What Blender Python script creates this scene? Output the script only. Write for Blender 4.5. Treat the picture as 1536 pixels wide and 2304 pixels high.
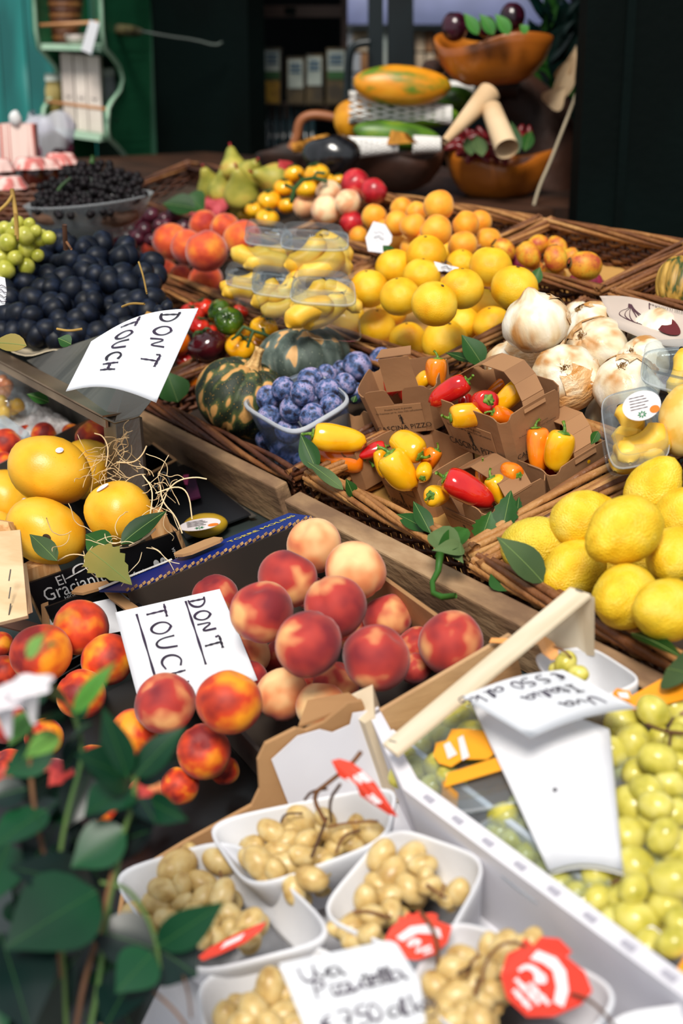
import bpy, math, random
import numpy as np
from mathutils import Vector, Matrix, noise
for o in list(bpy.data.objects): bpy.data.objects.remove(o)
SC=bpy.context.scene; COL=SC.collection
R=math.radians
# ---------------------------------------------------------------- camera (stall axes: X into the stall, Y along it)
PITCH=R(18.7); YAW=R(32.5); TILT=R(18.5); FPX=3200.0
cam_d=bpy.data.cameras.new('camera'); cam=bpy.data.objects.new('camera',cam_d); COL.objects.link(cam)
cam.location=(0,0,1.6); cam.rotation_euler=(math.pi/2-PITCH,0,-YAW)
cam_d.sensor_fit='VERTICAL'; cam_d.sensor_height=36; cam_d.sensor_width=24; cam_d.lens=50
cam_d.clip_start=.05; cam_d.clip_end=60
cam_d.dof.use_dof=True; cam_d.dof.focus_distance=1.93; cam_d.dof.aperture_fstop=3.6; cam_d.dof.aperture_blades=0
SC.camera=cam
# ---------------------------------------------------------------- light
w=bpy.data.worlds.new('world'); SC.world=w; w.use_nodes=True
bg=w.node_tree.nodes['Background']; bg.inputs[0].default_value=(.88,.94,1,1); bg.inputs[1].default_value=.62
def sun(name,rot,st,col,ang):
    d=bpy.data.lights.new(name,'SUN'); d.energy=st; d.color=col; d.angle=R(ang)
    o=bpy.data.objects.new(name,d); COL.objects.link(o); o.rotation_euler=rot; return o
sun('sun',(R(30),R(-30),0),3.7,(1,.94,.85),18)
SC.view_settings.view_transform='Standard'; SC.view_settings.look='None'; SC.view_settings.exposure=.04; SC.view_settings.gamma=1
SC.view_settings.use_curve_mapping=False
# ---------------------------------------------------------------- frames
CAM=np.array([0,0,1.6])
FW=np.array([math.sin(YAW)*math.cos(PITCH),math.cos(YAW)*math.cos(PITCH),-math.sin(PITCH)])
RT=np.array([math.cos(YAW),-math.sin(YAW),0.]); UP=np.cross(RT,FW)
EA=np.array([math.cos(TILT),0,math.sin(TILT)]); EB=np.array([0,1.,0]); EC=np.array([-math.sin(TILT),0,math.cos(TILT)])
OO=CAM-EC
A3=lambda v: np.array(v,float)
def ray(x,y): return FW+RT*(x-768)/FPX-UP*(y-1152)/FPX
def Pc(x,y,c):
    r=ray(x,y); return CAM+r*((c-1)/(r@EC))
def PZ(x,y,Z): return CAM+ray(x,y)*Z
def Pz(x,y,z):
    r=ray(x,y); return CAM+r*((z-1.6)/r[2])
def Lw(a,b,c): return OO+a*EA+b*EB+c*EC
def loc(wv):
    q=wv-OO; return q@EA,q@EB,q@EC
def cdir(dx,dy,dz):   # right, up, towards the viewer
    v=RT*dx+UP*dy-FW*dz; return v/np.linalg.norm(v)
def nrm(v): v=A3(v); return v/max(1e-9,np.linalg.norm(v))
# ---------------------------------------------------------------- colours and materials
def hx(h):
    h=h.lstrip('#'); o=[]
    for i in (0,2,4):
        c=int(h[i:i+2],16)/255; o.append(c/12.92 if c<=.04045 else ((c+.055)/1.055)**2.4)
    return (*o,1)
MATS={}
def mat(name,c1,c2=None,c3=None,scale=4,rough=.5,bump=0,bscale=40,pos=(.4,.55,.7),spec=.5,metal=0,sheen=0,coat=0,sub=0,
        dots=None,dscale=9,dsize=.12,wave=None,detail=3,emit=None,stretch=None,alpha=None,bdist=.02,grad=None):
    if name in MATS: return MATS[name]
    m=bpy.data.materials.new(name); m.use_nodes=True; nt=m.node_tree; N=nt.nodes; K=nt.links; b=N['Principled BSDF']
    b.inputs['Base Color'].default_value=hx(c1); b.inputs['Roughness'].default_value=rough; b.inputs['Specular IOR Level'].default_value=spec
    b.inputs['Metallic'].default_value=metal; b.inputs['Sheen Weight'].default_value=sheen; b.inputs['Sheen Roughness'].default_value=.45
    b.inputs['Coat Weight'].default_value=coat; b.inputs['Coat Roughness'].default_value=.12
    if sub: b.inputs['Subsurface Weight'].default_value=sub; b.inputs['Subsurface Scale'].default_value=.012; b.inputs['Subsurface Radius'].default_value=(1,.8,.3)
    tc=N.new('ShaderNodeTexCoord'); oi=N.new('ShaderNodeObjectInfo'); mu=N.new('ShaderNodeMath'); mu.operation='MULTIPLY'; mu.inputs[1].default_value=37
    K.new(oi.outputs['Random'],mu.inputs[0]); ad=N.new('ShaderNodeVectorMath'); ad.operation='ADD'
    K.new(tc.outputs['Object'],ad.inputs[0]); K.new(mu.outputs[0],ad.inputs[1]); vec=ad.outputs[0]
    if stretch:
        mp=N.new('ShaderNodeMapping'); mp.inputs['Scale'].default_value=stretch; K.new(vec,mp.inputs[0]); vec=mp.outputs[0]
    col=None
    if c2:
        nz=N.new('ShaderNodeTexNoise'); nz.inputs['Scale'].default_value=scale; nz.inputs['Detail'].default_value=detail; K.new(vec,nz.inputs['Vector'])
        fac=nz.outputs[0]
        if grad is not None:   # mix in height along the fruit's own axis
            sp=N.new('ShaderNodeSeparateXYZ'); K.new(tc.outputs['Object'],sp.inputs[0])
            g=N.new('ShaderNodeMath'); g.operation='MULTIPLY_ADD'; g.inputs[1].default_value=grad; K.new(sp.outputs['Z'],g.inputs[0]); K.new(fac,g.inputs[2]); fac=g.outputs[0]
        cr=N.new('ShaderNodeValToRGB'); K.new(fac,cr.inputs[0]); e=cr.color_ramp.elements
        e[0].color=hx(c1); e[0].position=pos[0]; e[1].color=hx(c2); e[1].position=pos[1]
        if c3: q=e.new(pos[2]); q.color=hx(c3)
        col=cr.outputs[0]
    if dots:
        vo=N.new('ShaderNodeTexVoronoi'); vo.inputs['Scale'].default_value=dscale; K.new(vec,vo.inputs['Vector'])
        lt=N.new('ShaderNodeValToRGB'); lt.color_ramp.elements[0].color=(1,1,1,1); lt.color_ramp.elements[0].position=dsize; lt.color_ramp.elements[1].color=(0,0,0,1); lt.color_ramp.elements[1].position=dsize+.05
        K.new(vo.outputs['Distance'],lt.inputs[0]); mx=N.new('ShaderNodeMix'); mx.data_type='RGBA'; K.new(lt.outputs[0],mx.inputs[0])
        if col: K.new(col,mx.inputs[6])
        else: mx.inputs[6].default_value=hx(c1)
        mx.inputs[7].default_value=hx(dots); col=mx.outputs[2]
    if col: K.new(col,b.inputs['Base Color'])
    if bump:
        n2=N.new('ShaderNodeTexNoise'); n2.inputs['Scale'].default_value=bscale; n2.inputs['Detail'].default_value=3; K.new(vec,n2.inputs['Vector'])
        bp=N.new('ShaderNodeBump'); bp.inputs['Strength'].default_value=bump; bp.inputs['Distance'].default_value=bdist; K.new(n2.outputs[0],bp.inputs['Height']); K.new(bp.outputs[0],b.inputs['Normal'])
    if emit: b.inputs['Emission Color'].default_value=hx(c1); b.inputs['Emission Strength'].default_value=emit
    MATS[name]=m; return m
def clear(name,tint='ffffff',a=.12,rough=.06,bump=.0,bscale=30):
    if name in MATS: return MATS[name]
    m=bpy.data.materials.new(name); m.use_nodes=True; nt=m.node_tree; N=nt.nodes; K=nt.links
    N.remove(N['Principled BSDF']); out=N['Material Output']
    tr=N.new('ShaderNodeBsdfTransparent'); tr.inputs[0].default_value=hx(tint)
    gl=N.new('ShaderNodeBsdfGlossy'); gl.inputs['Roughness'].default_value=rough
    df=N.new('ShaderNodeBsdfDiffuse'); df.inputs[0].default_value=(.75,.78,.82,1)
    fr=N.new('ShaderNodeFresnel'); fr.inputs[0].default_value=1.45
    m1=N.new('ShaderNodeMixShader'); m1.inputs[0].default_value=a; K.new(tr.outputs[0],m1.inputs[1]); K.new(df.outputs[0],m1.inputs[2])
    m2=N.new('ShaderNodeMixShader'); ge=N.new('ShaderNodeNewGeometry'); iv=N.new('ShaderNodeMath'); iv.operation='MULTIPLY_ADD'; iv.inputs[1].default_value=-.75; iv.inputs[2].default_value=.75; K.new(ge.outputs['Backfacing'],iv.inputs[0]); mf=N.new('ShaderNodeMath'); mf.operation='MULTIPLY'; K.new(fr.outputs[0],mf.inputs[0]); K.new(iv.outputs[0],mf.inputs[1]); K.new(mf.outputs[0],m2.inputs[0]); K.new(m1.outputs[0],m2.inputs[1]); K.new(gl.outputs[0],m2.inputs[2]); K.new(m2.outputs[0],out.inputs[0])
    if bump:
        tc=N.new('ShaderNodeTexCoord'); n2=N.new('ShaderNodeTexNoise'); n2.inputs['Scale'].default_value=bscale; K.new(tc.outputs['Object'],n2.inputs['Vector'])
        bp=N.new('ShaderNodeBump'); bp.inputs['Strength'].default_value=bump; bp.inputs['Distance'].default_value=.01; K.new(n2.outputs[0],bp.inputs['Height'])
        K.new(bp.outputs[0],gl.inputs['Normal']); K.new(bp.outputs[0],fr.inputs['Normal'])
    MATS[name]=m; return m
# ---------------------------------------------------------------- mesh makers: every one returns (verts, faces)
def grid(Pt,cu=False,cv=False,caps=False):
    nu,nv=Pt.shape[:2]; V=Pt.reshape(-1,3); F=[]
    for i in range(nu if cu else nu-1):
        for j in range(nv if cv else nv-1):
            i2=(i+1)%nu; j2=(j+1)%nv; F.append((i*nv+j,i2*nv+j,i2*nv+j2,i*nv+j2))
    if caps and cv: F.append(tuple(range(nv-1,-1,-1))); F.append(tuple((nu-1)*nv+j for j in range(nv)))
    return V,F
def revolve(fn,nu=20,nv=24):
    """fn(th,ph)->xyz, th 0..pi from the +z pole; closed poles"""
    V=[fn(0,0)]; 
    for i in range(1,nu):
        for j in range(nv): V.append(fn(math.pi*i/nu,2*math.pi*j/nv))
    V.append(fn(math.pi,0)); F=[]
    for j in range(nv): F.append((0,1+j,1+(j+1)%nv))
    for i in range(nu-2):
        for j in range(nv):
            a=1+i*nv+j; b=1+i*nv+(j+1)%nv; F.append((a,a+nv,b+nv,b))
    s=1+(nu-2)*nv; e=len(V)-1
    for j in range(nv): F.append((s+j,e,s+(j+1)%nv))
    return A3(V),F
def tube(pts,rad,n=6,caps=True,flat=1.0):
    P=A3(pts); m=len(P); T=np.gradient(P,axis=0); rad=np.broadcast_to(A3(rad),(m,)) if np.ndim(rad) else np.full(m,rad)
    ref=np.array([0,0,1.]) if abs(nrm(T[0])[2])<.9 else np.array([1.,0,0]); G=np.zeros((m,n,3)); u=None
    for i in range(m):
        t=nrm(T[i]); u=nrm(ref-t*(ref@t)) if u is None else nrm(u-t*(u@t)); v=np.cross(t,u)
        for k in range(n):
            a=2*math.pi*k/n; G[i,k]=P[i]+rad[i]*(math.cos(a)*u+flat*math.sin(a)*v)
    return grid(G,cv=True,caps=caps)
def prism(poly,off):
    P=A3(poly); n=len(P); V=np.vstack([P,P+A3(off)]); F=[tuple(range(n-1,-1,-1)),tuple(range(n,2*n))]+[(i,(i+1)%n,n+(i+1)%n,n+i) for i in range(n)]
    return V,F
def box(a,b): # axis box
    (x0,y0,z0),(x1,y1,z1)=a,b
    return prism([(x0,y0,z0),(x1,y0,z0),(x1,y1,z0),(x0,y1,z0)],(0,0,z1-z0))
def join(*ms):
    V=[];F=[];o=0
    for v,f in ms: V.append(A3(v)); F+= [tuple(i+o for i in q) for q in f]; o+=len(v)
    return np.vstack(V),F
def xf(m,M):
    v=A3(m[0]); v=np.c_[v,np.ones(len(v))]@np.array(M).T; return v[:,:3],m[1]
def mesh(name,vf,material,smooth=True):
    me=bpy.data.meshes.new(name); me.from_pydata([tuple(map(float,v)) for v in vf[0]],[],[tuple(f) for f in vf[1]])
    me.polygons.foreach_set('use_smooth',[smooth]*len(me.polygons)); me.materials.append(material); me.update(); return me
def link(name,me,M=None,parent=None,label=None,cat=None,group=None,kind=None):
    o=bpy.data.objects.new(name,me); COL.objects.link(o)
    if parent is not None: o.parent=parent
    if M is not None: o.matrix_local=M
    for k,v in (('label',label),('category',cat),('group',group),('kind',kind)):
        if v: o[k]=v
    return o
def thing(name,at,label,cat,group=None,kind=None):
    o=link(name,None,Matrix.Translation(Vector(at)),None,label,cat,group,kind); o.empty_display_size=.03; return o
def part(name,vf,material,parent,smooth=False,kind=None,label=None):
    v=A3(vf[0])-A3(parent.location); return link(name,mesh(name,(v,vf[1]),material,smooth),None,parent,label=label,kind=kind)
def solo(name,vf,material,label,cat,group=None,smooth=False,kind=None):
    v=A3(vf[0]); at=np.array([v[:,0].mean(),v[:,1].mean(),v[:,2].min()])
    return link(name,mesh(name,(v-at,vf[1]),material,smooth),Matrix.Translation(Vector(at)),None,label,cat,group,kind)
def struct(name,vf,material,smooth=False):
    v=A3(vf[0]); return link(name,mesh(name,(v,vf[1]),material,smooth),None,kind='structure')
def bev(o,w=.002,seg=2):
    m=o.modifiers.new('bevel','BEVEL'); m.width=w; m.segments=seg; m.limit_method='ANGLE'; return o
def lprism(poly_abc,off_abc):
    P=[Lw(*p) for p in poly_abc]; return prism(P,off_abc[0]*EA+off_abc[1]*EB+off_abc[2]*EC)
def lbox(a0,a1,b0,b1,c0,c1): return lprism([(a0,b0,c0),(a1,b0,c0),(a1,b1,c0),(a0,b1,c0)],(0,0,c1-c0))
def plank(p0,p1,down,thick,h):
    """board whose top edge runs p0->p1, height h along down, thickness vector thick"""
    p0=A3(p0);p1=A3(p1);d=A3(down)*h; return prism([p0,p1,p1+d,p0+d],thick)
def orient(z,x=None,roll=0):
    z=nrm(z); x=nrm(np.cross(z,[.3,.5,.8])) if x is None else nrm(A3(x)-z*(A3(x)@z)); y=np.cross(z,x)
    M=Matrix(((x[0],y[0],z[0],0),(x[1],y[1],z[1],0),(x[2],y[2],z[2],0),(0,0,0,1))); return M@Matrix.Rotation(roll,4,'Z')
def place(pos,r,M): return Matrix.Translation(Vector(pos))@M@Matrix.Scale(r,4)
def fnz(p,s,k=0): return noise.noise(Vector((p[0]*s+k,p[1]*s-k,p[2]*s+2*k)))
ORD=['','first','second','third','fourth','fifth','sixth','seventh','eighth','ninth','tenth','eleventh','twelfth']
RNG=random.Random(7)
def rank_labels(items,d,base,where):
    """items (x,y,...) in picture; label by row and place in the row"""
    idx=sorted(range(len(items)),key=lambda i:items[i][1]); rows=[];cur=[]
    for i in idx:
        if cur and items[i][1]-items[cur[0]][1]>d: rows.append(cur);cur=[]
        cur.append(i)
    if cur: rows.append(cur)
    out=[None]*len(items); nr=len(rows)
    for k,rw in enumerate(rows):
        rw.sort(key=lambda i:items[i][0]); n=len(rw)
        rn='top' if k==0 else 'bottom' if k==nr-1 else ORD[k+1] if k+1<len(ORD) else 'lower'
        if nr==1: rn='single'
        for j,i in enumerate(rw):
            pn='alone' if n==1 else 'leftmost' if j==0 else 'rightmost' if j==n-1 else (ORD[j+1]+' from left' if j<12 else ORD[n-j]+' from right')
            out[i]=f"{base}, {pn}, {rn} row of {where}"
    return out
# ---------------------------------------------------------------- fruit library (radius about 1, stem end +z)
def sph(th,ph,r,sx=1,sy=1,sz=1): return np.array([r*sx*math.sin(th)*math.cos(ph),r*sy*math.sin(th)*math.sin(ph),r*sz*math.cos(th)])
def f_peach(k):
    def fn(th,ph):
        r=1-.16*math.exp(-(th/.28)**2)-.055*math.exp(-((math.atan2(math.sin(ph),math.cos(ph)))/.16)**2)*max(0,math.sin(th))*(1 if th<2.3 else 1.2)+.03*math.exp(-((math.pi-th)/.25)**2)
        p=sph(th,ph,r,1,.96,.94); return p*(1+.05*fnz(p,1.1,k))
    return revolve(fn,20,28)
def f_citrus(k,ob=.93):
    def fn(th,ph):
        r=1-.05*math.exp(-(th/.22)**2)-.03*math.exp(-((math.pi-th)/.15)**2); p=sph(th,ph,r,1,1,ob); return p*(1+.035*fnz(p,1.3,k)+.012*fnz(p,4,k))
    return revolve(fn,18,24)
def f_lemon(k):
    def fn(th,ph):
        c=math.cos(th); s=math.sin(th); z=1.14*c; rr=.97*s**.92
        if th<.62: 
            q=1-th/.62; z=1.14*math.cos(.62)+ .46*(q**.8); rr=.97*math.sin(.62)**.92*( (1-q)**.75*.66+ .34*(1-q**4))
        p=np.array([rr*math.cos(ph),rr*math.sin(ph),z]); return p*(1+.05*fnz(p,1.4,k)+.02*fnz(p,5,k))
    return revolve(fn,24,28)
def f_egg(k,sz=1.2,ny=.05,sy=1.,nu=14,nv=18):
    def fn(th,ph): p=sph(th,ph,1,1,sy,sz); return p*(1+ny*fnz(p,1.2,k))
    return revolve(fn,nu,nv)
def f_plum(k):
    def fn(th,ph):
        r=1-.1*math.exp(-(th/.25)**2)-.04*math.exp(-(math.atan2(math.sin(ph),math.cos(ph))/.2)**2)*math.sin(th); p=sph(th,ph,r,1,.97,1.08); return p*(1+.04*fnz(p,1.2,k))
    return revolve(fn,16,20)
def f_pear(k):
    prof=[(0,1.32),(.16,1.28),(.27,1.15),(.36,.95),(.46,.7),(.62,.42),(.82,.12),(.97,-.2),(1,-.45),(.93,-.7),(.72,-.92),(.4,-1.04),(.15,-1.03),(0,-.98)]
    def fn(th,ph):
        t=th/math.pi*(len(prof)-1); i=min(int(t),len(prof)-2); f=t-i; r=prof[i][0]*(1-f)+prof[i+1][0]*f; z=prof[i][1]*(1-f)+prof[i+1][1]*f
        p=np.array([r*math.cos(ph),r*math.sin(ph),z]); return p*(1+.05*fnz(p,1.1,k))
    return revolve(fn,26,20)
def f_tomato(k,ribs=7,am=.06,ob=.8):
    def fn(th,ph):
        t=min(1,th/1.6); r=1-.22*math.exp(-(th/.35)**2)-am*(.5+.5*math.cos(ribs*ph))*math.exp(-((th-.55)/.6)**2)-am*.3*(.5+.5*math.cos(ribs*ph))
        p=sph(th,ph,r,1,1,ob); return p*(1+.04*fnz(p,1.1,k))
    return revolve(fn,18,42)
def calyx(n=6,L=.55,w=.09,z=.66,stem=.22):
    ms=[tube([(0,0,z-.05),(.02,0,z+stem*.5),(.06,.02,z+stem)],[.07,.05,.06],6)]
    for k in range(n):
        a=2*math.pi*k/n+.3; c,s=math.cos(a),math.sin(a)
        pts=[(c*L*t,s*L*t,z+.03+.16*math.sin(t*2.6)-.12*t*t+.05*math.sin(k*2+t*4)) for t in (0,.25,.5,.75,1)]
        ms.append(tube(pts,[w,w*1.1,w*.8,w*.5,.01],5,flat=.4))
    return join(*ms)
def f_onion(k):
    def fn(th,ph):
        r=1-.1*math.exp(-(th/.18)**2)+.38*math.exp(-((math.pi-th)/.22)**2)-.02*(math.cos(9*ph+2*th)); p=sph(th,ph,r,1,1,.86); return p*(1+.07*fnz(p,1.2,k)+.02*fnz(p,4,k))
    return revolve(fn,22,36)
def root_tuft():
    ms=[]; g=random.Random(3)
    for i in range(34):
        a=g.uniform(0,6.28); d=g.uniform(0,.13); x,y=d*math.cos(a),d*math.sin(a); b=g.uniform(.03,.1)
        ms.append(tube([(x,y,.72),(x*1.3,y*1.3,.78+b*.4),(x*1.3+g.uniform(-.08,.08),y*1.3+g.uniform(-.08,.08),.8+b)],[.018,.014,.008],4))
    return join(*ms)
def onion_skin(k):   # loose papery flap hugging the bulb
    g=random.Random(k); a0=g.uniform(0,6.28); G=np.zeros((9,13,3))
    for i in range(9):
        for j in range(13):
            th=.25+2.3*i/8; ph=a0+2.0*(j/12-.5)*(1.0+.35*math.sin(i*1.7+k)); 
            e=.5+.5*abs(j/6-1)**3; r=1.02+.05*e*(1+math.sin(i*2.1+j))*.5+.035*fnz((i*.4,j*.4,k),1.3)
            G[i,j]=sph(th,ph,r,1,1,.88)
    return grid(G)
def f_pumpkin(k,ribs=10,ob=.72):
    def fn(th,ph):
        rb=abs(math.sin(ribs*ph/2+.3))**.6; r=(1-.085*(1-rb))*(1-.2*math.exp(-(th/.35)**2)); p=sph(th,ph,r,1,1,ob); return p*(1+.04*fnz(p,1.1,k))
    return revolve(fn,26,120)
def pumpkin_stem():
    G=np.zeros((8,20,3))
    for i,(z,r) in enumerate([(.5,.27),(.56,.22),(.62,.15),(.72,.11),(.84,.09),(.95,.085),(1.02,.1),(1.03,.03)]):
        for j in range(20):
            a=2*math.pi*j/20; q=r*(1+.16*math.cos(5*a)); G[i,j]=(q*math.cos(a)+.05*(z-.5),q*math.sin(a),z)
    return grid(G,cv=True,caps=True)
def f_pepper(k,L=1.9,lob=3,tp=.55):
    def fn(th,ph):
        u=th/math.pi; z=L/2-L*(.5-.5*math.cos(th)); w=math.sin(th)**.55 if 0<th<math.pi else 0
        body=(1-(1-tp)*u**1.3)*w; dip=.12*math.exp(-(u/.13)**2)
        r=.72*body*(1-.09*(.5-.5*math.cos(lob*ph+.5))*(.6+.6*u)); 
        p=np.array([r*math.cos(ph)+.12*math.sin(u*3),r*math.sin(ph),z-dip*L*.5+ .07*math.exp(-((u-.97)/.05)**2)*math.cos(lob*ph)]); return p*(1+.06*fnz(p,1.3,k))
    return revolve(fn,22,26)
def pepper_stem(L=1.9):
    z=L/2-.1
    def fn(th,ph): return np.array([.26*math.sin(th)*math.cos(ph)*(1+.15*math.cos(5*ph)),.26*math.sin(th)*math.sin(ph)*(1+.15*math.cos(5*ph)),z+.07*math.cos(th)])
    return join(revolve(fn,8,20),tube([(0,0,z),(.02,0,z+.16),(.1,.02,z+.32),(.24,.03,z+.44)],[.1,.07,.06,.075],8))
def f_banana(k,bend=.75,L=2.2,rr=.36):
    pts=[];rad=[]; 
    for i in range(19):
        t=i/18; a=(t-.5)*bend*2; pts.append((L/(2*bend)*(math.cos(a)-math.cos(bend)),0,L/(2*bend)*math.sin(a))); 
        e=min(t,1-t); rad.append(rr*min(1,(.22+1.25*(e/.16)**.8*.62 if e<.16 else 1))*(1 if e>.02 else .7))
    v,f=tube(pts,rad,10); return v,f
def banana_tip(bend=.75,L=2.2):
    a=-bend; p=lambda a:(L/(2*bend)*(math.cos(a)-math.cos(bend)),0,L/(2*bend)*math.sin(a))
    return tube([p(-bend*1.06),p(-bend*1.0),p(-bend*.97)],[.07,.11,.115],8)
def mlib(name,fn,material,n,smooth=True): return [mesh(name,fn(k*3.7+1),material,smooth) for k in range(n)]
def settle(items,floor=None,it=160):
    """items: [x,y,d,c] -> centres (world) and radii; slides balls along their sight lines until they no longer overlap"""
    n=len(items); D=np.array([ray(i[0],i[1]) for i in items]); kk=np.array([i[2]/2/FPX for i in items]); t=np.array([(i[3]-1)/(ray(i[0],i[1])@EC) for i in items])
    for s in range(it):
        Pn=D*t[:,None]; r=t*kk; mv=np.zeros(n)
        for i in range(n):
            dv=np.linalg.norm(Pn-Pn[i],axis=1); ov=(r+r[i])*.96-dv; ov[i]=-1
            for j in np.where(ov>0)[0]:
                s_=1 if t[i]>t[j] or (t[i]==t[j] and i>j) else -1; mv[i]+=s_*min(ov[j],.01)*.35
        if not mv.any(): break
        t=t+mv
        if floor is not None:
            c=1+ t*(D@EC); lo=floor+t*kk*.8; bad=c<lo; t=np.where(bad,np.minimum(t,(floor*.0+lo-1)/(D@EC)),t)
    return [CAM+D[i]*t[i] for i in range(n)],[t[i]*kk[i] for i in range(n)]
# ---------------------------------------------------------------- the setting
FH=np.array([math.sin(YAW),math.cos(YAW),0.]); ZU=np.array([0,0,1.])
def PD(x,y,D):
    r=ray(x,y); return CAM+r*(D/(r@FH))
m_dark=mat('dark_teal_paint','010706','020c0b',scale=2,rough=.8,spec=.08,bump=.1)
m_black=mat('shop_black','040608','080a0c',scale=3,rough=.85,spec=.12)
m_steel=mat('brushed_steel','6d6a64','8a857c',scale=3,rough=.38,metal=.85,bump=.05,bscale=60,stretch=(1,12,1))
m_counter=mat('counter_steel','3a4242','4c5654',scale=3,rough=.34,metal=.6,bump=.04,bscale=30)
m_paving=mat('stone_paving','6b6862','8b877e',scale=6,rough=.9,bump=.2)
m_roof=mat('roof_paint','20221f','2c2e2a',rough=.9)
m_teal=mat('teal_gloss_boards','0c5a58','1c7f7a','7fb9b4',scale=1.4,rough=.22,pos=(.35,.6,.8),stretch=(6,6,1),spec=.6)
m_green=mat('green_paint','1f6844','287a52',scale=4,rough=.5,bump=.05)
m_mint=mat('mint_paint','8fb39a','a6c7ae',scale=5,rough=.5)
m_wood=mat('weathered_wood','7b5d40','9c7a55','b39470',scale=5,rough=.8,bump=.35,bscale=14,stretch=(14,2,14),detail=6)
m_wood2=mat('grey_brown_beam','7a5d44','9c7c5a','b89a76',scale=7,rough=.85,bump=.2,bscale=20,detail=7,stretch=(3,1,3))
m_shelfwood=mat('brown_shelf','2a170c','3f2414',scale=4,rough=.6)
struct('floor',prism([(-4,-3,-.1),(6,-3,-.1),(6,9,-.1),(-4,9,-.1)],(0,0,.1)),m_paving)
def vwall(x0,x1,y0,y1,D0,D1,th=.05):
    a=PD(x0,y0,D0);b=PD(x1,y0,D1);c=PD(x1,y1,D1);d=PD(x0,y1,D0); n=nrm(np.cross(b-a,ZU)); n=n if n@FH>0 else -n
    return prism([a,b,c,d],n*th)
def vpan(p,q,z0,z1,th=.05):
    p=A3([p[0],p[1],z0]);q=A3([q[0],q[1],z0]); n=nrm(np.cross(q-p,ZU)); n=n if n@FH>0 else -n
    return prism([p,q,q+ZU*(z1-z0),p+ZU*(z1-z0)],n*th)
# right-hand dark column, black doorway, interior
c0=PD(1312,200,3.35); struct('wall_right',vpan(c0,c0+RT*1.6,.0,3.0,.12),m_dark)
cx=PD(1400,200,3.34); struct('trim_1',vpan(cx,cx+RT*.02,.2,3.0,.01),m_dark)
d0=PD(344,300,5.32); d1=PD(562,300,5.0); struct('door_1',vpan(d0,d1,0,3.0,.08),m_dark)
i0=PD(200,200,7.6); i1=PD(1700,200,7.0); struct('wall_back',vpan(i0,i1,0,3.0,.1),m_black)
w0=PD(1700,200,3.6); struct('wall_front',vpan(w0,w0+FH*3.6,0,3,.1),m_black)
rf=[PD(300,0,4.9)*[1,1,0]+[0,0,3.0],c0*[1,1,0]+[0,0,3.0]]
struct('ceiling',prism([rf[0]-RT*.2,rf[1],rf[1]+RT*1.8,rf[1]+RT*1.8+FH*4.5,rf[0]-RT*.2+FH*3],(0,0,.06)),m_roof)
# teal boarded wall on the far left, one board at a time
tw=thing('wall_left',PD(0,300,6.2)*[1,1,0],None,None,kind='structure')
for i in range(26):
    x0=-1260+i*60; a=PD(x0,100,6.2+.0*i); b=PD(x0+57,100,6.2); part('board',vpan(a,b,0,3.0,.03),m_teal,tw)
# counter
ct=thing('market_counter',Lw(.8,1.8,-.65),'long tilted steel market counter carrying all the baskets and crates','counter')
part('counter_top',lbox(-.25,1.68,-.4,4.6,-.03,0),m_counter,ct)
part('front_panel',prism([Lw(-.2,-.4,-.03),Lw(-.2,4.6,-.03),Lw(-.2,4.6,-.03)*[1,1,0],Lw(-.2,-.4,-.03)*[1,1,0]],(.02,0,0)),m_dark,ct)
part('back_panel',prism([Lw(1.66,-.4,-.03),Lw(1.66,4.6,-.03),Lw(1.66,4.6,-.03)*[1,1,0],Lw(1.66,-.4,-.03)*[1,1,0]],(.02,0,0)),m_dark,ct)
# raised wooden bench behind, of boards
bt=thing('wooden_bench',A3([2.35,3.0,1.1]),'dark wooden plank bench behind the baskets carrying the carved bowls','bench')
for i in range(6):
    x0=1.86+i*.145; part('plank',box((x0,1.75 if x0<2.1 else 2.65,1.165),(x0+.14,4.6,1.195)),m_shelfwood,bt)
part('bench_front',box((1.88,1.75,.0),(1.91,4.6,1.163)),m_dark,bt)
# wooden rail in front of the baskets
pb=[(.757,1.70,0),(.757,.75,0),(.722,.75,0),(.727,1.70,0)]
beam=bev(solo('wooden_rail',lprism([(x,y,.0) for x,y,_ in pb],(0,0,.076)),m_wood2,'weathered brown wooden rail running in front of the wicker baskets','rail'),.003)
rl=bev(solo('wooden_rail',lbox(.738,.760,1.74,2.9,.0,.078),m_wood2,'dark wooden rail before the pumpkin basket, behind the steel post','rail'),.003)
lg=bev(solo('steel_ledge',lbox(.45,.73,1.63,2.3,.004,.010),m_counter,'grey green steel ledge between mango box and pumpkin basket','ledge'),.001)
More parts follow.
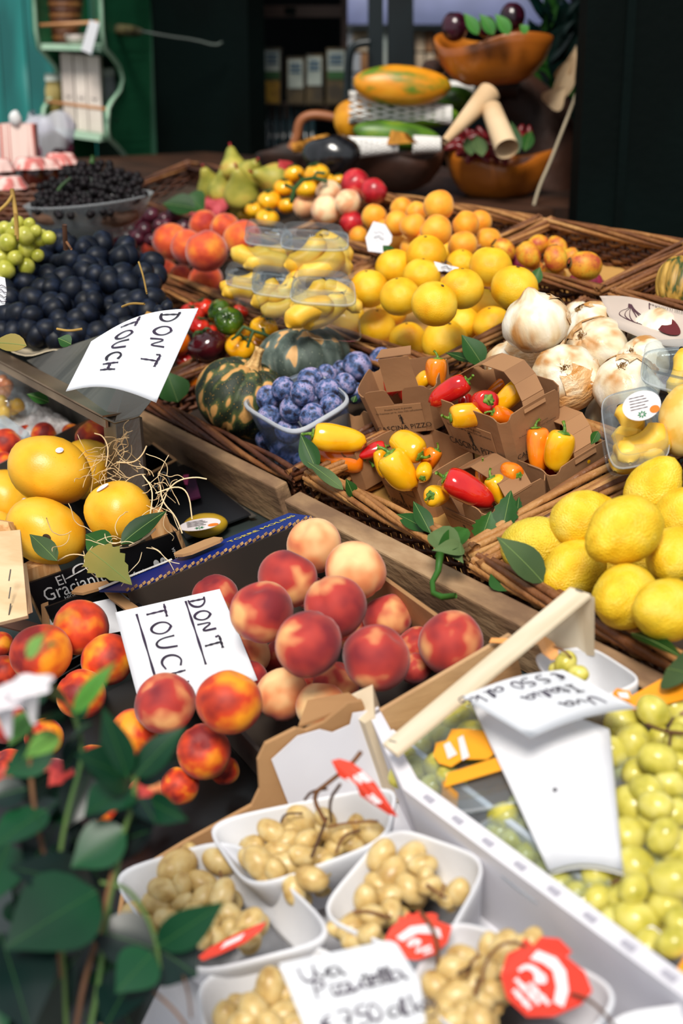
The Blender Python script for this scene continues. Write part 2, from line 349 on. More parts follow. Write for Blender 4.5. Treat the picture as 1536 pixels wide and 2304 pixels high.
# ---------------------------------------------------------------- wicker baskets
m_wick=[mat('wicker_brown','4e2c17','7a4a26','9c6c3a',scale=1.2,rough=.55,bump=.3,bscale=6,pos=(.3,.5,.75),stretch=(9,9,9)),
        mat('wicker_red','34170d','552c17','714424',scale=1.2,rough=.55,bump=.3,bscale=6,pos=(.3,.5,.75),stretch=(9,9,9)),
        mat('wicker_tan','80502a','a87440','c4965c',scale=1.2,rough=.55,bump=.3,bscale=6,pos=(.3,.5,.75),stretch=(9,9,9))]
m_liner=mat('tan_paper_liner','b98a45','c99a55',scale=3,rough=.85,bump=.15,bscale=12)
m_liner_d=mat('dark_paper_liner','2c2018','3a2b1e',scale=3,rough=.9,bump=.1,bscale=12)
def basket(a0,a1,b0,b1,h,label,liner=None,wm=0,rim=.011,front=True,rimn=7,c0=0.0,lh=.006):
    t=thing('wicker_basket',Lw((a0+a1)/2,(b0+b1)/2,c0),label,'basket'); g=random.Random(int(a0*1000+b0*77)); M=m_wick[wm]
    cs=[(a0,b0),(a1,b0),(a1,b1),(a0,b1)]
    part('base',lbox(a0+.008,a1-.008,b0+.008,b1-.008,c0,c0+.006),m_wick[1],t)
    if liner: part('paper_liner',lbox(a0+.012,a1-.012,b0+.012,b1-.012,c0+.0065,c0+.0065+lh),liner,t)
    rows=max(5,int((h-.012)/.0085))
    for k in range(4):
        p=A3(cs[k]);q=A3(cs[(k+1)%4]); L=np.linalg.norm(q-p); d=(q-p)/L; nn=np.array([d[1],-d[0]]); ns=max(4,int(L/.026)); off=rim*.9
        for s in range(ns+1):
            u=p+d*(L*s/ns)-nn*off; part('stake',tube([Lw(u[0],u[1],c0+.002),Lw(u[0],u[1],c0+h-.008)],.0026,5),m_wick[1],t,True)
        for r in range(rows):
            m=ns*3+1; P=[]
            for i in range(m):
                s=i/(m-1); u=p+d*(L*s)-nn*(off+.0048*math.cos(math.pi*s*ns)*(1 if r%2 else -1)); P.append(Lw(u[0],u[1],c0+.006+(h-.016)*(r+.5)/rows+g.uniform(-.0008,.0008)))
            part('weaver',tube(P,.0036,5),m_wick[g.choice([wm,wm,1,1])],t,True)
        for r in range(rimn):
            m=int(L/.02)+2; P=[]; ph=2*math.pi*r/rimn; tw=g.uniform(.8,1.2)
            for i in range(m):
                s=i/(m-1); an=ph+s*L*9*tw; u=p+d*(L*s)-nn*(off*1.0+rim*math.cos(an)*.85); P.append(Lw(u[0],u[1],c0+h-.004+rim*.8*math.sin(an)))
            part('rim_strand',tube(P,[rim*.36]*m,6),m_wick[g.choice([wm,wm,0,2 if wm!=1 else 0])],t,True)
    return t
basket(.775,1.095,1.315,1.712,.085,'wicker basket under the stacked cardboard punnets of small peppers',m_liner,2,.0135,rimn=9)
basket(.765,1.095,1.728,2.30,.085,'wicker basket holding the two striped pumpkins and the plums',m_liner_d,1,.0125,rimn=8)
basket(.765,1.16,.86,1.298,.085,'wicker basket full of big yellow lemons',m_liner_d,2,.0135,rimn=9)
basket(.80,1.095,2.32,2.95,.08,'wicker basket of red, yellow and green tomatoes',m_liner_d,0)
basket(1.115,1.375,1.83,2.36,.08,'wicker basket under the heap of yellow grapefruit',m_liner,0)
basket(1.115,1.375,2.38,2.98,.08,'wicker basket with the banana clamshells and the front heap of peaches',m_liner_d,0)
basket(1.235,1.41,1.20,1.80,.075,'wicker basket holding the big white onions',m_liner_d,1)
basket(1.425,1.64,1.77,2.145,.085,'wicker basket of prickly pears lined with tan paper',m_liner,0,lh=.01)
basket(1.395,1.64,2.165,2.74,.085,'wicker basket of apricots next to the prickly pears',m_liner,0)
basket(1.425,1.64,1.15,1.75,.085,'wicker basket with the striped gourd at the right edge',m_liner,0,lh=.012)
basket(1.395,1.66,2.78,3.75,.07,'wicker basket at the back with pears and yellow tomatoes',m_liner_d,1)
# ---------------------------------------------------------------- round fruit
m_gf=mat('grapefruit_peel','f2a80a','f8bf1c','fbd040',scale=1.1,rough=.38,bump=.22,bscale=26,pos=(.3,.5,.75),spec=.5,detail=2)
m_or=mat('apricot_skin','e88410','f2a01c','f7b93a',scale=1.0,rough=.55,bump=.05,bscale=20,pos=(.3,.5,.75),sheen=.2)
m_peach=mat('peach_skin','7a1620','b5342a','eeb070',scale=.75,rough=.75,bump=.05,bscale=60,pos=(.34,.53,.70),sheen=.2,detail=2.2)
m_peach_l=mat('pale_peach_skin','b6402f','e08a55','f3c78d',scale=.75,rough=.75,bump=.05,bscale=60,pos=(.33,.48,.66),sheen=.2,detail=1.8)
m_nect=mat('orange_peach_skin','7d1210','cf3c10','f79a15',scale=.8,rough=.6,bump=.04,bscale=60,pos=(.36,.51,.66),sheen=.12,detail=2.5)
m_peach_b=mat('back_peach_skin','a81f12','d9501a','ef8c22',scale=.9,rough=.7,bump=.05,pos=(.34,.52,.7),sheen=.4)
m_scar=mat('brown_stem_scar','4a3018','7a5a2a',scale=6,rough=.9)
m_leafs=mat('leaf_small','1e4a1c','2f6a2a',scale=3,rough=.5)
PEACH=mlib('peach_body',f_peach,m_peach,4); PEACHL=mlib('peach_body',f_peach,m_peach_l,2); NECT=mlib('nectarine_body',f_peach,m_nect,4); PEACHB=mlib('peach_body',f_peach,m_peach_b,3)
GF=mlib('grapefruit_body',f_citrus,m_gf,4); APR=mlib('apricot_body',f_peach,m_or,3)
def scar_mesh(): return revolve(lambda th,ph: np.array([.075*math.sin(th)*math.cos(ph)*(1+.3*math.cos(5*ph)),.075*math.sin(th)*math.sin(ph),.91+.025*math.cos(th)-.0]),6,10)
SCAR=mesh('stem_scar',scar_mesh(),m_scar)
SCAR2=mesh('stem_scar',xf(scar_mesh(),Matrix.Translation((0,0,-.06))),m_scar)
def heap(items,lib,name,base,where,cat,group,gap,part_fn=None,dirf=None,floor=None,labels=None,squash=1,rs=1.0):
    C,Rr=settle(items,floor); L=labels or rank_labels(items,gap,base,where); out=[]
    for i,(it,c,r) in enumerate(zip(items,C,Rr)):
        d=dirf(i,it) if dirf else cdir(RNG.uniform(-.6,.6),RNG.uniform(.1,1),RNG.uniform(-.2,.8))
        o=link(name,lib[i%len(lib)],place(c,r*rs*1.03,orient(d,roll=RNG.uniform(0,6.28))),None,L[i],cat,group)
        if part_fn: part_fn(o,i,it)
        out.append(o)
    return out
gfs=[(958,572,88,.17),(1103,600,94,.17),(887,602,86,.15),(1039,650,96,.2),(1157,648,104,.17),(977,684,104,.22),(900,668,90,.18),(829,650,88,.15),(948,622,84,.17),
     (778,716,86,.06),(847,735,84,.06),(918,767,86,.06),(1000,770,104,.08),(1040,728,82,.08),(1107,731,86,.07),(1092,688,76,.08),(1037,592,64,.12),(1003,566,52,.1),(880,700,70,.07),(1010,650,60,.1)]
def gpart(o,i,it): link('stem_scar',SCAR,None,o)
heap(gfs,GF,'grapefruit','round yellow grapefruit','the grapefruit heap','grapefruit','yellow grapefruit heaped in their basket',34,gpart,lambda i,it: cdir(RNG.uniform(-.25,.35),RNG.uniform(.75,1),RNG.uniform(.15,.6)))
aps=[(987,463,70,.19),(981,519,74,.18),(1047,505,62,.14),(1080,500,54,.11),(929,509,60,.15),(937,478,50,.14),(903,470,52,.13),(1041,553,68,.12),(1098,541,60,.09),(925,560,52,.1),(841,488,58,.12),
     (892,503,58,.14),(866,520,52,.1),(806,531,44,.07),(894,552,48,.08),(1010,560,50,.09),(960,545,50,.12),(848,548,44,.06),(940,590,44,.07)]
heap(aps,APR,'apricot','orange apricot','the apricot heap','apricot','orange apricots heaped behind the grapefruit',24,None,lambda i,it: cdir(RNG.uniform(-.8,.8),RNG.uniform(.2,1),RNG.uniform(-.3,.3)))
bps=[(384,543,82,.16),(427,557,84,.18),(464,565,96,.2),(458,506,66,.14),(507,513,68,.14),(546,537,88,.16),(339,598,56,.06),(372,614,60,.06),(408,624,58,.06),(463,631,78,.07),(340,560,50,.05)]
heap(bps,PEACHB,'peach','orange red peach','the peach heap left of the bananas','peach','orange red peaches left of the banana boxes',30)
# blue box peaches
bx=[(707,1227,127,.13),(646,1302,134,.15),(799,1285,137,.14),(588,1377,143,.15),(754,1365,141,.16),(693,1449,150,.17),(871,1391,112,.07),(846,1480,152,.14),(1014,1448,150,.09),(937,1450,84,.055),(933,1505,74,.05),
    (484,1344,106,.07),(559,1474,98,.07),(634,1562,118,.08),(622,1480,80,.05),(757,1541,106,.07),(723,1590,116,.06),(790,1420,90,.05),(700,1335,80,.05),(560,1530,90,.05),(690,1520,80,.05)]
lb=['peach at the top corner of the blue box under the yellow lettering','red peach second from the top of the blue box heap','pale streaked peach beside the wooden rail','red and cream peach right of the handwritten card on white',
 'rosy peach with a cream patch, middle of the heap','dark purplish peach with a deep crease, front middle','yellow red peach in the right side row by the cardboard wall','large red peach in front, right of the purplish one',
 'rosy peach leaning on the crate wall, rightmost in the box','small part of a red peach left of the rightmost peach','lowest small red peach beside the crate wall','dark red peach half behind the top edge of the lower card',
 'pale peach peeping out at the right edge of the lower card','cream and red peach just right of the front orange peach','peach wedged left of the purplish peach','dark peach under the large red front peach','pale orange peach lowest, behind the crate corner',
 'shaded peach at the bottom between the purplish and the large red peach','shaded peach at the bottom beneath the upper red peaches','shaded peach under the lower card edge','shaded peach below the purplish peach']
pm=[PEACHL[0],PEACH[0],PEACHL[1],PEACH[1],PEACH[2],PEACH[3],PEACH[0],PEACH[2],PEACH[1],PEACH[0],PEACH[3],PEACH[0],PEACHL[0],PEACHL[1],PEACH[1],PEACH[2],PEACHL[0],PEACH[0],PEACH[1],PEACH[2],PEACH[3]]
heap(bx,pm,'peach','','','peach','peaches in the blue cardboard box',30,labels=lb)
nb=[(183,1413,126,.12),(92,1471,138,.12),(242,1484,118,.09),(183,1563,114,.08),(371,1584,138,.13),(515,1580,148,.15),(458,1692,124,.08),(300,1650,112,.09),(12,1513,80,.07),(15,1625,100,.08),(405,1768,88,.05),(505,1732,68,.04),
    (0,1452,64,.06),(100,1660,90,.06),(120,1760,110,.06),(210,1730,110,.05),(20,1740,110,.06),(110,1860,110,.06),(250,1810,100,.05),(330,1790,90,.05)]
lb=['dark red peach in front of the white paper liner, behind the plant tip','red peach with yellow streak, leftmost upper','orange and red peach touching the left edge of the lower card','orange red peach behind the white flower leaves',
 'peach with a yellow orange patch overlapping the card bottom','round orange red peach on the bottom right corner of the card','orange red peach beside the torn cardboard edge','red peach behind the upright shiny leaf','purplish peach at the left edge of the photo',
 'yellow peach behind the white flower','yellow orange peach low beside the cardboard wall','small pink peach tucked against the cardboard corner','sliver of a red peach at the left photo edge','red peach hidden behind the flower leaves',
 'orange peach glimpsed through the upper shrub leaves','orange peach glimpsed behind the middle shrub stem','orange peach behind the leftmost shrub leaves','red orange peach low behind the shrub','orange peach deep behind the right shrub stem','orange peach right behind the dark shrub leaves']
heap(nb,NECT+[PEACH[0]],'peach','','','peach','orange red peaches in the black trays at the left',30,labels=lb)
# white peaches and nectarines far back
wp=[(687,464,56,.09),(732,472,66,.11),(739,433,56,.12),(782,455,58,.12)]
heap(wp,mlib('peach_body',f_peach,mat('white_peach','f0c890','e9a070','f4dcae',scale=.8,rough=.7,pos=(.3,.45,.62),sheen=.4),2),'peach','pale cream peach','the group by the red nectarines','peach','cream peaches at the back',20)
rn=[(798,414,66,.14),(841,430,60,.13),(790,500,52,.08)]
heap(rn,mlib('nectarine_body',f_peach,mat('red_nectarine','8e0f1c','c8202c','f0a080',scale=.8,rough=.3,pos=(.4,.6,.78),spec=.6),2),'nectarine','glossy red nectarine','the group before the wooden bowls','nectarine','red nectarines',20)
# pears
m_pear=mat('pear_skin','8a8c34','b8ac4a','c07a44',scale=.8,rough=.45,pos=(.4,.6,.8),dots='7a7a30',dscale=22,dsize=.08)
PEAR=mlib('pear_body',f_pear,m_pear,3); m_twig=mat('brown_twig','4a3420','6b4a2a',scale=8,rough=.8)
m_wax=mat('red_wax','a01820',rough=.4)
PST=mesh('stem',tube([(0,0,1.28),(.02,0,1.42),(.06,.02,1.58)],[.07,.06,.09],6),m_wax)
prs=[(541,424,70,.12),(497,420,52,.11),(472,412,54,.11),(606,400,62,.13),(565,388,60,.14),(524,372,56,.15),(532,476,44,.05)]
pd=[cdir(-.1,.7,.8),cdir(.1,.8,.7),cdir(-.3,.7,.8),cdir(-.8,.1,.7),cdir(.3,.3,.9),cdir(-.15,1,-.1),cdir(.7,.5,.2)]
C_,R_=settle(prs); lbl=['front green pear with a red waxed stem','narrow pear between two rounder green pears','leftmost green pear of the pear group','green pear lying with its red stem end to the left','pale green pear behind the front pear','tall pear with a brown blush standing at the back','pale green pear low beside the small tomatoes']
for i,(c,r) in enumerate(zip(C_,R_)):
    o=link('pear',PEAR[i%3],place(c,r*1.2,orient(pd[i],roll=i)),None,lbl[i],'pear','green pears at the back left'); link('stem',PST,None,o)
# tomatoes
def tmat(n,a,b,c=None,**k): return mat(n,a,b,c,scale=.9,rough=.12,spec=.6,coat=.3,pos=(.35,.6,.8),**k)
T={'y':tmat('tomato_yellow','f2a008','f8bc20'),'o':tmat('tomato_orange','e0560c','ef7a16'),'r':tmat('tomato_red','b3120c','d8321a'),'m':tmat('tomato_maroon','2a0a10','4a1218','6e1c1c'),'g':tmat('tomato_green','24400e','4c6a18','8a5a1c')}
TM={k:mlib('tomato_body',f_tomato,m,2) for k,m in T.items()}; m_cal=mat('calyx_green','17300f','2c4f1c',scale=5,rough=.6)
CAL=mesh('calyx',calyx(),m_cal)
toms=[('r',432,706,54,.1),('r',458,692,44,.1),('g',492,700,54,.13),('g',515,722,64,.14),('r',541,700,34,.1),('r',449,735,46,.09),('m',466,780,86,.11),('o',436,850,68,.06),('o',404,774,54,.08),('y',535,750,56,.1),
      ('y',594,738,62,.12),('y',541,782,66,.1),('y',580,775,50,.08),('r',420,812,44,.04),('r',470,745,36,.07),('m',420,760,30,.05),('r',500,760,40,.06),('o',440,805,44,.04)]
nm={'r':'red tomato','g':'green ribbed tomato','m':'dark maroon tomato','o':'orange tomato','y':'yellow vine tomato'}
tl=['bright red tomato beside the curled corner of the upper card','small red tomato at the back above the green ones','rear of the two green ribbed tomatoes','front of the two green ribbed tomatoes with dark stem star','small red tomato right of the green ones','red tomato under the green ribbed ones','big dark maroon tomato with a bright highlight',
 'glossy orange tomato left of the pumpkin','orange red tomato half behind the curled card','left rear yellow tomato on the vine','right rear yellow tomato on the vine','front yellow tomato on the vine','yellow tomato between vine and pumpkin stem','small red tomato under the maroon one','red tomato with thin green stem behind the maroon one','small maroon tomato tucked behind the card','shaded red tomato between the maroon and yellow ones','shaded orange tomato above the glossy orange one']
C_,R_=settle([t[1:] for t in toms])
for i,(t,c,r) in enumerate(zip(toms,C_,R_)):
    k=t[0]; d=[cdir(.1,.6,.8),cdir(-.3,.8,.4),cdir(-.6,.3,.5),cdir(-.1,.3,1),cdir(.5,1,0),cdir(.2,.9,.3),cdir(-.35,1,.1),cdir(-.5,.9,.1),cdir(-1,.5,0),cdir(-.2,.9,.5),cdir(.3,.9,.5),cdir(.35,.8,.6),cdir(.5,.9,.3)][i] if i<13 else cdir(0,1,.3)
    o=link('tomato',TM[k][i%2],place(c,r*1.06,orient(d,roll=i*1.1)),None,tl[i],'tomato','mixed tomatoes behind the upper card'); link('calyx',CAL,None,o)
vs=[PZ(548,735,2.56),PZ(570,745,2.54),PZ(595,752,2.54),PZ(612,760,2.53)]
solo('tomato_vine',join(tube([c for c in vs],.0032,6),tube([vs[0],PZ(530,757,2.53),PZ(520,765,2.53)],.0028,6),tube([vs[1],PZ(560,770,2.5),PZ(556,782,2.5)],.0028,6),tube([vs[2],PZ(590,738,2.54)],.0028,6)),m_cal,'green vine joining the yellow tomatoes behind the pumpkin','vine',smooth=True)
yt=[(605,451,52,.11),(638,423,46,.12),(690,426,50,.13),(661,392,46,.14),(712,392,56,.14),(646,463,42,.09),(572,472,42,.08),(601,492,52,.08),(550,486,32,.05),(762,405,30,.1),(575,500,34,.05),(735,405,34,.1)]
C_,R_=settle(yt); L_=rank_labels(yt,22,'small yellow tomato','the back tomato group')
for i,(c,r) in enumerate(zip(C_,R_)):
    o=link('tomato',TM['y'][i%2],place(c,r*1.04,orient(cdir(RNG.uniform(-.3,.3),1,RNG.uniform(0,.6)),roll=i)),None,L_[i],'tomato','yellow tomatoes beside the pears'); link('calyx',CAL,None,o)
vs=[PZ(655,455,3.1),PZ(662,425,3.12),PZ(680,405,3.15),PZ(705,400,3.16),PZ(735,408,3.18)]
solo('tomato_vine',join(tube(vs,.005,6),tube([vs[2],PZ(672,392,3.14)],.004,6),tube([vs[3],PZ(712,388,3.16),PZ(730,390,3.17)],.004,6),tube([vs[1],PZ(640,415,3.12)],.004,6)),m_cal,'dark green curling vine over the small yellow tomatoes','vine',smooth=True)
# lemons
m_lem=mat('lemon_peel','e6b40e','f2c926','f6d95c',scale=1.3,rough=.42,bump=.35,bscale=16,pos=(.3,.5,.8),spec=.5)
m_lemd=mat('lemon_peel_spotted','dcb81c','e8cc3a','efd95a',scale=1.3,rough=.45,bump=.4,bscale=16,pos=(.3,.5,.8),dots='7a6414',dscale=13,dsize=.1)
LEM=mlib('lemon_body',f_lemon,m_lem,4); LEMD=mlib('lemon_body',f_lemon,m_lemd,1)
lem=[(1203,1230,140,.10,(.7,.2,.3),0,'pitted greenish yellow lemon at the left corner of the lemon basket'),(1308,1166,128,.12,(.9,.4,-.3),1,'lemon behind and left of the topmost one'),
 (1407,1192,158,.17,(-.85,-.42,.35),2,'largest lemon lying on top of the heap'),(1467,1104,128,.13,(.5,.8,.2),3,'lemon under the clear banana box at the back'),(1292,1281,134,.08,(-.75,-.5,.5),0,'lemon with its tip to the lower left behind the slat'),
 (1410,1343,152,.13,(-.62,-.1,.8),1,'lemon with a knobby tip turned to the viewer'),(1502,1372,150,.13,(-.8,.1,.75),2,'rough lemon at the right front with pale tip'),(1520,1252,136,.11,(-.4,-.3,.8),3,'lemon at the right edge in the middle row'),
 (1532,1160,120,.1,(.5,.5,.2),0,'lemon cut by the right photo edge at the top'),(1370,1270,100,.05,(0,1,.2),1,'shaded lemon below the largest one'),(1450,1260,100,.05,(.5,1,.2),2,'shaded lemon deep in the heap at the right')]
C_,R_=settle([l[:4] for l in lem])
for i,(l,c,r) in enumerate(zip(lem,C_,R_)):
    link('lemon',LEMD[0] if i==0 else LEM[l[5]],place(c,r*1.0,orient(cdir(*l[4]),roll=i*.9)),None,l[6],'lemon','lemons in the wicker basket')
# mangoes
m_mango=mat('mango_skin','e39a12','efb226','f3c444',scale=.9,rough=.36,bump=.04,bscale=20,pos=(.28,.5,.75),dots='a8641a',dscale=9,dsize=.035,spec=.45)
MG=mlib('melon_body',lambda k:f_egg(k,1.0,.07,.93,26,32),m_mango,3)
m_stick=mat('fruit_sticker','e8e8f0','c6cbe6',scale=6,rough=.4,pos=(.5,.6)); m_navel=mat('dark_blossom_end','4a3418','2a1c0e',scale=5,rough=.9)
mg=[(113,1058,182,.22,(1.05,.9,1),'large yellow mango on top of the box with a round sticker'),(102,1196,176,.155,(1.05,.9,1),'yellow mango in front with a dark round stem scar'),(267,1154,154,.165,(1.,1.02,1),'yellow mango at the right of the box with oval sticker'),
    (190,1055,140,.11,(1,1,1),'yellow mango half hidden behind the top one'),(15,1130,150,.11,(1,1,1),'yellow mango at the left photo edge with a sticker'),(-10,1200,110,.08,(1,1,1),'sliver of a yellow mango at the left photo edge'),]
C_,R_=settle([l[:4] for l in mg])
MANGO=[]
for i,(l,c,r) in enumerate(zip(mg,C_,R_)):
    B=Matrix(((RT[0],UP[0],-FW[0],0),(RT[1],UP[1],-FW[1],0),(RT[2],UP[2],-FW[2],0),(0,0,0,1)))@Matrix.Rotation([-.35,-.45,-.2,.8,-.8,0][i],4,'Z')
    o=link('mango',MG[i%3],Matrix.Translation(Vector(c))@B@Matrix.Diagonal((r*l[4][0],r*l[4][1],r*.98,1)),None,l[5],'mango','yellow mangoes in the black box'); MANGO.append((o,c,r))
def decal(o,d,w,h,roll,m,name,lab=None,bump=1.012,rings=4):
    """a small oval patch wrapped on a unit ball in direction d (object space)"""
    M=orient(d,roll=roll); V=[]; 
    G=np.zeros((rings+1,24,3))
    for i in range(rings+1):
        for j in range(24):
            a=2*math.pi*j/24; x,y=w*i/rings*math.cos(a),h*i/rings*math.sin(a); v=Vector((x,y,math.sqrt(max(0,1-x*x-y*y)))); v=M.to_3x3()@v; q=1+.07*fnz(v,1.2,0); G[i,j]=v*bump
    return link(name,mesh(name,grid(G,cv=True),m),None,o,label=lab)
decal(MANGO[0][0],(.18,.6,.75),.11,.07,.3,m_stick,'sticker',bump=1.03)
decal(MANGO[1][0],(.25,-.02,.97),.1,.09,0,m_navel,'stem_scar',bump=1.03)
decal(MANGO[2][0],(-.5,.62,.6),.19,.09,2.5,m_stick,'sticker',bump=1.035)
decal(MANGO[4][0],(.45,.5,.75),.1,.08,0,m_stick,'sticker',bump=1.03)
nc=[(14,1000,74,.1),(205,984,70,.1),(213,972,60,.08),(98,978,58,.09),(5,1050,66,.08),(60,980,50,.07),(160,975,46,.07)]
heap(nc,NECT,'nectarine','red and orange nectarine','the box behind the mangoes','nectarine','nectarines behind the mangoes',20)
# pumpkins
m_pk=mat('pumpkin_skin','1c2817','46542c','cf9a58',scale=2.1,rough=.6,bump=.1,bscale=20,pos=(.48,.565,.6),stretch=(1.5,1.5,.62),detail=1.2,dots='b98a2a',dscale=17,dsize=.13)
m_pk2=mat('pumpkin_skin_pale','3f4c45','66736a','d8a76c',scale=1.9,rough=.65,bump=.1,bscale=20,pos=(.46,.58,.61),stretch=(1.6,1.6,.55),detail=1.2,dots='9aa08a',dscale=15,dsize=.1)
m_pst=mat('pumpkin_stem','b98c50','d7ae70',scale=5,rough=.75,bump=.3,bscale=10)
PS=mesh('stem',pumpkin_stem(),m_pst)
for (x,y,d,c,dr,m,lab) in [(545,893,192,.105,(.36,.86,.36),m_pk,'dark green striped pumpkin in front of the pale one'),(683,805,190,.095,(-.1,1,.22),m_pk2,'pale grey green striped pumpkin standing behind the plums')]:
    Cc,Rr=settle([(x,y,d,c)]); o=link('pumpkin',mesh('pumpkin_body',f_pumpkin(x*.1,10,.84 if x<600 else .72),m),place(Cc[0],Rr[0]*1.13,orient(cdir(*dr),roll=.4)),None,lab,'pumpkin','striped pumpkins'); link('stem',PS,Matrix.Translation((0,0,.1 if x<600 else .0)),o)
# plums
m_plum=mat('plum_bloom','1c1c34','4a6496','a198c0',scale=1.8,rough=.62,bump=.03,pos=(.36,.48,.62),dots='2c1a2c',dscale=5,dsize=.2,detail=4)
PL=mlib('plum_body',f_plum,m_plum,4)
pls=[(698,855,58,.13),(735,845,50,.11),(637,875,52,.13),(681,884,58,.14),(603,896,56,.12),(739,880,58,.13),(776,866,52,.1),(657,922,58,.12),(570,928,40,.09),(605,939,56,.1),(648,971,58,.09),(703,938,58,.11),(745,913,54,.11),
     (803,824,66,.09),(857,807,52,.08),(768,832,42,.08),(843,846,42,.05),(713,905,44,.1),(800,885,46,.06),(600,985,52,.05),(650,1030,52,.035),(700,990,52,.05),(630,1010,48,.03),(680,1040,44,.025),(580,965,44,.05),(760,935,46,.06)]
heap(pls,PL,'plum','blue plum with pale bloom','the plum heap','plum','blue plums with pale bloom',17,lambda o,i,it: link('stem_scar',SCAR2,None,o),lambda i,it: cdir(RNG.uniform(-.6,.6),RNG.uniform(-.2,.9),RNG.uniform(.2,.9)))
# prickly pears
m_pp=mat('prickly_pear_skin','b54a2a','dc9020','d9b838',scale=1.0,rough=.55,pos=(.32,.5,.7),dots='4a2a10',dscale=5,dsize=.13)
m_pp2=mat('prickly_pear_purple','6a1834','8d2442',scale=1.2,rough=.5,dots='3a1010',dscale=5,dsize=.12)
PP=mlib('prickly_pear_body',lambda k:f_egg(k,1.22,.06),m_pp,3); PPP=mlib('prickly_pear_body',lambda k:f_egg(k,1.4,.06),m_pp2,1)
CR=mesh('crown',tube([(0,0,1.1),(0,0,1.2),(0,0,1.215)],[.36,.4,.3],12),m_scar); CR2=mesh('crown',tube([(0,0,1.3),(0,0,1.4)],[.26,.3],12),m_cal)
pps=[(1132,563,50,.1),(1188,573,54,.11),(1210,550,44,.1),(1250,583,54,.1),(1252,556,46,.09),(1316,598,68,.1),(1204,614,50,.07),(1246,619,52,.06),(1316,637,60,.04),(1168,594,38,.06),(1282,581,44,.07)]
C_,R_=settle(pps); L_=rank_labels(pps,18,'yellow orange spotted prickly pear','the prickly pear heap'); L_[8]='purple prickly pear with green end, in front of the heap'; L_[9]='small crimson prickly pear beside the rightmost grapefruit'
for i,(c,r) in enumerate(zip(C_,R_)):
    b=PPP[0] if i in (8,9) else PP[i%3]; o=link('prickly_pear',b,place(c,r*(.98),orient(cdir(.9,-.05,.1) if i==8 else cdir(RNG.uniform(-1,1),RNG.uniform(0,1),RNG.uniform(-.4,.4)),roll=i)),None,L_[i],'prickly pear','prickly pears on tan paper'); link('crown',CR2 if i in(8,9) else CR,None,o)
# onions
m_on=mat('onion_skin','c48a4c','e2cda8','f0e8d6',scale=.9,rough=.35,bump=.12,bscale=3,pos=(.33,.45,.60),stretch=(1.6,1.6,.5),spec=.5,detail=2.2)
m_ons=mat('onion_loose_skin','c8873c','deb07a','efd9b6',scale=1.4,rough=.4,bump=.3,bscale=5,pos=(.3,.5,.7),stretch=(1,1,3))
m_root=mat('onion_roots','8a6238','b08850',scale=8,rough=.9)
ON=mlib('onion_body',f_onion,m_on,4); RT_=mesh('root_tuft',root_tuft(),m_root); SK=[mesh('loose_skin',onion_skin(k),m_ons) for k in range(4)]
ons=[(1206,727,146,.20,(.2,-.7,-.3),'round onion on top of the heap beside the grapefruit'),(1158,824,136,.11,(-.1,.75,.4),'onion at the left front behind the pepper punnet'),(1272,850,150,.14,(-.22,.25,1),'onion turned root end to the viewer in the front middle'),
 (1340,786,142,.13,(-.75,.45,.7),'onion behind the front middle one with a tuft at its left'),(1330,740,126,.12,(-.6,.8,.3),'white onion at the back beside the small skin scraps'),(1478,760,130,.12,(-.6,-.1,.7),'onion with orange dry skin below the printed paper bag'),
 (1445,815,120,.1,(-.7,.5,.7),'onion with a brown tuft left of the right clear box'),(1408,868,146,.12,(-.35,.7,.75),'onion behind the clear banana box with its tuft on top'),(1300,705,60,.08,(0,1,0),'small onion piece behind the top onion'),(1380,930,120,.06,(0,1,0),'onion under the clear banana box'),(1240,790,110,.06,(0,1,0),'onion deep between the front ones')]
C_,R_=settle([l[:4] for l in ons])
for i,(l,c,r) in enumerate(zip(ons,C_,R_)):
    o=link('onion',ON[i%4],place(c,r*1.03,orient(cdir(*l[4]),roll=i*1.3)),None,l[5],'onion','large white onions')
    link('root_tuft',RT_,None,o)
    if i<8: link('loose_skin',SK[i%4],None,o)
# ---------------------------------------------------------------- sheets, signs, handwriting
class Sheet:
    def __init__(s,TL,TR,BR,BL,bulge=None): s.c=[A3(q) for q in (TL,TR,BR,BL)]; s.n=nrm(np.cross(s.c[3]-s.c[0],s.c[1]-s.c[0])); s.b=bulge; s.n=s.n if s.n@(CAM-s.c[0])>0 else -s.n
    def __call__(s,u,v,h=0):
        a,b,c,d=s.c; p=(a*(1-u)+b*u)*(1-v)+(d*(1-u)+c*u)*v; return p+s.n*(h+(s.b(u,v) if s.b else 0))
    def mesh(s,nu=2,nv=2,th=.0006,u0=0,u1=1,v0=0,v1=1,h=0):
        f=lambda hh:A3([[s(u0+(u1-u0)*i/nu,v0+(v1-v0)*j/nv,hh) for j in range(nv+1)] for i in range(nu+1)])
        a,fa=grid(f(h)); b,fb=grid(f(h-th)); V=np.vstack([a,b]); n=len(a); F=fa+[tuple(q+n for q in reversed(x)) for x in fb]
        bd=[(i,0) for i in range(nu+1)]+[(nu,j) for j in range(1,nv+1)]+[(i,nv) for i in range(nu-1,-1,-1)]+[(0,j) for j in range(nv-1,0,-1)]
        ix=[i*(nv+1)+j for i,j in bd]
        for k in range(len(ix)): p,q=ix[k],ix[(k+1)%len(ix)]; F.append((p,q,q+n,p+n))
        return V,F
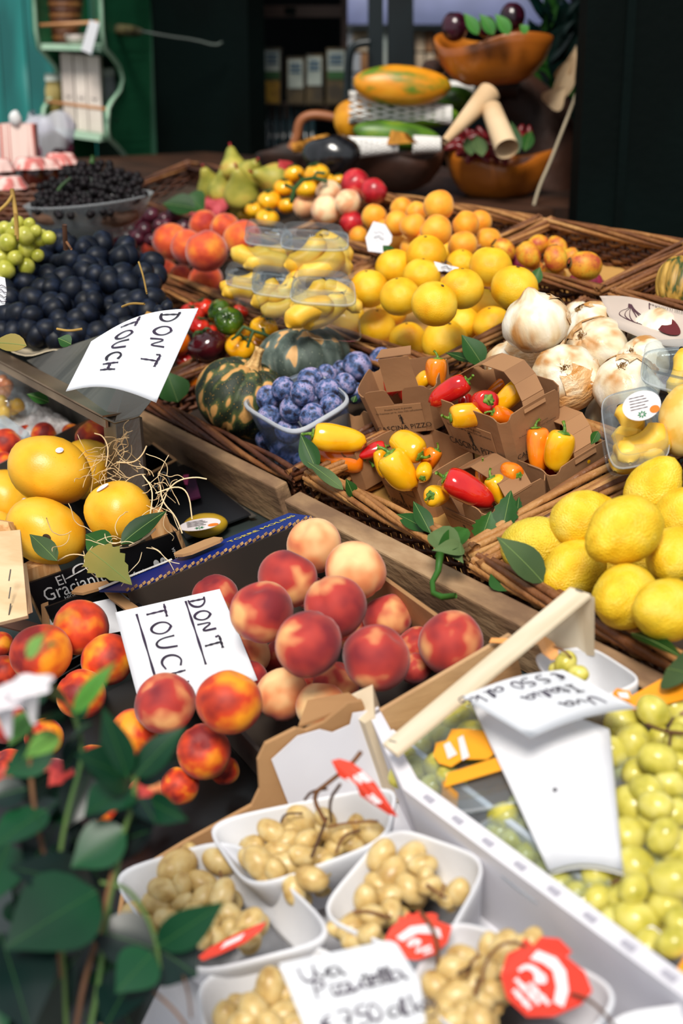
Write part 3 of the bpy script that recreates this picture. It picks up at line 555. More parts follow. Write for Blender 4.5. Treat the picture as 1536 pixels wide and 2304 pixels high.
GL={'D':[[(.05,0),(.1,1)],[(-.1,1),(.45,.95),(.8,.6),(.65,.2),(.3,.02),(-.1,0)]],'O':[[(.5,1),(.15,.85),(.02,.45),(.25,.05),(.6,.0),(.9,.35),(.85,.75),(.5,1)]],
 'N':[[(.05,0),(.1,1),(.7,0),(.75,1)]],"'":[[(.3,.75),(.25,1)]],'T':[[(-.1,1),(.9,.95)],[(.4,1),(.42,0)]],'U':[[(.05,1),(.05,.3),(.35,0),(.7,.2),(.8,1)]],'C':[[(.9,.85),(.5,1),(.12,.7),(.1,.25),(.45,0),(.9,.15)]],
 'H':[[(.1,1),(.1,0)],[(.8,1),(.75,0)],[(.1,.5),(.8,.5)]],'I':[[(.1,1),(.7,1)],[(.4,1),(.4,0)],[(.1,0),(.7,0)]],'P':[[(.1,0),(.15,1),(.6,.95),(.65,.6),(.15,.5)]],
 'v':[[(0,.55),(.3,0),(.65,.6)]],'a':[[(.65,.5),(.3,.6),(.05,.3),(.25,0),(.6,.2),(.65,.55),(.7,.05),(.9,0)]],'t':[[(.35,.9),(.35,.1),(.6,0)],[(.1,.6),(.65,.6)]],'l':[[(.25,0),(.2,.6),(.45,1),(.4,.4),(.35,.05),(.6,0)]],'i':[[(.3,.55),(.3,.0),(.5,0)],[(.32,.75),(.34,.8)]],
 'z':[[(.05,.55),(.6,.55),(.1,0),(.7,0)]],'u':[[(.05,.55),(.1,.05),(.5,.1),(.6,.55),(.65,0),(.85,.05)]],'e':[[(.1,.3),(.55,.35),(.45,.6),(.15,.45),(.15,.1),(.6,.02)]],'k':[[(.15,1),(.15,0)],[(.6,.5),(.18,.25),(.65,0)]],'g':[[(.6,.5),(.2,.5),(.1,.15),(.5,.1),(.62,.5),(.6,-.3),(.1,-.35)]],
 '5':[[(.75,1),(.2,1),(.15,.55),(.6,.55),(.7,.2),(.4,0),(.05,.05)]],'0':[[(.4,1),(.08,.6),(.2,.05),(.6,.1),(.72,.6),(.4,1)]],'7':[[(.05,.95),(.75,1),(.35,0)],[(.2,.5),(.65,.5)]],'.':[[(.3,0),(.36,.04)]],'€':[[(.7,.9),(.3,.85),(.15,.45),(.35,.02),(.7,.1)],[(0,.58),(.5,.58)],[(0,.4),(.5,.4)]]}
WID={"'":.35,'.':.35,'i':.6,'l':.6,'I':.8,' ':.55,'t':.7,'v':.75,'z':.8,'e':.75}
def smooth_pl(p,n=3):
    p=A3(p)
    for _ in range(n if len(p)>2 else 0):
        q=[p[0]]
        for a,b in zip(p[:-1],p[1:]): q+= [a*.75+b*.25,a*.25+b*.75]
        q.append(p[-1]); p=A3(q)
    return p
def ribbon(S,pl,w,h=.0014):
    w=w*1.45
    if len(pl)==2: a_,b_=A3(pl[0]),A3(pl[1]); pl=[a_+(b_-a_)*k/12 for k in range(13)]
    p=smooth_pl(pl,2); W=A3([S(u,v,h) for u,v in p]); T=np.gradient(W,axis=0) if len(W)>2 else np.repeat([W[1]-W[0]],2,0); V=[];F=[]
    for i in range(len(W)):
        s=np.cross(S.n,nrm(T[i])); k=w*(.8+.2*math.sin(i*.35+w*9e3)); V+= [W[i]-s*k,W[i]+s*k]
    for i in range(len(W)-1): F.append((2*i,2*i+1,2*i+3,2*i+2))
    return V,F
def handwrite(S,txt,o,rd,up,size,w,parent,m,adv=1.05):
    """o start (u,v); rd reading dir, up dir in sheet units; each letter one part"""
    o=A3(o);rd=A3(rd);up=A3(up); x=0
    for ch in txt:
        if ch!=' ': part('pen_letter',join(*[ribbon(S,[o+rd*(x+px*.8)*size+up*py*size for px,py in st],w) for st in GL[ch]]),m,parent)
        x+=WID.get(ch,1.)*adv*(.9 if ch.islower() else 1)
    return x*size
FC={}
def text_mesh(s):
    if s not in FC:
        c=bpy.data.curves.new('t','FONT'); c.body=s; c.size=1; c.resolution_u=2; c.align_x='CENTER'; o=bpy.data.objects.new('t',c); COL.objects.link(o); dg=bpy.context.evaluated_depsgraph_get(); me=o.evaluated_get(dg).to_mesh()
        FC[s]=(A3([tuple(v.co) for v in me.vertices]),[tuple(p.vertices) for p in me.polygons]); bpy.data.objects.remove(o); bpy.data.curves.remove(c)
    return FC[s]
def print_on(S,s,cu,cv,ru,rv,uu,uv,size,parent,m,name='printed_text',h=.0008,stretch=1):
    """text centred at (cu,cv); metric size; (ru,rv) reading dir and (uu,uv) up dir as unit steps on the sheet"""
    V,F=text_mesh(s); o=S(cu,cv,h); e=1e-3; r=nrm(S(cu+ru*e,cv+rv*e)-S(cu,cv)); u=S(cu+uu*e,cv+uv*e)-S(cu,cv); u=nrm(u-0*r)
    P=o+np.outer(V[:,0]*size*stretch,r)+np.outer((V[:,1]-.35)*size,u); return part(name,(P,F),m,parent)
m_card=mat('white_card','d6d8de','dee0e6',scale=6,rough=.7); m_ink=mat('purple_black_ink','1d1424','30203a',scale=9,rough=.5)
# upper card
B1=lambda u,v: .018*math.sin(math.pi*u)*(1-.2*v)+.012*(1-v)*u*u
t=thing('handwritten_card',PZ(300,800,2.0),'curved white DON\'T TOUCH card lying over the steel bracket below the dark grapes','card')
S1=Sheet(PZ(205,768,2.04),PZ(451,711,2.03),PZ(351,905,1.88),PZ(148,880,1.90),B1)
part('card_sheet',S1.mesh(24,18),m_card,t,True)
handwrite(S1,"DON'T",(.70,.06),(0,1),(1,0),.16,.0016,t,m_ink,.95); handwrite(S1,"TOUCH",(.33,.04),(0,1),(1,0),.165,.0016,t,m_ink,.95)
t=thing('handwritten_card',PZ(420,1450,1.8),'flat white DON\'T TOUCH card with underlined words lying among the peaches','card')
S2=Sheet(PZ(259,1378,1.80),PZ(494,1325,1.82),PZ(579,1530,1.66),PZ(318,1603,1.66),lambda u,v:.004*math.sin(math.pi*v))
part('card_sheet',S2.mesh(14,14),m_card,t,True)
handwrite(S2,"DON'T",(.68,.07),(0,1),(1,0),.15,.0012,t,m_ink,.92); handwrite(S2,"TOUCH",(.27,.05),(0,1),(1,0),.185,.0012,t,m_ink,.93)
part('underline',join(ribbon(S2,[(.655,.06),(.635,.75)],.0011),ribbon(S2,[(.185,.08),(.19,.93)],.0011)),m_ink,t)
t=thing('price_card',PZ(1230,1580,1.36),'white Uva Italia price card lying upside down over the clear grape boxes','card')
S3=Sheet(PZ(1434,1593,1.33),PZ(1193,1659,1.30),PZ(1038,1568,1.36),PZ(1265,1507,1.40),lambda u,v:.006*math.sin(math.pi*u))
part('card_sheet',S3.mesh(12,6),m_card,t,True)
handwrite(S3,'Uva',(.17,.33),(1,0),(0,-1),.17,.0008,t,m_ink,.8); handwrite(S3,'Italia',(.16,.62),(1,0),(0,-1),.16,.0008,t,m_ink,.75); handwrite(S3,'€ 5.50 al kg',(.1,.92),(1,0),(0,-1),.17,.0008,t,m_ink,.62)
t=thing('price_card',PZ(800,2230,1.12),'white Uva Pizzutella price card with cut corners at the bottom','card')
S4=Sheet(PZ(627,2168,1.13),PZ(905,2103,1.12),PZ(985,2296,1.06),PZ(705,2362,1.07))
tag=[(0,0),(.88,.03),(.93,.08),(.985,.55),(.9,1),(0,1)]
part('card_sheet',prism([S4(u,v) for u,v in tag],-S4.n*.0007),m_card,t)
handwrite(S4,'Uva',(.12,.30),(1,0),(0,-1),.2,.0008,t,m_ink,.62); handwrite(S4,'Pizzutella',(.17,.5),(1,0),(0,-1),.2,.0008,t,m_ink,.48); handwrite(S4,'€ 7.50 al kg',(.12,.88),(1,0),(0,-1),.21,.0008,t,m_ink,.46)
# small price tags
def tag_obj(cx,cy,Z,pts,label,dz=(0,0,0)):
    t=thing('price_tag',PZ(cx,cy,Z),label,'tag'); P=[PZ(cx+x,cy+y,Z+z) for x,y,z in pts]; part('paper',prism(P,FW*.001),m_card,t)
    a=PZ(cx-8,cy-10,Z-.004); 
    for i in range(4):
        y=cy-14+i*11; q=[PZ(cx-12+ (j*6),y+3*math.sin(j*2+i)+j*1.2,Z-.004) for j in range(5)]; part('pen_line',tube(q,.0007,4),m_ink,t)
    return t
tag_obj(852,535,2.78,[(-12,-37,.02),(14,-30,.02),(30,-5,0),(28,10,0),(8,34,-.02),(-24,30,-.02),(-30,0,0)],'white notched price tag standing among the apricots')
tag_obj(1004,602,2.42,[(-28,-14,.0),(28,0,0),(22,10,0),(-22,8,0)],'small white price tag slipped between the grapefruit')
tag_obj(3,655,2.1,[(-20,-38,0),(8,-30,0),(12,0,0),(8,30,0),(-20,36,0)],'white price tag cut by the left photo edge')
# ---------------------------------------------------------------- pepper punnets of brown card
m_kraft=mat('brown_card','8c6341','a2764f',scale=3,rough=.85,bump=.05,bscale=40); m_kraft_in=mat('brown_card_inside','8a6142','9c7250',scale=3,rough=.85)
m_print=mat('dark_brown_print','20150f',rough=.8)
def punnet(cx,ex,ey,w,d,h,label,front_print=True,side_print=True,handle='arc',flap=True,flare=.84,side_left=False):
    """cx: world centre of the bottom, ex along the front face (to the right), ey away from the viewer"""
    ez=EC; ex=nrm(ex);ey=nrm(ey); t=thing('cardboard_punnet',cx,label,'punnet','cardboard punnets of small peppers'); ch=.013
    ez=nrm(np.cross(ex,ey)); ez=ez if ez@EC>0 else -ez
    def q(x,y,z): s=flare+(1-flare)*z/h; return cx+ex*x*s+ey*y*s+ez*z
    part('base',prism([q(-w/2+ch,-d/2,0),q(w/2-ch,-d/2,0),q(w/2,-d/2+ch,0),q(w/2,d/2-ch,0),q(w/2-ch,d/2,0),q(-w/2+ch,d/2,0),q(-w/2,d/2-ch,0),q(-w/2,-d/2+ch,0)],ez*.002),m_kraft_in,t)
    walls=[((-w/2+ch,-d/2),(w/2-ch,-d/2),'n'),((w/2-ch,-d/2),(w/2,-d/2+ch),'c'),((w/2,-d/2+ch),(w/2,d/2-ch),'s'),((w/2,d/2-ch),(w/2-ch,d/2),'c'),((w/2-ch,d/2),(-w/2+ch,d/2),'b'),((-w/2+ch,d/2),(-w/2,d/2-ch),'c'),((-w/2,d/2-ch),(-w/2,-d/2+ch),'s'),((-w/2,-d/2+ch),(-w/2+ch,-d/2),'c')]
    for p0,p1,k in walls:
        f=lambda s,z:q(p0[0]+(p1[0]-p0[0])*s,p0[1]+(p1[1]-p0[1])*s,z)
        if k=='n': top=[(0,.93),(.04,.98),(.1,1),(.32,1),(.36,.97),(.42,.66),(.56,.66),(.61,.93),(.66,1),(.9,1),(.96,.98),(1,.93)]
        elif k=='c': top=[(0,.93),(.25,.88),(.75,.88),(1,.93)]
        elif k=='b': top=[(0,.93),(.08,1),(.92,1),(1,.93)]
        else: top=[(0,.93),(.06,1),(.3,1.02),(.7,1.02),(.94,1),(1,.93)]
        P=[f(0,0),f(1,0)]+[f(s,z*h) for s,z in reversed(top)]; n=nrm(np.cross(f(1,0)-f(0,0),f(0,h)-f(0,0))); c0=cx+ez*h*.5; n=n if n@(c0-f(.5,h*.5))>0 else -n
        part('corner_panel' if k=='c' else 'side_panel',prism(P,n*.0016),m_kraft,t)
    F=Sheet(q(-w/2+ch,-d/2,h),q(w/2-ch,-d/2,h),q(w/2-ch,-d/2,0),q(-w/2+ch,-d/2,0))
    if flap:
        v0=.34; n=F.n*.0012; part('outer_flap',prism([F(.10,v0,.0003),F(.86,v0+.02,.0003),F(.86,.98,.0003),F(.10,.98,.0003)],n),m_kraft,t)
    def pr(S,cu,sc):
        print_on(S,'Prodotti freschi di giornata',cu,.42,1,0,0,-1,.0052*sc,t,m_print,h=.002); print_on(S,'Più freschezza per te, meno CO2 nell\'ambiente',cu,.49,1,0,0,-1,.0050*sc,t,m_print,h=.002)
        print_on(S,'CASCINA PIZZO',cu,.84,1,0,0,-1,.0155*sc,t,m_print,h=.002)
        o=S(cu,.66,.002); r=nrm(S(cu+.01,.66)-S(cu,.66)); u=nrm(S(cu,.65)-S(cu,.66)); fg=[]
        for a in [[(-.2,-1),(.25,-1),(.2,-.2),(.3,.5),(.1,.75),(-.15,.7),(-.2,.2)],[(-.12,.78),(.12,.78),(.16,1.05),(0,1.15),(-.15,1.05)],[(-.45,-.5),(-.38,-.5),(-.3,.9),(-.38,.9)],[(-.35,.35),(-.1,.5),(-.1,.35),(-.35,.22)],[(-.5,.85),(-.2,.85),(-.28,1.05),(-.45,1.05)],[(.3,.3),(.42,-.1),(.3,-.15)],[(-.4,-1.1),(.45,-1.1),(.45,-1.02),(-.4,-1.02)]]:
            fg.append(([o+r*x*.009*sc+u*y*.010*sc for x,y in a],[tuple(range(len(a)))]))
        part('printed_figure',join(*fg),m_print,t)
    if front_print: pr(F,.47,w/.165)
    if side_print:
        S=Sheet(q(w/2,-d/2+ch,h),q(w/2,d/2-ch,h),q(w/2,d/2-ch,0),q(w/2,-d/2+ch,0)); pr(S,.5,d/.165)
    if handle=='arc':
        k0=.44;hw=.019; pts=[(w/2,.0,h*.9),(w*.47,.004,h*1.08),(w*.32,d*.14,h*1.24),(w*.12,d*.24,h*1.33),(-w*.18,d*.26,h*1.32),(-w*.3,d*.2,h*1.24),(-w*.47,d*.1,h*1.05),(-w/2,d*.02,h*.9)]
        for a,b in zip(pts[:-1],pts[1:]):
            A=cx+ex*a[0]+ey*(a[1]-hw)+ez*a[2];B_=cx+ex*b[0]+ey*(b[1]-hw)+ez*b[2]; part('handle_fold',prism([A,B_,B_+ey*2*hw,A+ey*2*hw],nrm(np.cross(ey,B_-A))*.0013),m_kraft,t)
    if handle=='up':
        A=q(-w*.1,-d/2,h*.95); part('handle_strip',prism([A,A+ex*.05,A+ex*.048+ez*.055-ey*.004,A+ex*.002+ez*.055-ey*.004],ey*.0014),m_kraft,t); T=A+ez*.055; part('handle_lock',prism([T-ex*.002,T+ex*.052,T+ex*.050+ey*.015+ez*.006,T+ex*.004+ey*.015+ez*.006],ez*.0014),m_kraft,t)
    if handle=='flat':
        hw=.022; pts=[(w/2,0,h*.98),(w*.3,.01,h*1.12),(0,d*.12,h*1.16),(-w*.3,d*.2,h*1.1),(-w/2,d*.2,h*.95)]
        for a,b in zip(pts[:-1],pts[1:]):
            A=cx+ex*a[0]+ey*(a[1]-hw)+ez*a[2];B_=cx+ex*b[0]+ey*(b[1]-hw)+ez*b[2]; part('handle_fold',prism([A,B_,B_+ey*2*hw,A+ey*2*hw],nrm(np.cross(ey,B_-A))*.0013),m_kraft,t)
    return t
SE=(-EB,EA)
punnet(Lw(.91,1.438,.012),*SE,.128,.115,.078,'front brown punnet with a red pepper, lowest and nearest of the stack',handle='flat')
punnet(Lw(.915,1.60,.010),*SE,.13,.11,.075,'brown punnet of plump yellow peppers left of the front one',handle=None,side_print=False)
punnet(Lw(.885,1.735,.030),*SE,.12,.10,.072,'leftmost low brown punnet with a long yellow pepper across it',handle=None,front_print=False,side_print=False)
punnet(Lw(1.025,1.437,.012),*SE,.13,.12,.078,'brown punnet at the right with orange and yellow peppers under its strap',handle='arc',front_print=False)
a_=nrm(EA*.07-EB*.085); punnet(Lw(.975,1.70,.085),a_,nrm(np.cross(EC,a_)),.125,.10,.078,'upper left brown punnet with an upright card strap',handle='up',side_print=False)
punnet(Lw(1.005,1.517,.082),*SE,.172,.115,.082,'topmost brown punnet of red and yellow peppers, fully printed front',handle='arc')
PM={'r':mat('pepper_red','a00c10','c81818','d83018',scale=.8,rough=.14,spec=.6,coat=.3,pos=(.3,.5,.8)),'y':mat('pepper_yellow','eb9a08','f7b514','f9c62c',scale=.8,rough=.16,spec=.6,coat=.3,pos=(.3,.5,.8)),'o':mat('pepper_orange','e0620a','f07d12','f59a1c',scale=.8,rough=.16,spec=.6,coat=.3,pos=(.3,.5,.8))}
m_pst2=mat('pepper_stem','3f6a1a','6f8f2c',scale=5,rough=.5)
PPM={k:[mesh('pepper_body',f_pepper(2.2,2.4,3,.6),m),mesh('pepper_body',f_pepper(5.1,1.75,3,.7),m)] for k,m in PM.items()}; PPS=[mesh('stem',pepper_stem(2.4),m_pst2),mesh('stem',pepper_stem(1.75),m_pst2)]
pep=[('r',1012,882,92,.165,(.8,.5,.3),0,'red pepper at the left of the topmost punnet'),('r',1088,900,74,.165,(.2,-.05,1),1,'red pepper showing its green stem end in the topmost punnet'),('y',1062,935,98,.15,(-.9,-.1,.1),0,'yellow pepper lying across the front of the topmost punnet'),
 ('y',1145,900,84,.15,(.5,.5,.2),0,'dark yellow pepper under the strap of the topmost punnet'),('o',1132,935,58,.145,(-.7,.2,.3),1,'orange pepper at the right front of the topmost punnet'),('o',1120,870,60,.13,(.9,.7,.2),0,'orange pepper with a stem poking out at the right'),('r',1040,915,60,.12,(0,1,0),1,'shaded red pepper at the bottom of the topmost punnet'),
 ('o',984,838,62,.16,(0,1,.2),1,'round orange pepper in the upper left punnet'),('y',950,856,44,.15,(.6,.6,.3),1,'small yellow pepper tip in the upper left punnet'),('r',878,862,50,.14,(0,1,0),1,'red pepper sliver in the upper left punnet'),('r',915,870,60,.12,(0,1,0),1,'shaded red pepper inside the upper left punnet'),
 ('y',760,986,112,.125,(-.95,.15,.1),0,'long yellow pepper on top of the leftmost punnet'),('o',768,1022,108,.09,(.9,-.2,.1),0,'long orange pepper under the long yellow one'),('r',838,1014,60,.09,(.9,.3,0),0,'dark red pepper right of the long yellow one'),
 ('y',915,1008,80,.115,(.75,-.5,.5),1,'yellow pepper with curled green stem in the second punnet'),('y',902,1056,92,.1,(-.6,.8,.2),1,'big yellow pepper with stem at upper left in the second punnet'),('y',858,1042,58,.08,(-.2,.9,0),0,'small yellow pepper at the left of the second punnet'),('y',952,1062,46,.09,(-.1,-.5,.6),1,'small yellow pepper at the right of the second punnet'),('o',972,1035,52,.09,(.3,.6,.2),1,'orange yellow pepper behind the second punnet\'s right tab'),
 ('y',984,1112,64,.1,(-.55,-.1,.85),1,'yellow pepper with dark green stem turned to the viewer in the front punnet'),('r',1052,1102,116,.105,(-.85,.45,.1),0,'large red pepper lying in the front punnet'),('y',1118,1104,66,.085,(-.3,.6,.1),1,'yellow pepper right of the large red one'),('o',1152,1062,54,.1,(.4,-.3,.7),1,'small orange pepper under the topmost punnet\'s corner'),('o',1085,1075,60,.08,(0,1,0),0,'orange pepper behind the large red one'),
 ('o',1206,1012,96,.1,(-.05,1,.1),0,'tall orange pepper in the right punnet'),('y',1258,1014,84,.105,(.2,.9,.3),1,'plump yellow pepper in the right punnet'),('y',1302,1040,54,.07,(.5,.5,.3),1,'small yellow pepper at the right end of the right punnet'),('r',1236,1052,44,.06,(0,1,0),1,'red pepper bit below the yellow one in the right punnet'),('o',1175,1030,40,.06,(0,1,0),1,'orange pepper bit at the left of the right punnet')]
for i,(k,x,y,L,c,dr,v,lab) in enumerate(pep):
    Ln=(2.4,1.75)[v]; P=Pc(x,y,c); Z=(P-CAM)@FW; s=1.12*L*Z/FPX/Ln; fat=1.05 if v==0 else 1.02
    M=orient(cdir(*dr),roll=i*1.7); o=link('pepper',PPM[k][v],Matrix.Translation(Vector(P))@M@Matrix.Diagonal((s*fat,s*fat,s,1)),None,lab,'pepper','small peppers in the card punnets'); link('stem',PPS[v],None,o)
# ---------------------------------------------------------------- leaves
m_leaf=mat('bay_leaf','12300f','235019','3a6a26',scale=3,rough=.5,pos=(.3,.55,.8),bump=.1,bscale=10,spec=.25); m_leaf2=mat('dull_leaf','3a4f2e','5a6f44',scale=3,rough=.65,spec=.2); m_leafdry=mat('dry_leaf','6a6a2a','8f7a34',scale=3,rough=.7)
m_vein=mat('leaf_vein','5f7a3c','7a9450',scale=3,rough=.5)
def leaf_mesh(p0,p1,w,nh,fold=.25,curl=.12,n=8,teeth=0):
    p0=A3(p0);p1=A3(p1);ax=p1-p0;L=np.linalg.norm(ax);t=ax/L;nh=nrm(nh-t*(nh@t));s=np.cross(t,nh); G=np.zeros((n+1,5,3)); Wd=[]
    for i in range(n+1):
        u=i/n; ww=w*.5*(math.sin(math.pi*u**.8))**(.85 if u<.4 else 1.15)*1.05+.0003; ww*=1+(teeth*.12*(1 if i%2 else -1)); c=p0+ax*u+nh*(-curl*L*(u-.0)**2+curl*L*.5*u)
        for j,x in enumerate((-1,-.5,0,.5,1)): G[i,j]=c+s*ww*x+nh*abs(x)*ww*fold
    a,f=grid(G); b=a-np.tile(nh*.0005,(len(a),1)); k=len(a); V=np.vstack([a,b]); F=f+[tuple(q+k for q in reversed(x)) for x in f]
    mid=[G[i,2]+nh*.0004 for i in range(n+1)]; return (V,F),mid
def leaf(p0,p1,w,label,m=None,nh=None,fold=.25,curl=.15,group=None,parent=None,vein=True,teeth=0,vw=.00045):
    nh=-FW+.4*UP if nh is None else nh; vf,mid=leaf_mesh(p0,p1,w,A3(nh),fold,curl,12 if teeth else 8,teeth)
    if parent is not None:
        o=part('leaf',vf,m or m_leaf,parent,True)
        if vein: 
            v=tube(mid,[vw]*(len(mid)-1)+[vw*.3],4); part('midrib',v,m_vein,parent,True) if False else link('midrib',mesh('midrib',(v[0]-A3(parent.location),v[1]),m_vein),None,o)
        return o
    o=solo('leaf',vf,m or m_leaf,label,'leaf',group,True)
    if vein: v=tube(mid,[vw]*(len(mid)-1)+[vw*.3],4); link('midrib',mesh('midrib',(v[0]-A3(o.location),v[1]),m_vein),None,o)
    return o
lv=[(1085,822,2.16,1040,752,2.16,.036,'glossy green leaf standing between grapefruit and onions',m_leaf),(1060,815,2.18,1002,790,2.2,.016,'narrow dark leaf left of the glossy one by the grapefruit',m_leaf),
 (712,1058,2.05,675,975,2.06,.028,'dark leaf at the left end of the pepper basket, upper',m_leaf),(772,1102,2.0,690,1035,2.02,.018,'narrow grey green leaf lying on the basket rim at the left',m_leaf2),(795,1118,1.99,780,1078,1.98,.018,'short leaf on the rim below the leftmost punnet',m_leaf),
 (965,1195,1.85,888,1152,1.9,.022,'dark leaf on the rim below the second punnet',m_leaf),(968,1200,1.84,930,1125,1.86,.022,'upright dark leaf on the rim right of the dark one',m_leaf),
 (1078,1222,1.80,1105,1150,1.80,.030,'toothed green leaf against the front punnet corner',m_leaf),(1128,1208,1.80,1148,1100,1.82,.030,'tall toothed leaf beside the front punnet\'s printed side',m_leaf),(1160,1175,1.82,1168,1115,1.84,.012,'slim leaf behind the tall toothed one',m_leaf),
 (1222,1312,1.66,1122,1205,1.66,.040,'pale grey green leaf on the lemon basket rim',m_leaf2),(1140,1330,1.70,1105,1280,1.72,.026,'dark leaf tucked in the lemon basket corner',m_leaf),(1160,1195,1.76,1128,1212,1.77,.01,'tiny leaf at the basket corner',m_leaf2),
 (1420,1425,1.5,1536,1470,1.42,.022,'dark leaf on the rim under the right front lemon',m_leaf),(1560,1520,1.38,1495,1500,1.42,.05,'green leaf at the right edge below the lemons',m_leaf2),
 (1200,640,2.4,1215,600,2.4,.02,'dark leaf bit beside the prickly pears',m_leaf),(948,548,2.7,985,520,2.7,.012,'small leaf among the apricots',m_leaf),(885,575,2.68,860,550,2.7,.018,'small leaf under the apricot tag',m_leaf),
 (400,905,2.45,375,835,2.45,.055,'broad dark leaf left of the dark green pumpkin',m_leaf),(440,470,3.3,365,455,3.3,.06,'big green leaf behind the peach heap at the back',m_leaf),(420,440,3.4,460,475,3.4,.06,'second green leaf beside the red chard at the back',m_leaf),
 (160,775,1.95,130,760,1.95,.02,'small leaf under the grapes on the tan cloth',m_leaf),(60,778,1.97,-20,768,1.97,.028,'olive leaf at the left below the dark grapes',m_leafdry),
 (272,1225,1.86,372,1145,1.88,.030,'green leaf lying against the right mango',m_leaf),(200,1238,1.86,292,1308,1.80,.046,'yellow spotted green leaf hanging over the black box',m_leafdry),(128,1262,1.86,66,1198,1.88,.026,'pointed leaf in front of the scarred mango',m_leaf2),
 (250,1240,1.88,190,1200,1.9,.036,'dark leaf between the two front mangoes',m_leaf),(110,905,2.3,60,885,2.3,.02,'leaf bit by the ice tray rim',m_leaf),(1345,970,1.86,1330,1000,1.86,.012,'little leaf at the clear banana box',m_leaf),(795,905,2.2,800,890,2.2,.01,'tiny leaf at the punnet rim',m_leaf)]
for i,(x0,y0,z0,x1,y1,z1,w_,lab,m) in enumerate(lv):
    leaf(PZ(x0,y0,z0),PZ(x1,y1,z1),w_,lab,m,nh=-FW+UP*.5+RT*(.3*math.sin(i*2.1)),teeth=1 if 'toothed' in lab or 'spotted' in lab else 0)
tw_=thing('twisted_leaf',PZ(1010,1250,1.75),'twisted wilted leaf with curled stalk hanging over the wooden rail','leaf')
part('blade',leaf_mesh(PZ(975,1195,1.76),PZ(1040,1262,1.70),.034,-FW+UP*.3,.6,.1)[0],m_leaf2,tw_,True); part('blade',leaf_mesh(PZ(1052,1190,1.76),PZ(975,1265,1.70),.026,-FW-RT*.4,.7,-.2)[0],m_leaf,tw_,True)
part('blade',leaf_mesh(PZ(1045,1240,1.72),PZ(978,1232,1.70),.022,-FW+UP*.6,.5,.3)[0],m_leaf2,tw_,True)
part('stalk',tube([PZ(990,1245,1.70),PZ(985,1285,1.69),PZ(972,1310,1.68),PZ(975,1335,1.66),PZ(995,1343,1.65),PZ(1025,1340,1.64)],[.005,.004,.0035,.0035,.004,.0035],7),m_leaf,tw_,True)
# ---------------------------------------------------------------- clear boxes
m_clear=clear('clear_plastic','f4f8fa',.06,.05,.15,14); m_clear2=clear('clear_plastic_rim','e6eef2',.28,.12); m_foam=mat('white_foam','d8d9df','e2e3e8',scale=8,rough=.6,sub=0,bump=.03,bscale=60)
def rr(k,sup=.22,n=32):   # rounded unit square outline, centre 0, half 1
    o=[]
    for i in range(n):
        a=2*math.pi*(i+.5)/n; c,s=math.cos(a),math.sin(a); e=.42; o.append((math.copysign(abs(c)**e,c),math.copysign(abs(s)**e,s)))
    return o
def quadbox(Q,prof,up,n=32):
    """Q four world corners of the rim; prof list of (scale,height); rounded loops"""
    Q=[A3(q) for q in Q]; G=np.zeros((len(prof),n,3)); o=rr(0,n=n)
    for i,(s,h) in enumerate(prof):
        for j,(x,y) in enumerate(o):
            u=(x*s+1)/2; v=(y*s+1)/2; G[i,j]=(Q[0]*(1-u)+Q[1]*u)*(1-v)+(Q[3]*(1-u)+Q[2]*u)*v+up*h
    return grid(G,cv=True,caps=True)
def clam(Q,h,label,up=None,lid=.018,group=None,name='clear_box'):
    up=EC if up is None else up; Q=[A3(q) for q in Q]; t=thing(name,sum(Q)/4-up*h,label,'plastic box',group)
    part('tray_bottom',quadbox(Q,[(.80,-h),(.86,-h),(.93,-h*.5),(.9,-h*.45),(.99,-.002)],up),m_clear,t,True)
    part('lid',quadbox(Q,[(.99,.001),(.95,lid*.5),(.9,lid),(.84,lid*1.1),(.82,lid*.8),(.5,lid*.8)],up),m_clear,t,True)
    V=quadbox(Q,[(1,-.002),(1.03,-.002),(1.03,.002),(1,.002)],up); V=(V[0],V[1][:-2]+[]) ; part('rim',V,m_clear2,t,True); return t
def tray(Q,h,label,mt=None,cat='tray',wall=.05,group=None,name='foam_tray',up=None,slope=.80):
    up=EC if up is None else up; Q=[A3(q) for q in Q]; t=thing(name,sum(Q)/4-up*h,label,cat,group); w1=1-wall
    part('shell',quadbox(Q,[(slope-.02,-h),(slope+.02,-h),(.985,-.006),(1.0,-.002),(.995,.002),(.97,.003),(w1,-.001),(w1-.01,-.006),(slope-.05,-h*.9),(slope-.12,-h*.93)],up,40),mt or m_foam,t,True); return t
# plum punnet
m_pun=clear('punnet_plastic','c9d6e6',.14,.12,.05)
t=tray([Pc(535,908,.125),Pc(662,984,.125),Pc(797,903,.125),Pc(700,832,.125)],.11,'clear blue tinted punnet full of blue plums',m_pun,'punnet',.03,name='plastic_punnet')
Q=[Pc(535,908,.125),Pc(662,984,.125),Pc(797,903,.125),Pc(700,832,.125)]; V=quadbox(Q,[(.975,.0),(1.035,-.002),(1.04,.003),(.98,.005)],EC); part('rim',(V[0],V[1][:-2]),clear('punnet_rim','dfe8f2',.55,.2),t,True)
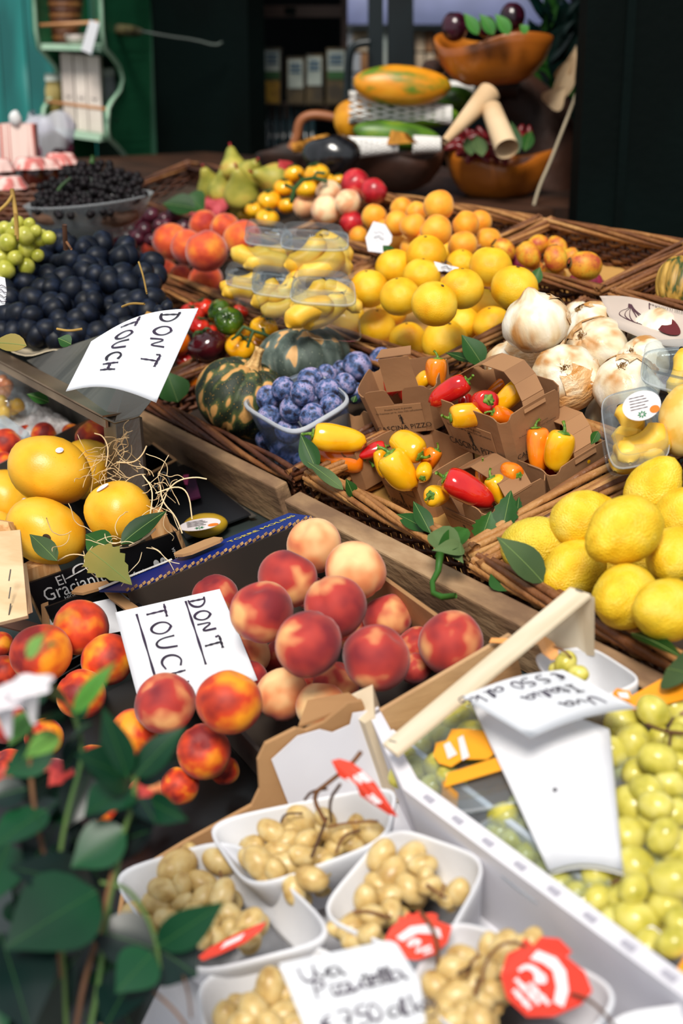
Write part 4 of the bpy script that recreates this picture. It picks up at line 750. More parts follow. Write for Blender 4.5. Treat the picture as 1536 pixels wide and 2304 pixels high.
# mini bananas
m_ban=mat('banana_peel','e6aa18','f2c040','f6d468',scale=.9,rough=.5,pos=(.3,.5,.75),bump=.04,bscale=10); m_btip=mat('banana_tip_dark','1c1408',rough=.8)
BAN=mlib('banana_body',lambda k:f_banana(k,.62,2.2,.46),m_ban,2); BT=mesh('banana_tip',banana_tip(.62,2.2),m_btip)
def bananas(lst,where,group,gl=None,fat=1.15):
    for i,(x,y,L,Z,dr,rl) in enumerate(lst):
        s=L*Z/FPX/2.1; o=link('banana',BAN[i%2],Matrix.Translation(Vector(PZ(x,y,Z)))@orient(cdir(*dr),cdir(0,-1,.2) if rl==0 else cdir(0,1,.2))@Matrix.Diagonal((s*fat/1.15,s*fat,s,1)),None,(gl[i] if gl else f'mini banana, {ORD[i+1]} from the left {where}'),'banana',group); link('blossom_tip',BT,None,o)
for k,(Qx,h,lab,bl,wh) in enumerate([
 ([(548,548),(655,560),(655,520),(560,508)],.07,'upper left clear box of mini bananas',[(570,565,100,2.66,(-1,.1,.1),0),(600,602,105,2.66,(-1,.0,.1),1),(610,560,100,2.7,(1,.1,0),0)],'in the upper left clear box'),
 ([(630,560),(782,565),(782,522),(640,515)],.085,'upper right clear box of mini bananas',[(680,565,110,2.55,(-.7,-.6,.1),0),(715,590,120,2.54,(-.8,-.5,.1),0),(745,565,100,2.6,(.8,-.6,.1),1),(690,610,100,2.55,(-.9,-.3,.1),0),(755,595,80,2.58,(.7,-.6,.2),1)],'in the upper right clear box'),
 ([(505,640),(585,655),(600,615),(520,605)],.05,'lower left clear box of mini bananas',[(530,640,70,2.6,(-1,.1,.1),0),(540,665,80,2.58,(-1,0,.1),1),(550,625,70,2.62,(1,.2,.1),0)],'in the lower left clear box'),
 ([(565,660),(660,672),(665,622),(575,612)],.06,'lower middle clear box of mini bananas',[(590,655,80,2.5,(-.6,-.7,.1),0),(630,650,80,2.5,(-.7,-.6,.1),0),(625,685,80,2.48,(-1,-.2,.1),0),(640,670,60,2.5,(.6,-.6,.1),1)],'in the lower middle clear box'),
 ([(650,680),(800,690),(795,630),(665,622)],.07,'lower right clear box of mini bananas',[(690,660,100,2.42,(-.7,-.6,.1),0),(720,690,120,2.38,(-.8,-.5,.2),0),(700,715,120,2.36,(-.9,-.4,.2),1),(760,670,90,2.42,(.8,-.5,.1),1),(775,690,80,2.4,(.8,-.3,.1),1)],'in the lower right clear box')]):
    Zs=[b[3] for b in bl]; Z=sum(Zs)/len(Zs); clam([PZ(Qx[0][0],Qx[0][1],Z-.06),PZ(Qx[1][0],Qx[1][1],Z-.07),PZ(Qx[2][0],Qx[2][1],Z+.07),PZ(Qx[3][0],Qx[3][1],Z+.07)],h,lab,group='clear boxes of mini bananas'); bananas(bl,wh,'mini bananas in clear boxes')
# right clear box of mini bananas standing on the onions and lemons
t=clam([PZ(1375,1060,1.75),PZ(1512,1030,1.74),PZ(1475,868,1.86),PZ(1348,895,1.86)],.05,'clear box of mini bananas with a round sticker above the lemons',up=nrm(-FW+UP*.35),lid=.02)
m_yg=mat('green_yellow','b9b234',rough=.5)
bananas([(1390,1010,110,1.79,(-.15,-1,.2),0),(1440,985,120,1.78,(.9,.5,.2),0),(1408,1028,70,1.77,(.1,-.5,1),1),(1462,1028,66,1.77,(.15,-.4,1),1),(1405,950,80,1.8,(.3,-1,.1),1)],'','mini bananas in clear boxes',['left upright mini banana in the box with the sticker','top mini banana lying across the stickered box','left mini banana with a black tip facing the viewer','right mini banana with a black tip facing the viewer','mini banana with green stalk in the stickered box'],1.75)
m_og=mat('sticker_orange','d9741c',rough=.5); m_gr=mat('sticker_green','1e7a4a',rough=.5); m_st=mat('label_grey_white','d6cdd0','dfd8da',scale=8,rough=.5)
def round_label(S,label,parent,rx,ry,cu=.5,cv=.5):
    P=[S(cu+rx*math.cos(a),cv+ry*math.sin(a)) for a in np.linspace(0,2*math.pi,28,endpoint=False)]; part('round_label',prism(P,-S.n*.0005),m_st,parent)
    P=[S(cu+rx*.62+rx*.26*math.cos(a),cv+ry*.45+ry*.26*math.sin(a),.0005) for a in np.linspace(0,2*math.pi,16,endpoint=False)]; part('orange_mark',(P,[tuple(range(16))]),m_og,parent)
    for k in range(8):
        a=k*math.pi/4; c=(cu-rx*.05,cv+ry*.62); u,v=math.cos(a),math.sin(a); P=[S(c[0]+rx*(.05*u),c[1]+ry*(.05*v),.0006),S(c[0]+rx*(.16*u-.05*v),c[1]+ry*(.16*v+.05*u),.0006),S(c[0]+rx*.26*u,c[1]+ry*.26*v,.0006),S(c[0]+rx*(.16*u+.05*v),c[1]+ry*(.16*v-.05*u),.0006)]; part('green_petal_mark',(P,[(0,1,2,3)]),m_gr,parent)
    for k in range(5): 
        v=cv-ry*.6+k*ry*.2; part('small_print',ribbon(S,[(cu-rx*.6,v),(cu+rx*(.2+.1*(k%3)),v)],.0004,.0006),m_print,parent)
S=Sheet(PZ(1395,890,1.745),PZ(1480,870,1.745),PZ(1492,935,1.71),PZ(1405,955,1.71)); round_label(S,'',t,.5,.5)
t=clam([PZ(1440,860,1.86),PZ(1580,900,1.78),PZ(1600,780,1.95),PZ(1450,790,1.97)],.05,'clear box at the right edge above the onions',up=nrm(EC)); bananas([(1518,835,110,1.86,(-.3,-1,.1),0)],'','mini bananas in clear boxes',['pale yellow mini banana in the clear box at the right edge'])
m_sq=mat('yellow_squash','e0b24a','f0cc78',scale=1,rough=.5)
link('squash',mesh('squash_body',f_egg(4,1.5,.06),m_sq),place(PZ(1535,945,1.78),.03,orient(cdir(.1,1,.1))),None,'pale yellow squash at the right photo edge beside the clear box','squash')
m_gourd=mat('gourd_stripes','34481c','a07a2c','c9a04a',scale=1.6,rough=.5,pos=(.38,.5,.66),stretch=(2.4,2.4,.35))
o=link('striped_gourd',mesh('gourd_body',f_pumpkin(8,12,1.25),m_gourd),place(PZ(1530,640,2.3),.04,orient(cdir(.25,.9,-.2))),None,'ribbed gourd with green and tan stripes at the right photo edge','gourd'); link('stem',PS,Matrix.Translation((0,0,.45)),o)
# printed paper bag with onions on it
m_bagp=mat('printed_paper','b9a89c','c8b8ab',scale=5,rough=.8); m_dr=mat('print_dark_red','5e1418',rough=.8); m_pu=mat('print_outline','4a2a34',rough=.8)
t=thing('paper_bag',PZ(1440,700,2.15),'crumpled printed paper bag with an onion drawing behind the onions','paper bag')
S=Sheet(PZ(1348,666,2.20),PZ(1570,698,2.06),PZ(1580,790,1.98),PZ(1382,745,2.08),lambda u,v:.006*math.sin(5*u+2*v)+.004*math.sin(9*v)); part('paper',S.mesh(12,6,.001),m_bagp,t,True)
def onion_line(cx,cy,r):
    P=[(cx-r*.06,cy-r*1.5),(cx-r*.15,cy-r*1.0),(cx-r*.7,cy-r*.6),(cx-r*1.0,cy),(cx-r*.6,cy+r*.6),(cx,cy+r*.75),(cx+r*.7,cy+r*.5),(cx+r*1.0,cy),(cx+r*.7,cy-r*.6),(cx+r*.2,cy-r*1.0),(cx+r*.1,cy-r*1.5)]; return P
part('onion_drawing',join(*[ribbon(S,onion_line(.30,.52,.17*k) if k==1 else [(.30+(x-.30)*k,y) for x,y in onion_line(.30,.52,.17)],.0006,.0012) for k in (1,.6,.25)]),m_pu,t)
P=[S(.66+.13*math.cos(a),.5+.22*math.sin(a),.0025) for a in np.linspace(0,2*math.pi,24,endpoint=False)]; part('red_onion_print',(P,[tuple(range(24))]),m_dr,t)
part('onion_drawing',ribbon(S,[(.52,.1),(.5,.3),(.54,.5),(.6,.3),(.58,.15)],.0006,.0014),m_pu,t); print_on(S,'PRODOTTI SELEZIONATI',.78,.12,1,0,0,-1,.0085,t,m_print,h=.003)
# ---------------------------------------------------------------- blue peach box, black boxes
m_blue=mat('blue_box_print','0b1f66','122c86',scale=3,rough=.35,spec=.5); m_cor=mat('corrugated_edge','8a6540','c39a68',scale=3,rough=.85,stretch=(60,60,6),pos=(.4,.6),bump=.3,bscale=10); m_card_b=mat('cardboard','9a7148','b0865a',scale=2.5,rough=.85,bump=.05); m_dbrown=mat('dark_box_inside','241d18','322820',scale=4,rough=.8)
m_blk=mat('black_box_print','0b0b0d','121216',scale=3,rough=.35,spec=.5); m_ywt=mat('yellow_print','e8d23c',rough=.6); m_wt=mat('white_print','d8d8d8',rough=.6); m_rd=mat('red_print','b0202a',rough=.6)
t=thing('fruit_box',Lw(.54,1.38,0),'blue printed cardboard box heaped with red peaches','box')
A_,B_,C_2,D_=(.436,1.612),(.690,1.538),(.655,1.165),(.40,1.215); hh=.118
def wl(p,q,c0,c1,th,inw): # wall between local points
    d=nrm(A3(q)-A3(p)); n=A3([-d[1],d[0]])*th*inw; return prism([Lw(*p,c0),Lw(*q,c0),Lw(*q,c1),Lw(*p,c1)],EA*n[0]+EB*n[1])
part('base',prism([Lw(*A_,.002),Lw(*B_,.002),Lw(*C_2,.002),Lw(*D_,.002)],EC*.004),m_dbrown,t)
part('far_wall',wl(A_,B_,0,hh,.004,-1),m_dbrown,t); part('right_wall',wl(B_,C_2,.0,hh-.012,.005,-1),m_card_b,t); part('left_wall',wl(D_,A_,0,.07,.005,-1),m_dbrown,t)
part('near_wall',wl(C_2,D_,0,.06,.005,-1),m_dbrown,t)
oA=(A_[0]-.02,A_[1]+.052); oB=(B_[0]-.008,B_[1]+.052)
FS=Sheet(Lw(*oA,hh-.004),Lw(*oB,hh-.004),Lw(*B_,hh+.003),Lw(*A_,hh+.003)); part('blue_flap',FS.mesh(2,2,.003),m_blue,t)
e=[]; 
n=46
for i in range(n):
    u0=i/n;u1=(i+.7)/n; z=.0022*(i%2); e.append(prism([FS(u0,1.0,.002-z),FS(u1,1.0,.0035-z),FS(u1,1.035,.0035-z),FS(u0,1.035,.002-z)],-FS.n*.003))
part('corrugated_edge',join(*e),m_cor,t,kind='stuff')
print_on(FS,'TORRE MOLINS',.80,.42,1,-.02,0,-1,.0125,t,m_ywt,stretch=1.1)
hp=[FS(u,v,.008) for u,v in [(.36,.36),(.38,.20),(.42,.14),(.55,.12),(.59,.2),(.59,.55),(.56,.68),(.40,.72),(.37,.6)]]; part('handle_tab',prism(hp,FS.n*.004),m_card_b,t)
part('white_edge_tape',ribbon(FS,[(.0,.02),(.2,.0),(.38,.02)],.004,.002),m_wt,t)
# black mango box
t=thing('fruit_box',Lw(.47,1.75,0),'black printed box of mangoes with wooden corner posts and wood wool','box')
Bh=.12; a0,b0=Lw(.424,1.640,0),0
q0=(.352,1.772);q1=(.558,1.690);q2=(.60,2.06);q3=(.34,2.08); q0b=(.40,1.86)
part('base',prism([Lw(*q0,.002),Lw(*q1,.002),Lw(*q2,.002),Lw(*q3,.002)],EC*.003),m_dbrown,t)
part('front_wall',wl(q0,q1,0,Bh,.004,1),m_blk,t); part('left_wall',wl(q3,q0,0,Bh-.002,.004,1),m_blk,t); part('right_wall',wl(q1,q2,0,Bh,.004,1),m_card_b,t); part('back_wall',wl(q2,q3,0,Bh,.004,1),m_blk,t)
part('rim_edge',join(tube([Lw(*q3,Bh),Lw(*q0,Bh)],.0022,4),tube([Lw(*q0,Bh),Lw(*q0,0)],.0022,4),tube([Lw(*q1,Bh),Lw(*q1,0)],.0022,4)),m_cor,t)
S=Sheet(Lw(*q0,Bh),Lw(*q1,Bh),Lw(*q1,0),Lw(*q0,0)); 
m_pine=mat('pine_wood','c08a52','dcae78',scale=3,rough=.7,stretch=(30,30,4),pos=(.42,.58))
for (x,y,w_,d_) in [(265,1188,.0,0),(0,0,0,0)][:0]: pass
part('corner_post',lprism([(.358,1.780,0),(.402,1.760,0),(.402,1.80,0),(.362,1.80,0)],(0,0,Bh+.016)),m_pine,t); part('corner_post',lprism([(.525,1.708,0),(.553,1.697,0),(.556,1.725,0),(.53,1.73,0)],(0,0,Bh+.03)),m_pine,t)
S.n=S.n
print_on(S,'El',.21,.09,1,0,0,-1,.022,t,m_wt,stretch=.9); print_on(S,'Gracianito',.30,.21,1,0,0,-1,.030,t,m_wt,stretch=.8); print_on(S,'HIGH QUALITY',.31,.33,1,0,0,-1,.008,t,m_wt); print_on(S,'• • • •',.33,.41,1,0,0,-1,.014,t,m_rd)
print_on(S,'ndafruit.com',.70,.34,1,0,0,-1,.012,t,m_wt); 
for cu in (.80,.845):
    P=[S(cu+.018*math.cos(a),.30+.05*math.sin(a),.0008) for a in np.linspace(0,2*math.pi,14,endpoint=False)]; part('round_mark',(P,[tuple(range(14))]),m_wt,t)
print_on(S,'f',.845,.30,1,0,0,-1,.007,t,m_blk,h=.0014); part('printed_emblem',join(ribbon(S,[(.24,.10),(.42,.04)],.0008),ribbon(S,[(.30,.07),(.31,-.01),(.38,-.03),(.39,.05)],.001)),m_wt,t); print_on(S,'ANNA CORNIA',.93,.35,0,-1,-1,0,.006,t,m_wt)
# wood wool
m_straw=mat('wood_wool','d8b98a','f0dcb4',scale=5,rough=.7); g=random.Random(5); ws=[]
for i in range(70):
    if i<34: x,y,Z=g.uniform(215,270),g.uniform(1000,1065),2.02
    elif i<54: x,y,Z=g.uniform(320,380),g.uniform(1060,1150),1.95
    else: x,y,Z=g.uniform(150,370),g.uniform(1195,1245),1.87
    p=PZ(x,y,Z); pts=[p]; dr=nrm(RT*g.uniform(-1,1)+UP*g.uniform(-1,1)+FW*g.uniform(-.4,.1)); 
    for k in range(6): dr=nrm(dr+A3([g.uniform(-.7,.7) for _ in range(3)])); pts.append(pts[-1]+dr*g.uniform(.006,.012))
    ws.append(tube(smooth_pl(pts,1),.0006,4))
for P in ([(320,1068),(345,1100),(338,1160),(332,1180)],[(375,1105),(400,1080),(440,1073),(465,1078)],[(350,1110),(400,1092),(425,1110),(432,1168)],[(375,1110),(352,1165),(330,1180)],[(212,975),(232,980),(245,1010),(238,1050)],[(262,1040),(300,1042),(320,1025),(330,1003)],[(360,1090),(365,1130),(395,1160),(410,1200)],[(290,1228),(330,1210),(350,1190)],[(130,1262),(160,1245),(200,1252),(230,1275)]):
    ws.append(tube(smooth_pl([PZ(x,y,1.9 if y>1060 else 1.98) for x,y in P],2),.0011,4))
solo('wood_wool',join(*ws),m_straw,'pale curled wood wool shavings around the mangoes','packing',kind='stuff',smooth=True)
# open black box piece behind the post, with small carton
t=thing('fruit_box',PZ(370,1060,2.12),'black box standing behind the steel post on the ledge','box')
def pxbox(t,name,P4,c0,c1,m):  # top outline in pixels at height c1, extruded down
    part(name,prism([Pc(x,y,c1) for x,y in P4],-EC*(c1-c0)),m,t)
tp=[Pc(300,1085,.08),Pc(395,1035,.08),Pc(345,998,.08),Pc(250,1040,.08)]
for p,q,nm_ in ((tp[0],tp[1],'front_wall'),(tp[1],tp[2],'right_wall'),(tp[2],tp[3],'back_wall')):
    n_=nrm(np.cross(q-p,EC))*.004; part(nm_,prism([p,q,q-EC*.075,p-EC*.075],-n_),m_blk,t)
part('cardboard_edge',join(tube([tp[0],tp[1]],.0025,4),tube([tp[1],tp[2]],.003,4)),m_card_b,t)
S=Sheet(tp[0],tp[1],tp[1]-EC*.075,tp[0]-EC*.075); part('printed_outline',ribbon(S,[(.3,.3),(.5,.35),(.6,.1),(.7,.12),(.72,.35),(.66,.6)],.0005,.001),m_wt,t)
t=thing('dark_carton',PZ(440,1110,2.1),'dark carton with pink print and a yellow fruit pack on the ledge','box')
part('lid_panel',prism([Pc(330,1085,.02),Pc(420,1045,.02),Pc(565,1160,.02),Pc(420,1215,.02)],EC*.003),m_blk,t); part('wrapper',prism([Pc(415,1080,.03),Pc(440,1075,.03),Pc(452,1120,.03),Pc(425,1128,.03)],EC*.003),mat('purple_wrapper','3a1838','6a2850',scale=20,rough=.3),t)
part('pink_print',prism([Pc(412,1070,.034),Pc(425,1068,.034),Pc(422,1092,.034),Pc(412,1090,.034)],EC*.001),mat('pink_print','d0407a',rough=.5),t)
o=link('mango_pack',mesh('fruit',f_egg(2,1.8,.05),mat('yellow_shaded','b5901c',scale=1,rough=.4)),place(Pc(462,1182,.035),.019,orient(cdir(1,.1,0))),None,'yellow fruit under a round label on the dark carton','fruit')
t=thing('round_label_card',Pc(447,1183,.06),'grey round label with orange and green marks beside the blue flap','label'); S=Sheet(Pc(400,1175,.062),Pc(492,1160,.062),Pc(500,1185,.056),Pc(405,1200,.056)); round_label(S,'',t,.5,.5)
solo('steel_edge',prism([Pc(330,1000,.018),Pc(345,1000,.018),Pc(578,1163,.018),Pc(562,1166,.018)],EC*.002),m_steel,'thin bright steel edge running along the dark ledge opening','edge')
# lower black box with torn cardboard corner and white paper
t=thing('fruit_box',Lw(.36,1.45,0),'black box of peaches with a torn cardboard edge and white paper','box')
f0=Pc(100,1365,.10);f1=Pc(245,1312,.10);f2=Pc(300,1355,.10)
part('far_wall',prism([f0,f1,f1-EC*.09,f0-EC*.09],EB*-.004),m_blk,t); part('right_wall',prism([f1,f2+(f2-f1)*.5,f2+(f2-f1)*.5-EC*.09,f1-EC*.09],EA*.004),m_blk,t)
zz=[(100,1365),(98,1340),(150,1330),(168,1322),(180,1330),(195,1318),(230,1312),(245,1330),(262,1345),(300,1372),(312,1362),(246,1312),(228,1300),(165,1310)]
part('torn_edge',prism([Pc(x,y,.105) for x,y in [(160,1332),(172,1320),(205,1312),(240,1306),(262,1330),(345,1390),(325,1402),(246,1345),(228,1322),(185,1334)]],-EC*.004),m_card_b,t)
part('left_edge',prism([Pc(92,1360,.10),Pc(104,1356,.10),Pc(110,1440,.06),Pc(98,1444,.06)],EA*.003),m_card_b,t)
part('base',prism([Lw(.12,1.18,.003),Lw(.40,1.18,.003),Lw(.425,1.60,.003),Lw(.12,1.62,.003)],EC*.003),mat('black_tray','060708','101214',scale=20,rough=.3),t)
S=Sheet(Pc(102,1378,.088),Pc(255,1345,.088),Pc(275,1420,.05),Pc(110,1450,.05)); part('white_paper',S.mesh(2,2,.0006),m_card,t)
for i in range(7):
    y0=1.62+i*.018; solo('tray_rib',lprism([(.16,y0,.01),(.36,y0,.01),(.36,y0+.004,.01),(.16,y0+.004,.01)],(0,0,.03+.003*i)),MATS['black_tray'],f'black plastic tray rib, {ORD[i+1]} from the front behind the left peaches','tray','black plastic tray ribs')
solo('brown_strap',prism([Pc(-20,1375,.06),Pc(130,1420,.06),Pc(130,1445,.06),Pc(-20,1405,.06)],EC*.003),mat('brown_card_dark','5a3828',rough=.8),'brown cardboard strip at the left edge above the peaches','cardboard')
# pale wooden crate at the left edge
m_ply=mat('pale_plywood','c9aa80','dcc19a',scale=3,rough=.7,stretch=(3,3,16),bump=.1)
t=thing('wooden_crate',Lw(.36,1.75,0),'pale plywood crate end with staples at the left photo edge','crate')
S=Sheet(PZ(-60,1200,1.86),PZ(45,1192,1.86),PZ(62,1385,1.76),PZ(-60,1415,1.76)); part('end_panel',S.mesh(2,2,.006),m_ply,t); part('corner_block',prism([PZ(-60,1160,1.9),PZ(18,1175,1.9),PZ(38,1240,1.86),PZ(38,1275,1.85),PZ(-60,1295,1.85)],FW*.03),m_pine,t)
part('side_edge',prism([PZ(44,1270,1.85),PZ(52,1268,1.85),PZ(66,1380,1.77),PZ(58,1384,1.77)],FW*.02),m_ply,t)
for y in (1295,1335,1372): part('staple',tube([PZ(24,y-14,1.77),PZ(20,y+12,1.765)],.0009,4),m_steel,t)
# ---------------------------------------------------------------- steel bracket and upper shelf
SZ=1.075; E0=Pz(237,945,SZ)
t=thing('steel_stand',Pc(280,1085,0),'steel post with a funnel shaped bracket carrying the upper shelf','stand')
def vz(x,y,Z): return PZ(x,y,Z)
pz=(E0-CAM)@FW
P1=[PZ(228,938,pz),PZ(258,950,pz-.01),PZ(312,936,pz),PZ(318,1120,pz+.06),PZ(262,1130,pz+.05),PZ(240,1115,pz+.06)]
part('post',join(prism([PZ(232,940,pz+.01),PZ(260,950,pz),PZ(272,1135,pz+.03),PZ(244,1125,pz+.04)],RT*.001),prism([PZ(260,950,pz),PZ(313,936,pz+.01),PZ(328,1115,pz+.04),PZ(272,1135,pz+.03)],FW*.03)),m_steel,t)
Ap=Pz(60,811,SZ+.002); Bp=PZ(330,718,pz+.17); Cp=PZ(333,903,pz+.02)
part('funnel_plate',prism([Ap,Bp,PZ(420,740,pz+.15),PZ(350,890,pz+.04),PZ(313,936,pz+.004),PZ(258,950,pz-.004),PZ(232,940,pz+.006)],FW*.002),m_steel,t)
part('weld',tube([PZ(232,940,pz),PZ(258,951,pz-.006),PZ(285,944,pz-.004),PZ(313,936,pz)],.0022,6),m_steel,t,True)
t=thing('upper_shelf',E0+EB*.5,'narrow raised shelf with steel edge under the dark grapes','shelf')
m_cop=mat('warm_steel_edge','9a8068','c0a488',scale=6,rough=.25,metal=.8)
part('steel_lip',prism([E0,E0+EB*1.5,E0+EB*1.5-ZU*.012,E0-ZU*.012],A3([.004,0,0])),m_cop,t); part('copper_strip',prism([E0+ZU*.004-A3([.004,0,0]),E0+EB*1.5+ZU*.004-A3([.004,0,0]),E0+EB*1.5+ZU*.004+A3([.012,0,0]),E0+ZU*.004+A3([.03,0,0])],ZU*.003),m_cop,t)
part('green_board',prism([Pz(x,y,SZ) for x,y in [(75,805),(215,780),(320,728),(372,700),(345,600),(150,545),(-60,560),(-60,740)]],-ZU*.015),m_dark,t)
# cloth and tan paper below the grapes
m_cloth=mat('cream_cloth','d8c3a0','e8d8ba',scale=3,rough=.9,bump=.2,bscale=6)
S=Sheet(Pz(20,745,SZ+.02),Pz(230,735,SZ+.02),Pz(215,795,SZ+.012),Pz(25,790,SZ+.012),lambda u,v:.006*math.sin(9*u+3*v)); solo('cloth',S.mesh(12,4,.002),m_cloth,'cream cloth folded under the dark grapes','cloth',smooth=True)
S=Sheet(PZ(330,700,2.3),PZ(425,728,2.2),PZ(400,742,2.15),PZ(310,735,2.2)); solo('tan_paper',S.mesh(3,3,.001),m_liner,'tan paper corner sticking out behind the upper card','paper')
# ---------------------------------------------------------------- grapes
m_gb=mat('black_grape','04070f','0a1222','1a2740',scale=1.3,rough=.48,pos=(.3,.55,.8),spec=.28); m_gg=mat('green_grape','969a2e','b2b046','ccc66a',scale=.9,rough=.25,pos=(.3,.5,.8),sub=.35)
m_gp=mat('pale_amber_grape','b08c50','d2b476','e0cc9a',scale=.8,rough=.35,pos=(.3,.5,.75),sub=.3,dots='8a5a30',dscale=5,dsize=.06); m_gi=mat('italia_grape','aaa238','cdc258','e0d884',scale=.8,rough=.25,pos=(.3,.5,.75),sub=.4)
m_gr2=mat('red_purple_grape','1e0a14','4a1626','6e2a3a',scale=1,rough=.3,pos=(.3,.55,.8)); m_gk=mat('dark_small_grape','060406','100a0e','1e1018',scale=1.2,rough=.6,spec=.25); m_stk=mat('brown_stalk','4a2c1a','7a4e2a',scale=6,rough=.8); m_stg=mat('tan_stalk','8a6a2a','b08c44',scale=6,rough=.7)
GB={k:[mesh('berry',f_egg(i*2+1,e,.05,1,12,16),m) for i in range(2)] for k,m,e in (('b',m_gb,1.18),('g',m_gg,1.05),('p',m_gp,1.42),('i',m_gi,1.22),('r',m_gr2,1.1))}; GB['k']=[mesh('berry',f_egg(1,1,.03,1,7,9),m_gk)]
def bunch(name,kind,pts,label,group=None,stems=None,cat='grapes',sm=None,tilt=1.):
    """pts: (x,y,d,world point)"""
    g=random.Random(len(pts)*7+3); ctr=sum(p[3] for p in pts)/len(pts); ctr=ctr.copy(); ctr[2]=min(p[3][2] for p in pts); t=thing(name,ctr,label,cat,group)
    for i,(x,y,d,P) in enumerate(pts):
        Z=(P-CAM)@FW; r=d/2*Z/FPX; dd=cdir(g.uniform(-1,1),g.uniform(-.4,1),g.uniform(-.3,.6)); M=Matrix.Translation(Vector(P-ctr))@orient(dd)@Matrix.Scale(r*.95,4); M=M@Matrix.Scale({'p':1.06,'i':1.14,'k':1.15}.get(kind,1),4); link('berry',GB[kind][i%len(GB[kind])],M,t)
    for s in stems or []: part('stalk',tube(smooth_pl(s[0],2),s[1],6),s[2] if len(s)>2 else m_stk,t,True)
    return t
def inpoly(x,y,P):
    c=False; j=len(P)-1
    for i in range(len(P)):
        if (P[i][1]>y)!=(P[j][1]>y) and x<(P[j][0]-P[i][0])*(y-P[i][1])/(P[j][1]-P[i][1])+P[i][0]: c=not c
        j=i
    return c
def scatter(poly,sp,seed,jit=.28):
    g=random.Random(seed); xs=[p[0] for p in poly]; ys=[p[1] for p in poly]; o=[]; y=min(ys); k=0
    while y<=max(ys):
        x=min(xs)+(sp/2 if k%2 else 0)
        while x<=max(xs):
            q=(x+g.uniform(-jit,jit)*sp,y+g.uniform(-jit,jit)*sp)
            if inpoly(*q,poly): o.append(q)
            x+=sp
        y+=sp*.8; k+=1
    return o
# dark grapes in three bunches over the shelf
def dome(poly,sp,seed,d,zb,hmax,cx,cy,rx,ry,back=0,**k):
    o=[]; g=random.Random(seed+9)
    for x,y in scatter(poly,sp,seed,**k):
        q=1-((x-cx)/rx)**2-((y-cy)/ry)**2; f=max(0,min(1,(cy+ry-y)/(2*ry))); z=zb+.014+hmax*f**.8; z=z-back*.0; P=Pz(x,y,z); P=P+(-FW)*(.03*max(0,q)**.5)+FW*back+FW*g.uniform(-.008,.008); o.append((x,y,d*1.08*g.uniform(.9,1.1),P))
    return o
polys=[([(-20,600),(60,590),(120,640),(150,720),(110,775),(40,760),(-20,745)],'dark blue grape bunch at the left photo edge'),([(60,590),(75,548),(140,535),(190,545),(235,600),(250,700),(235,770),(120,780),(150,720),(120,640)],'dark blue grape bunch in the middle with a cut stalk on top'),([(190,545),(215,530),(290,545),(345,590),(372,650),(368,700),(340,720),(300,745),(235,770),(250,700),(235,600)],'dark blue grape bunch at the right reaching toward the tomatoes')]
for k,(pl,lab) in enumerate(polys):
    pts=dome(pl,37,40+k,48,SZ,.13,185,655,215,125)+dome(pl,38,80+k,46,SZ,.13,185,655,215,125,back=.04)
    st=[([PZ(148,560,2.3),PZ(146,530,2.28),PZ(145,506,2.27)],.0045),([PZ(150,545,2.28),PZ(160,560,2.2)],.002)] if k==1 else [([PZ(312,590,2.2),PZ(322,620,2.15),PZ(330,660,2.1)],.0015,m_stg)] if k==2 else []
    if k==1: st+=[([PZ(128,740,2.05),PZ(155,745,2.04),PZ(185,740,2.04)],.0018,m_stg)]
    if k==2: st+=[([PZ(275,690,2.1),PZ(295,682,2.07),PZ(325,684,2.06)],.0018,m_stg)]
    bunch('grape_bunch','b',pts,lab,'dark blue grape bunches',st)
bunch('grape_bunch','b',[(375,690,30,PZ(375,690,2.3)),(394,705,26,PZ(394,705,2.3)),(360,700,28,PZ(360,700,2.3))],'few dark grapes straying above the curled card',None)
gp=[(66,503,28),(30,520,44),(58,530,44),(92,535,40),(16,545,42),(60,562,42),(34,580,36),(5,580,44),(12,607,46),(60,600,40),(80,520,30),(10,515,36),(40,500,30),(-8,560,44),(110,535,34),(85,575,30),(-5,620,40),(35,545,36),(25,565,40),(50,585,36),(75,548,36)]
bunch('grape_bunch','g',[(x,y,d,PZ(x,y,2.5+.02*(i%2)+(.04 if i>16 else 0))) for i,(x,y,d) in enumerate(gp)],'green grape bunch with a branching tan stalk at the left edge',None,
  [([PZ(38,530,2.4),PZ(36,480,2.4),PZ(28,435,2.4),PZ(27,425,2.4)],.004,m_stg),([PZ(28,440,2.4),PZ(15,460,2.38),PZ(-10,480,2.37)],.003,m_stg),([PZ(34,480,2.4),PZ(38,500,2.38),PZ(40,540,2.36)],.0025,m_stg)])
# dark red grapes at the back
rg=scatter([(245,520),(290,485),(345,470),(420,480),(430,520),(380,545),(330,545),(270,545)],27,3)
bunch('grape_bunch','r',[(x,y,30+8*((i*7)%3)/2,Pc(x,y,.10+.05*max(0,(545-y)/75)))for i,(x,y) in enumerate(rg)]+[(x,y+3,32,Pc(x,y,.06)) for x,y in rg],'dark red grapes behind the dark blue ones and left of the peaches')
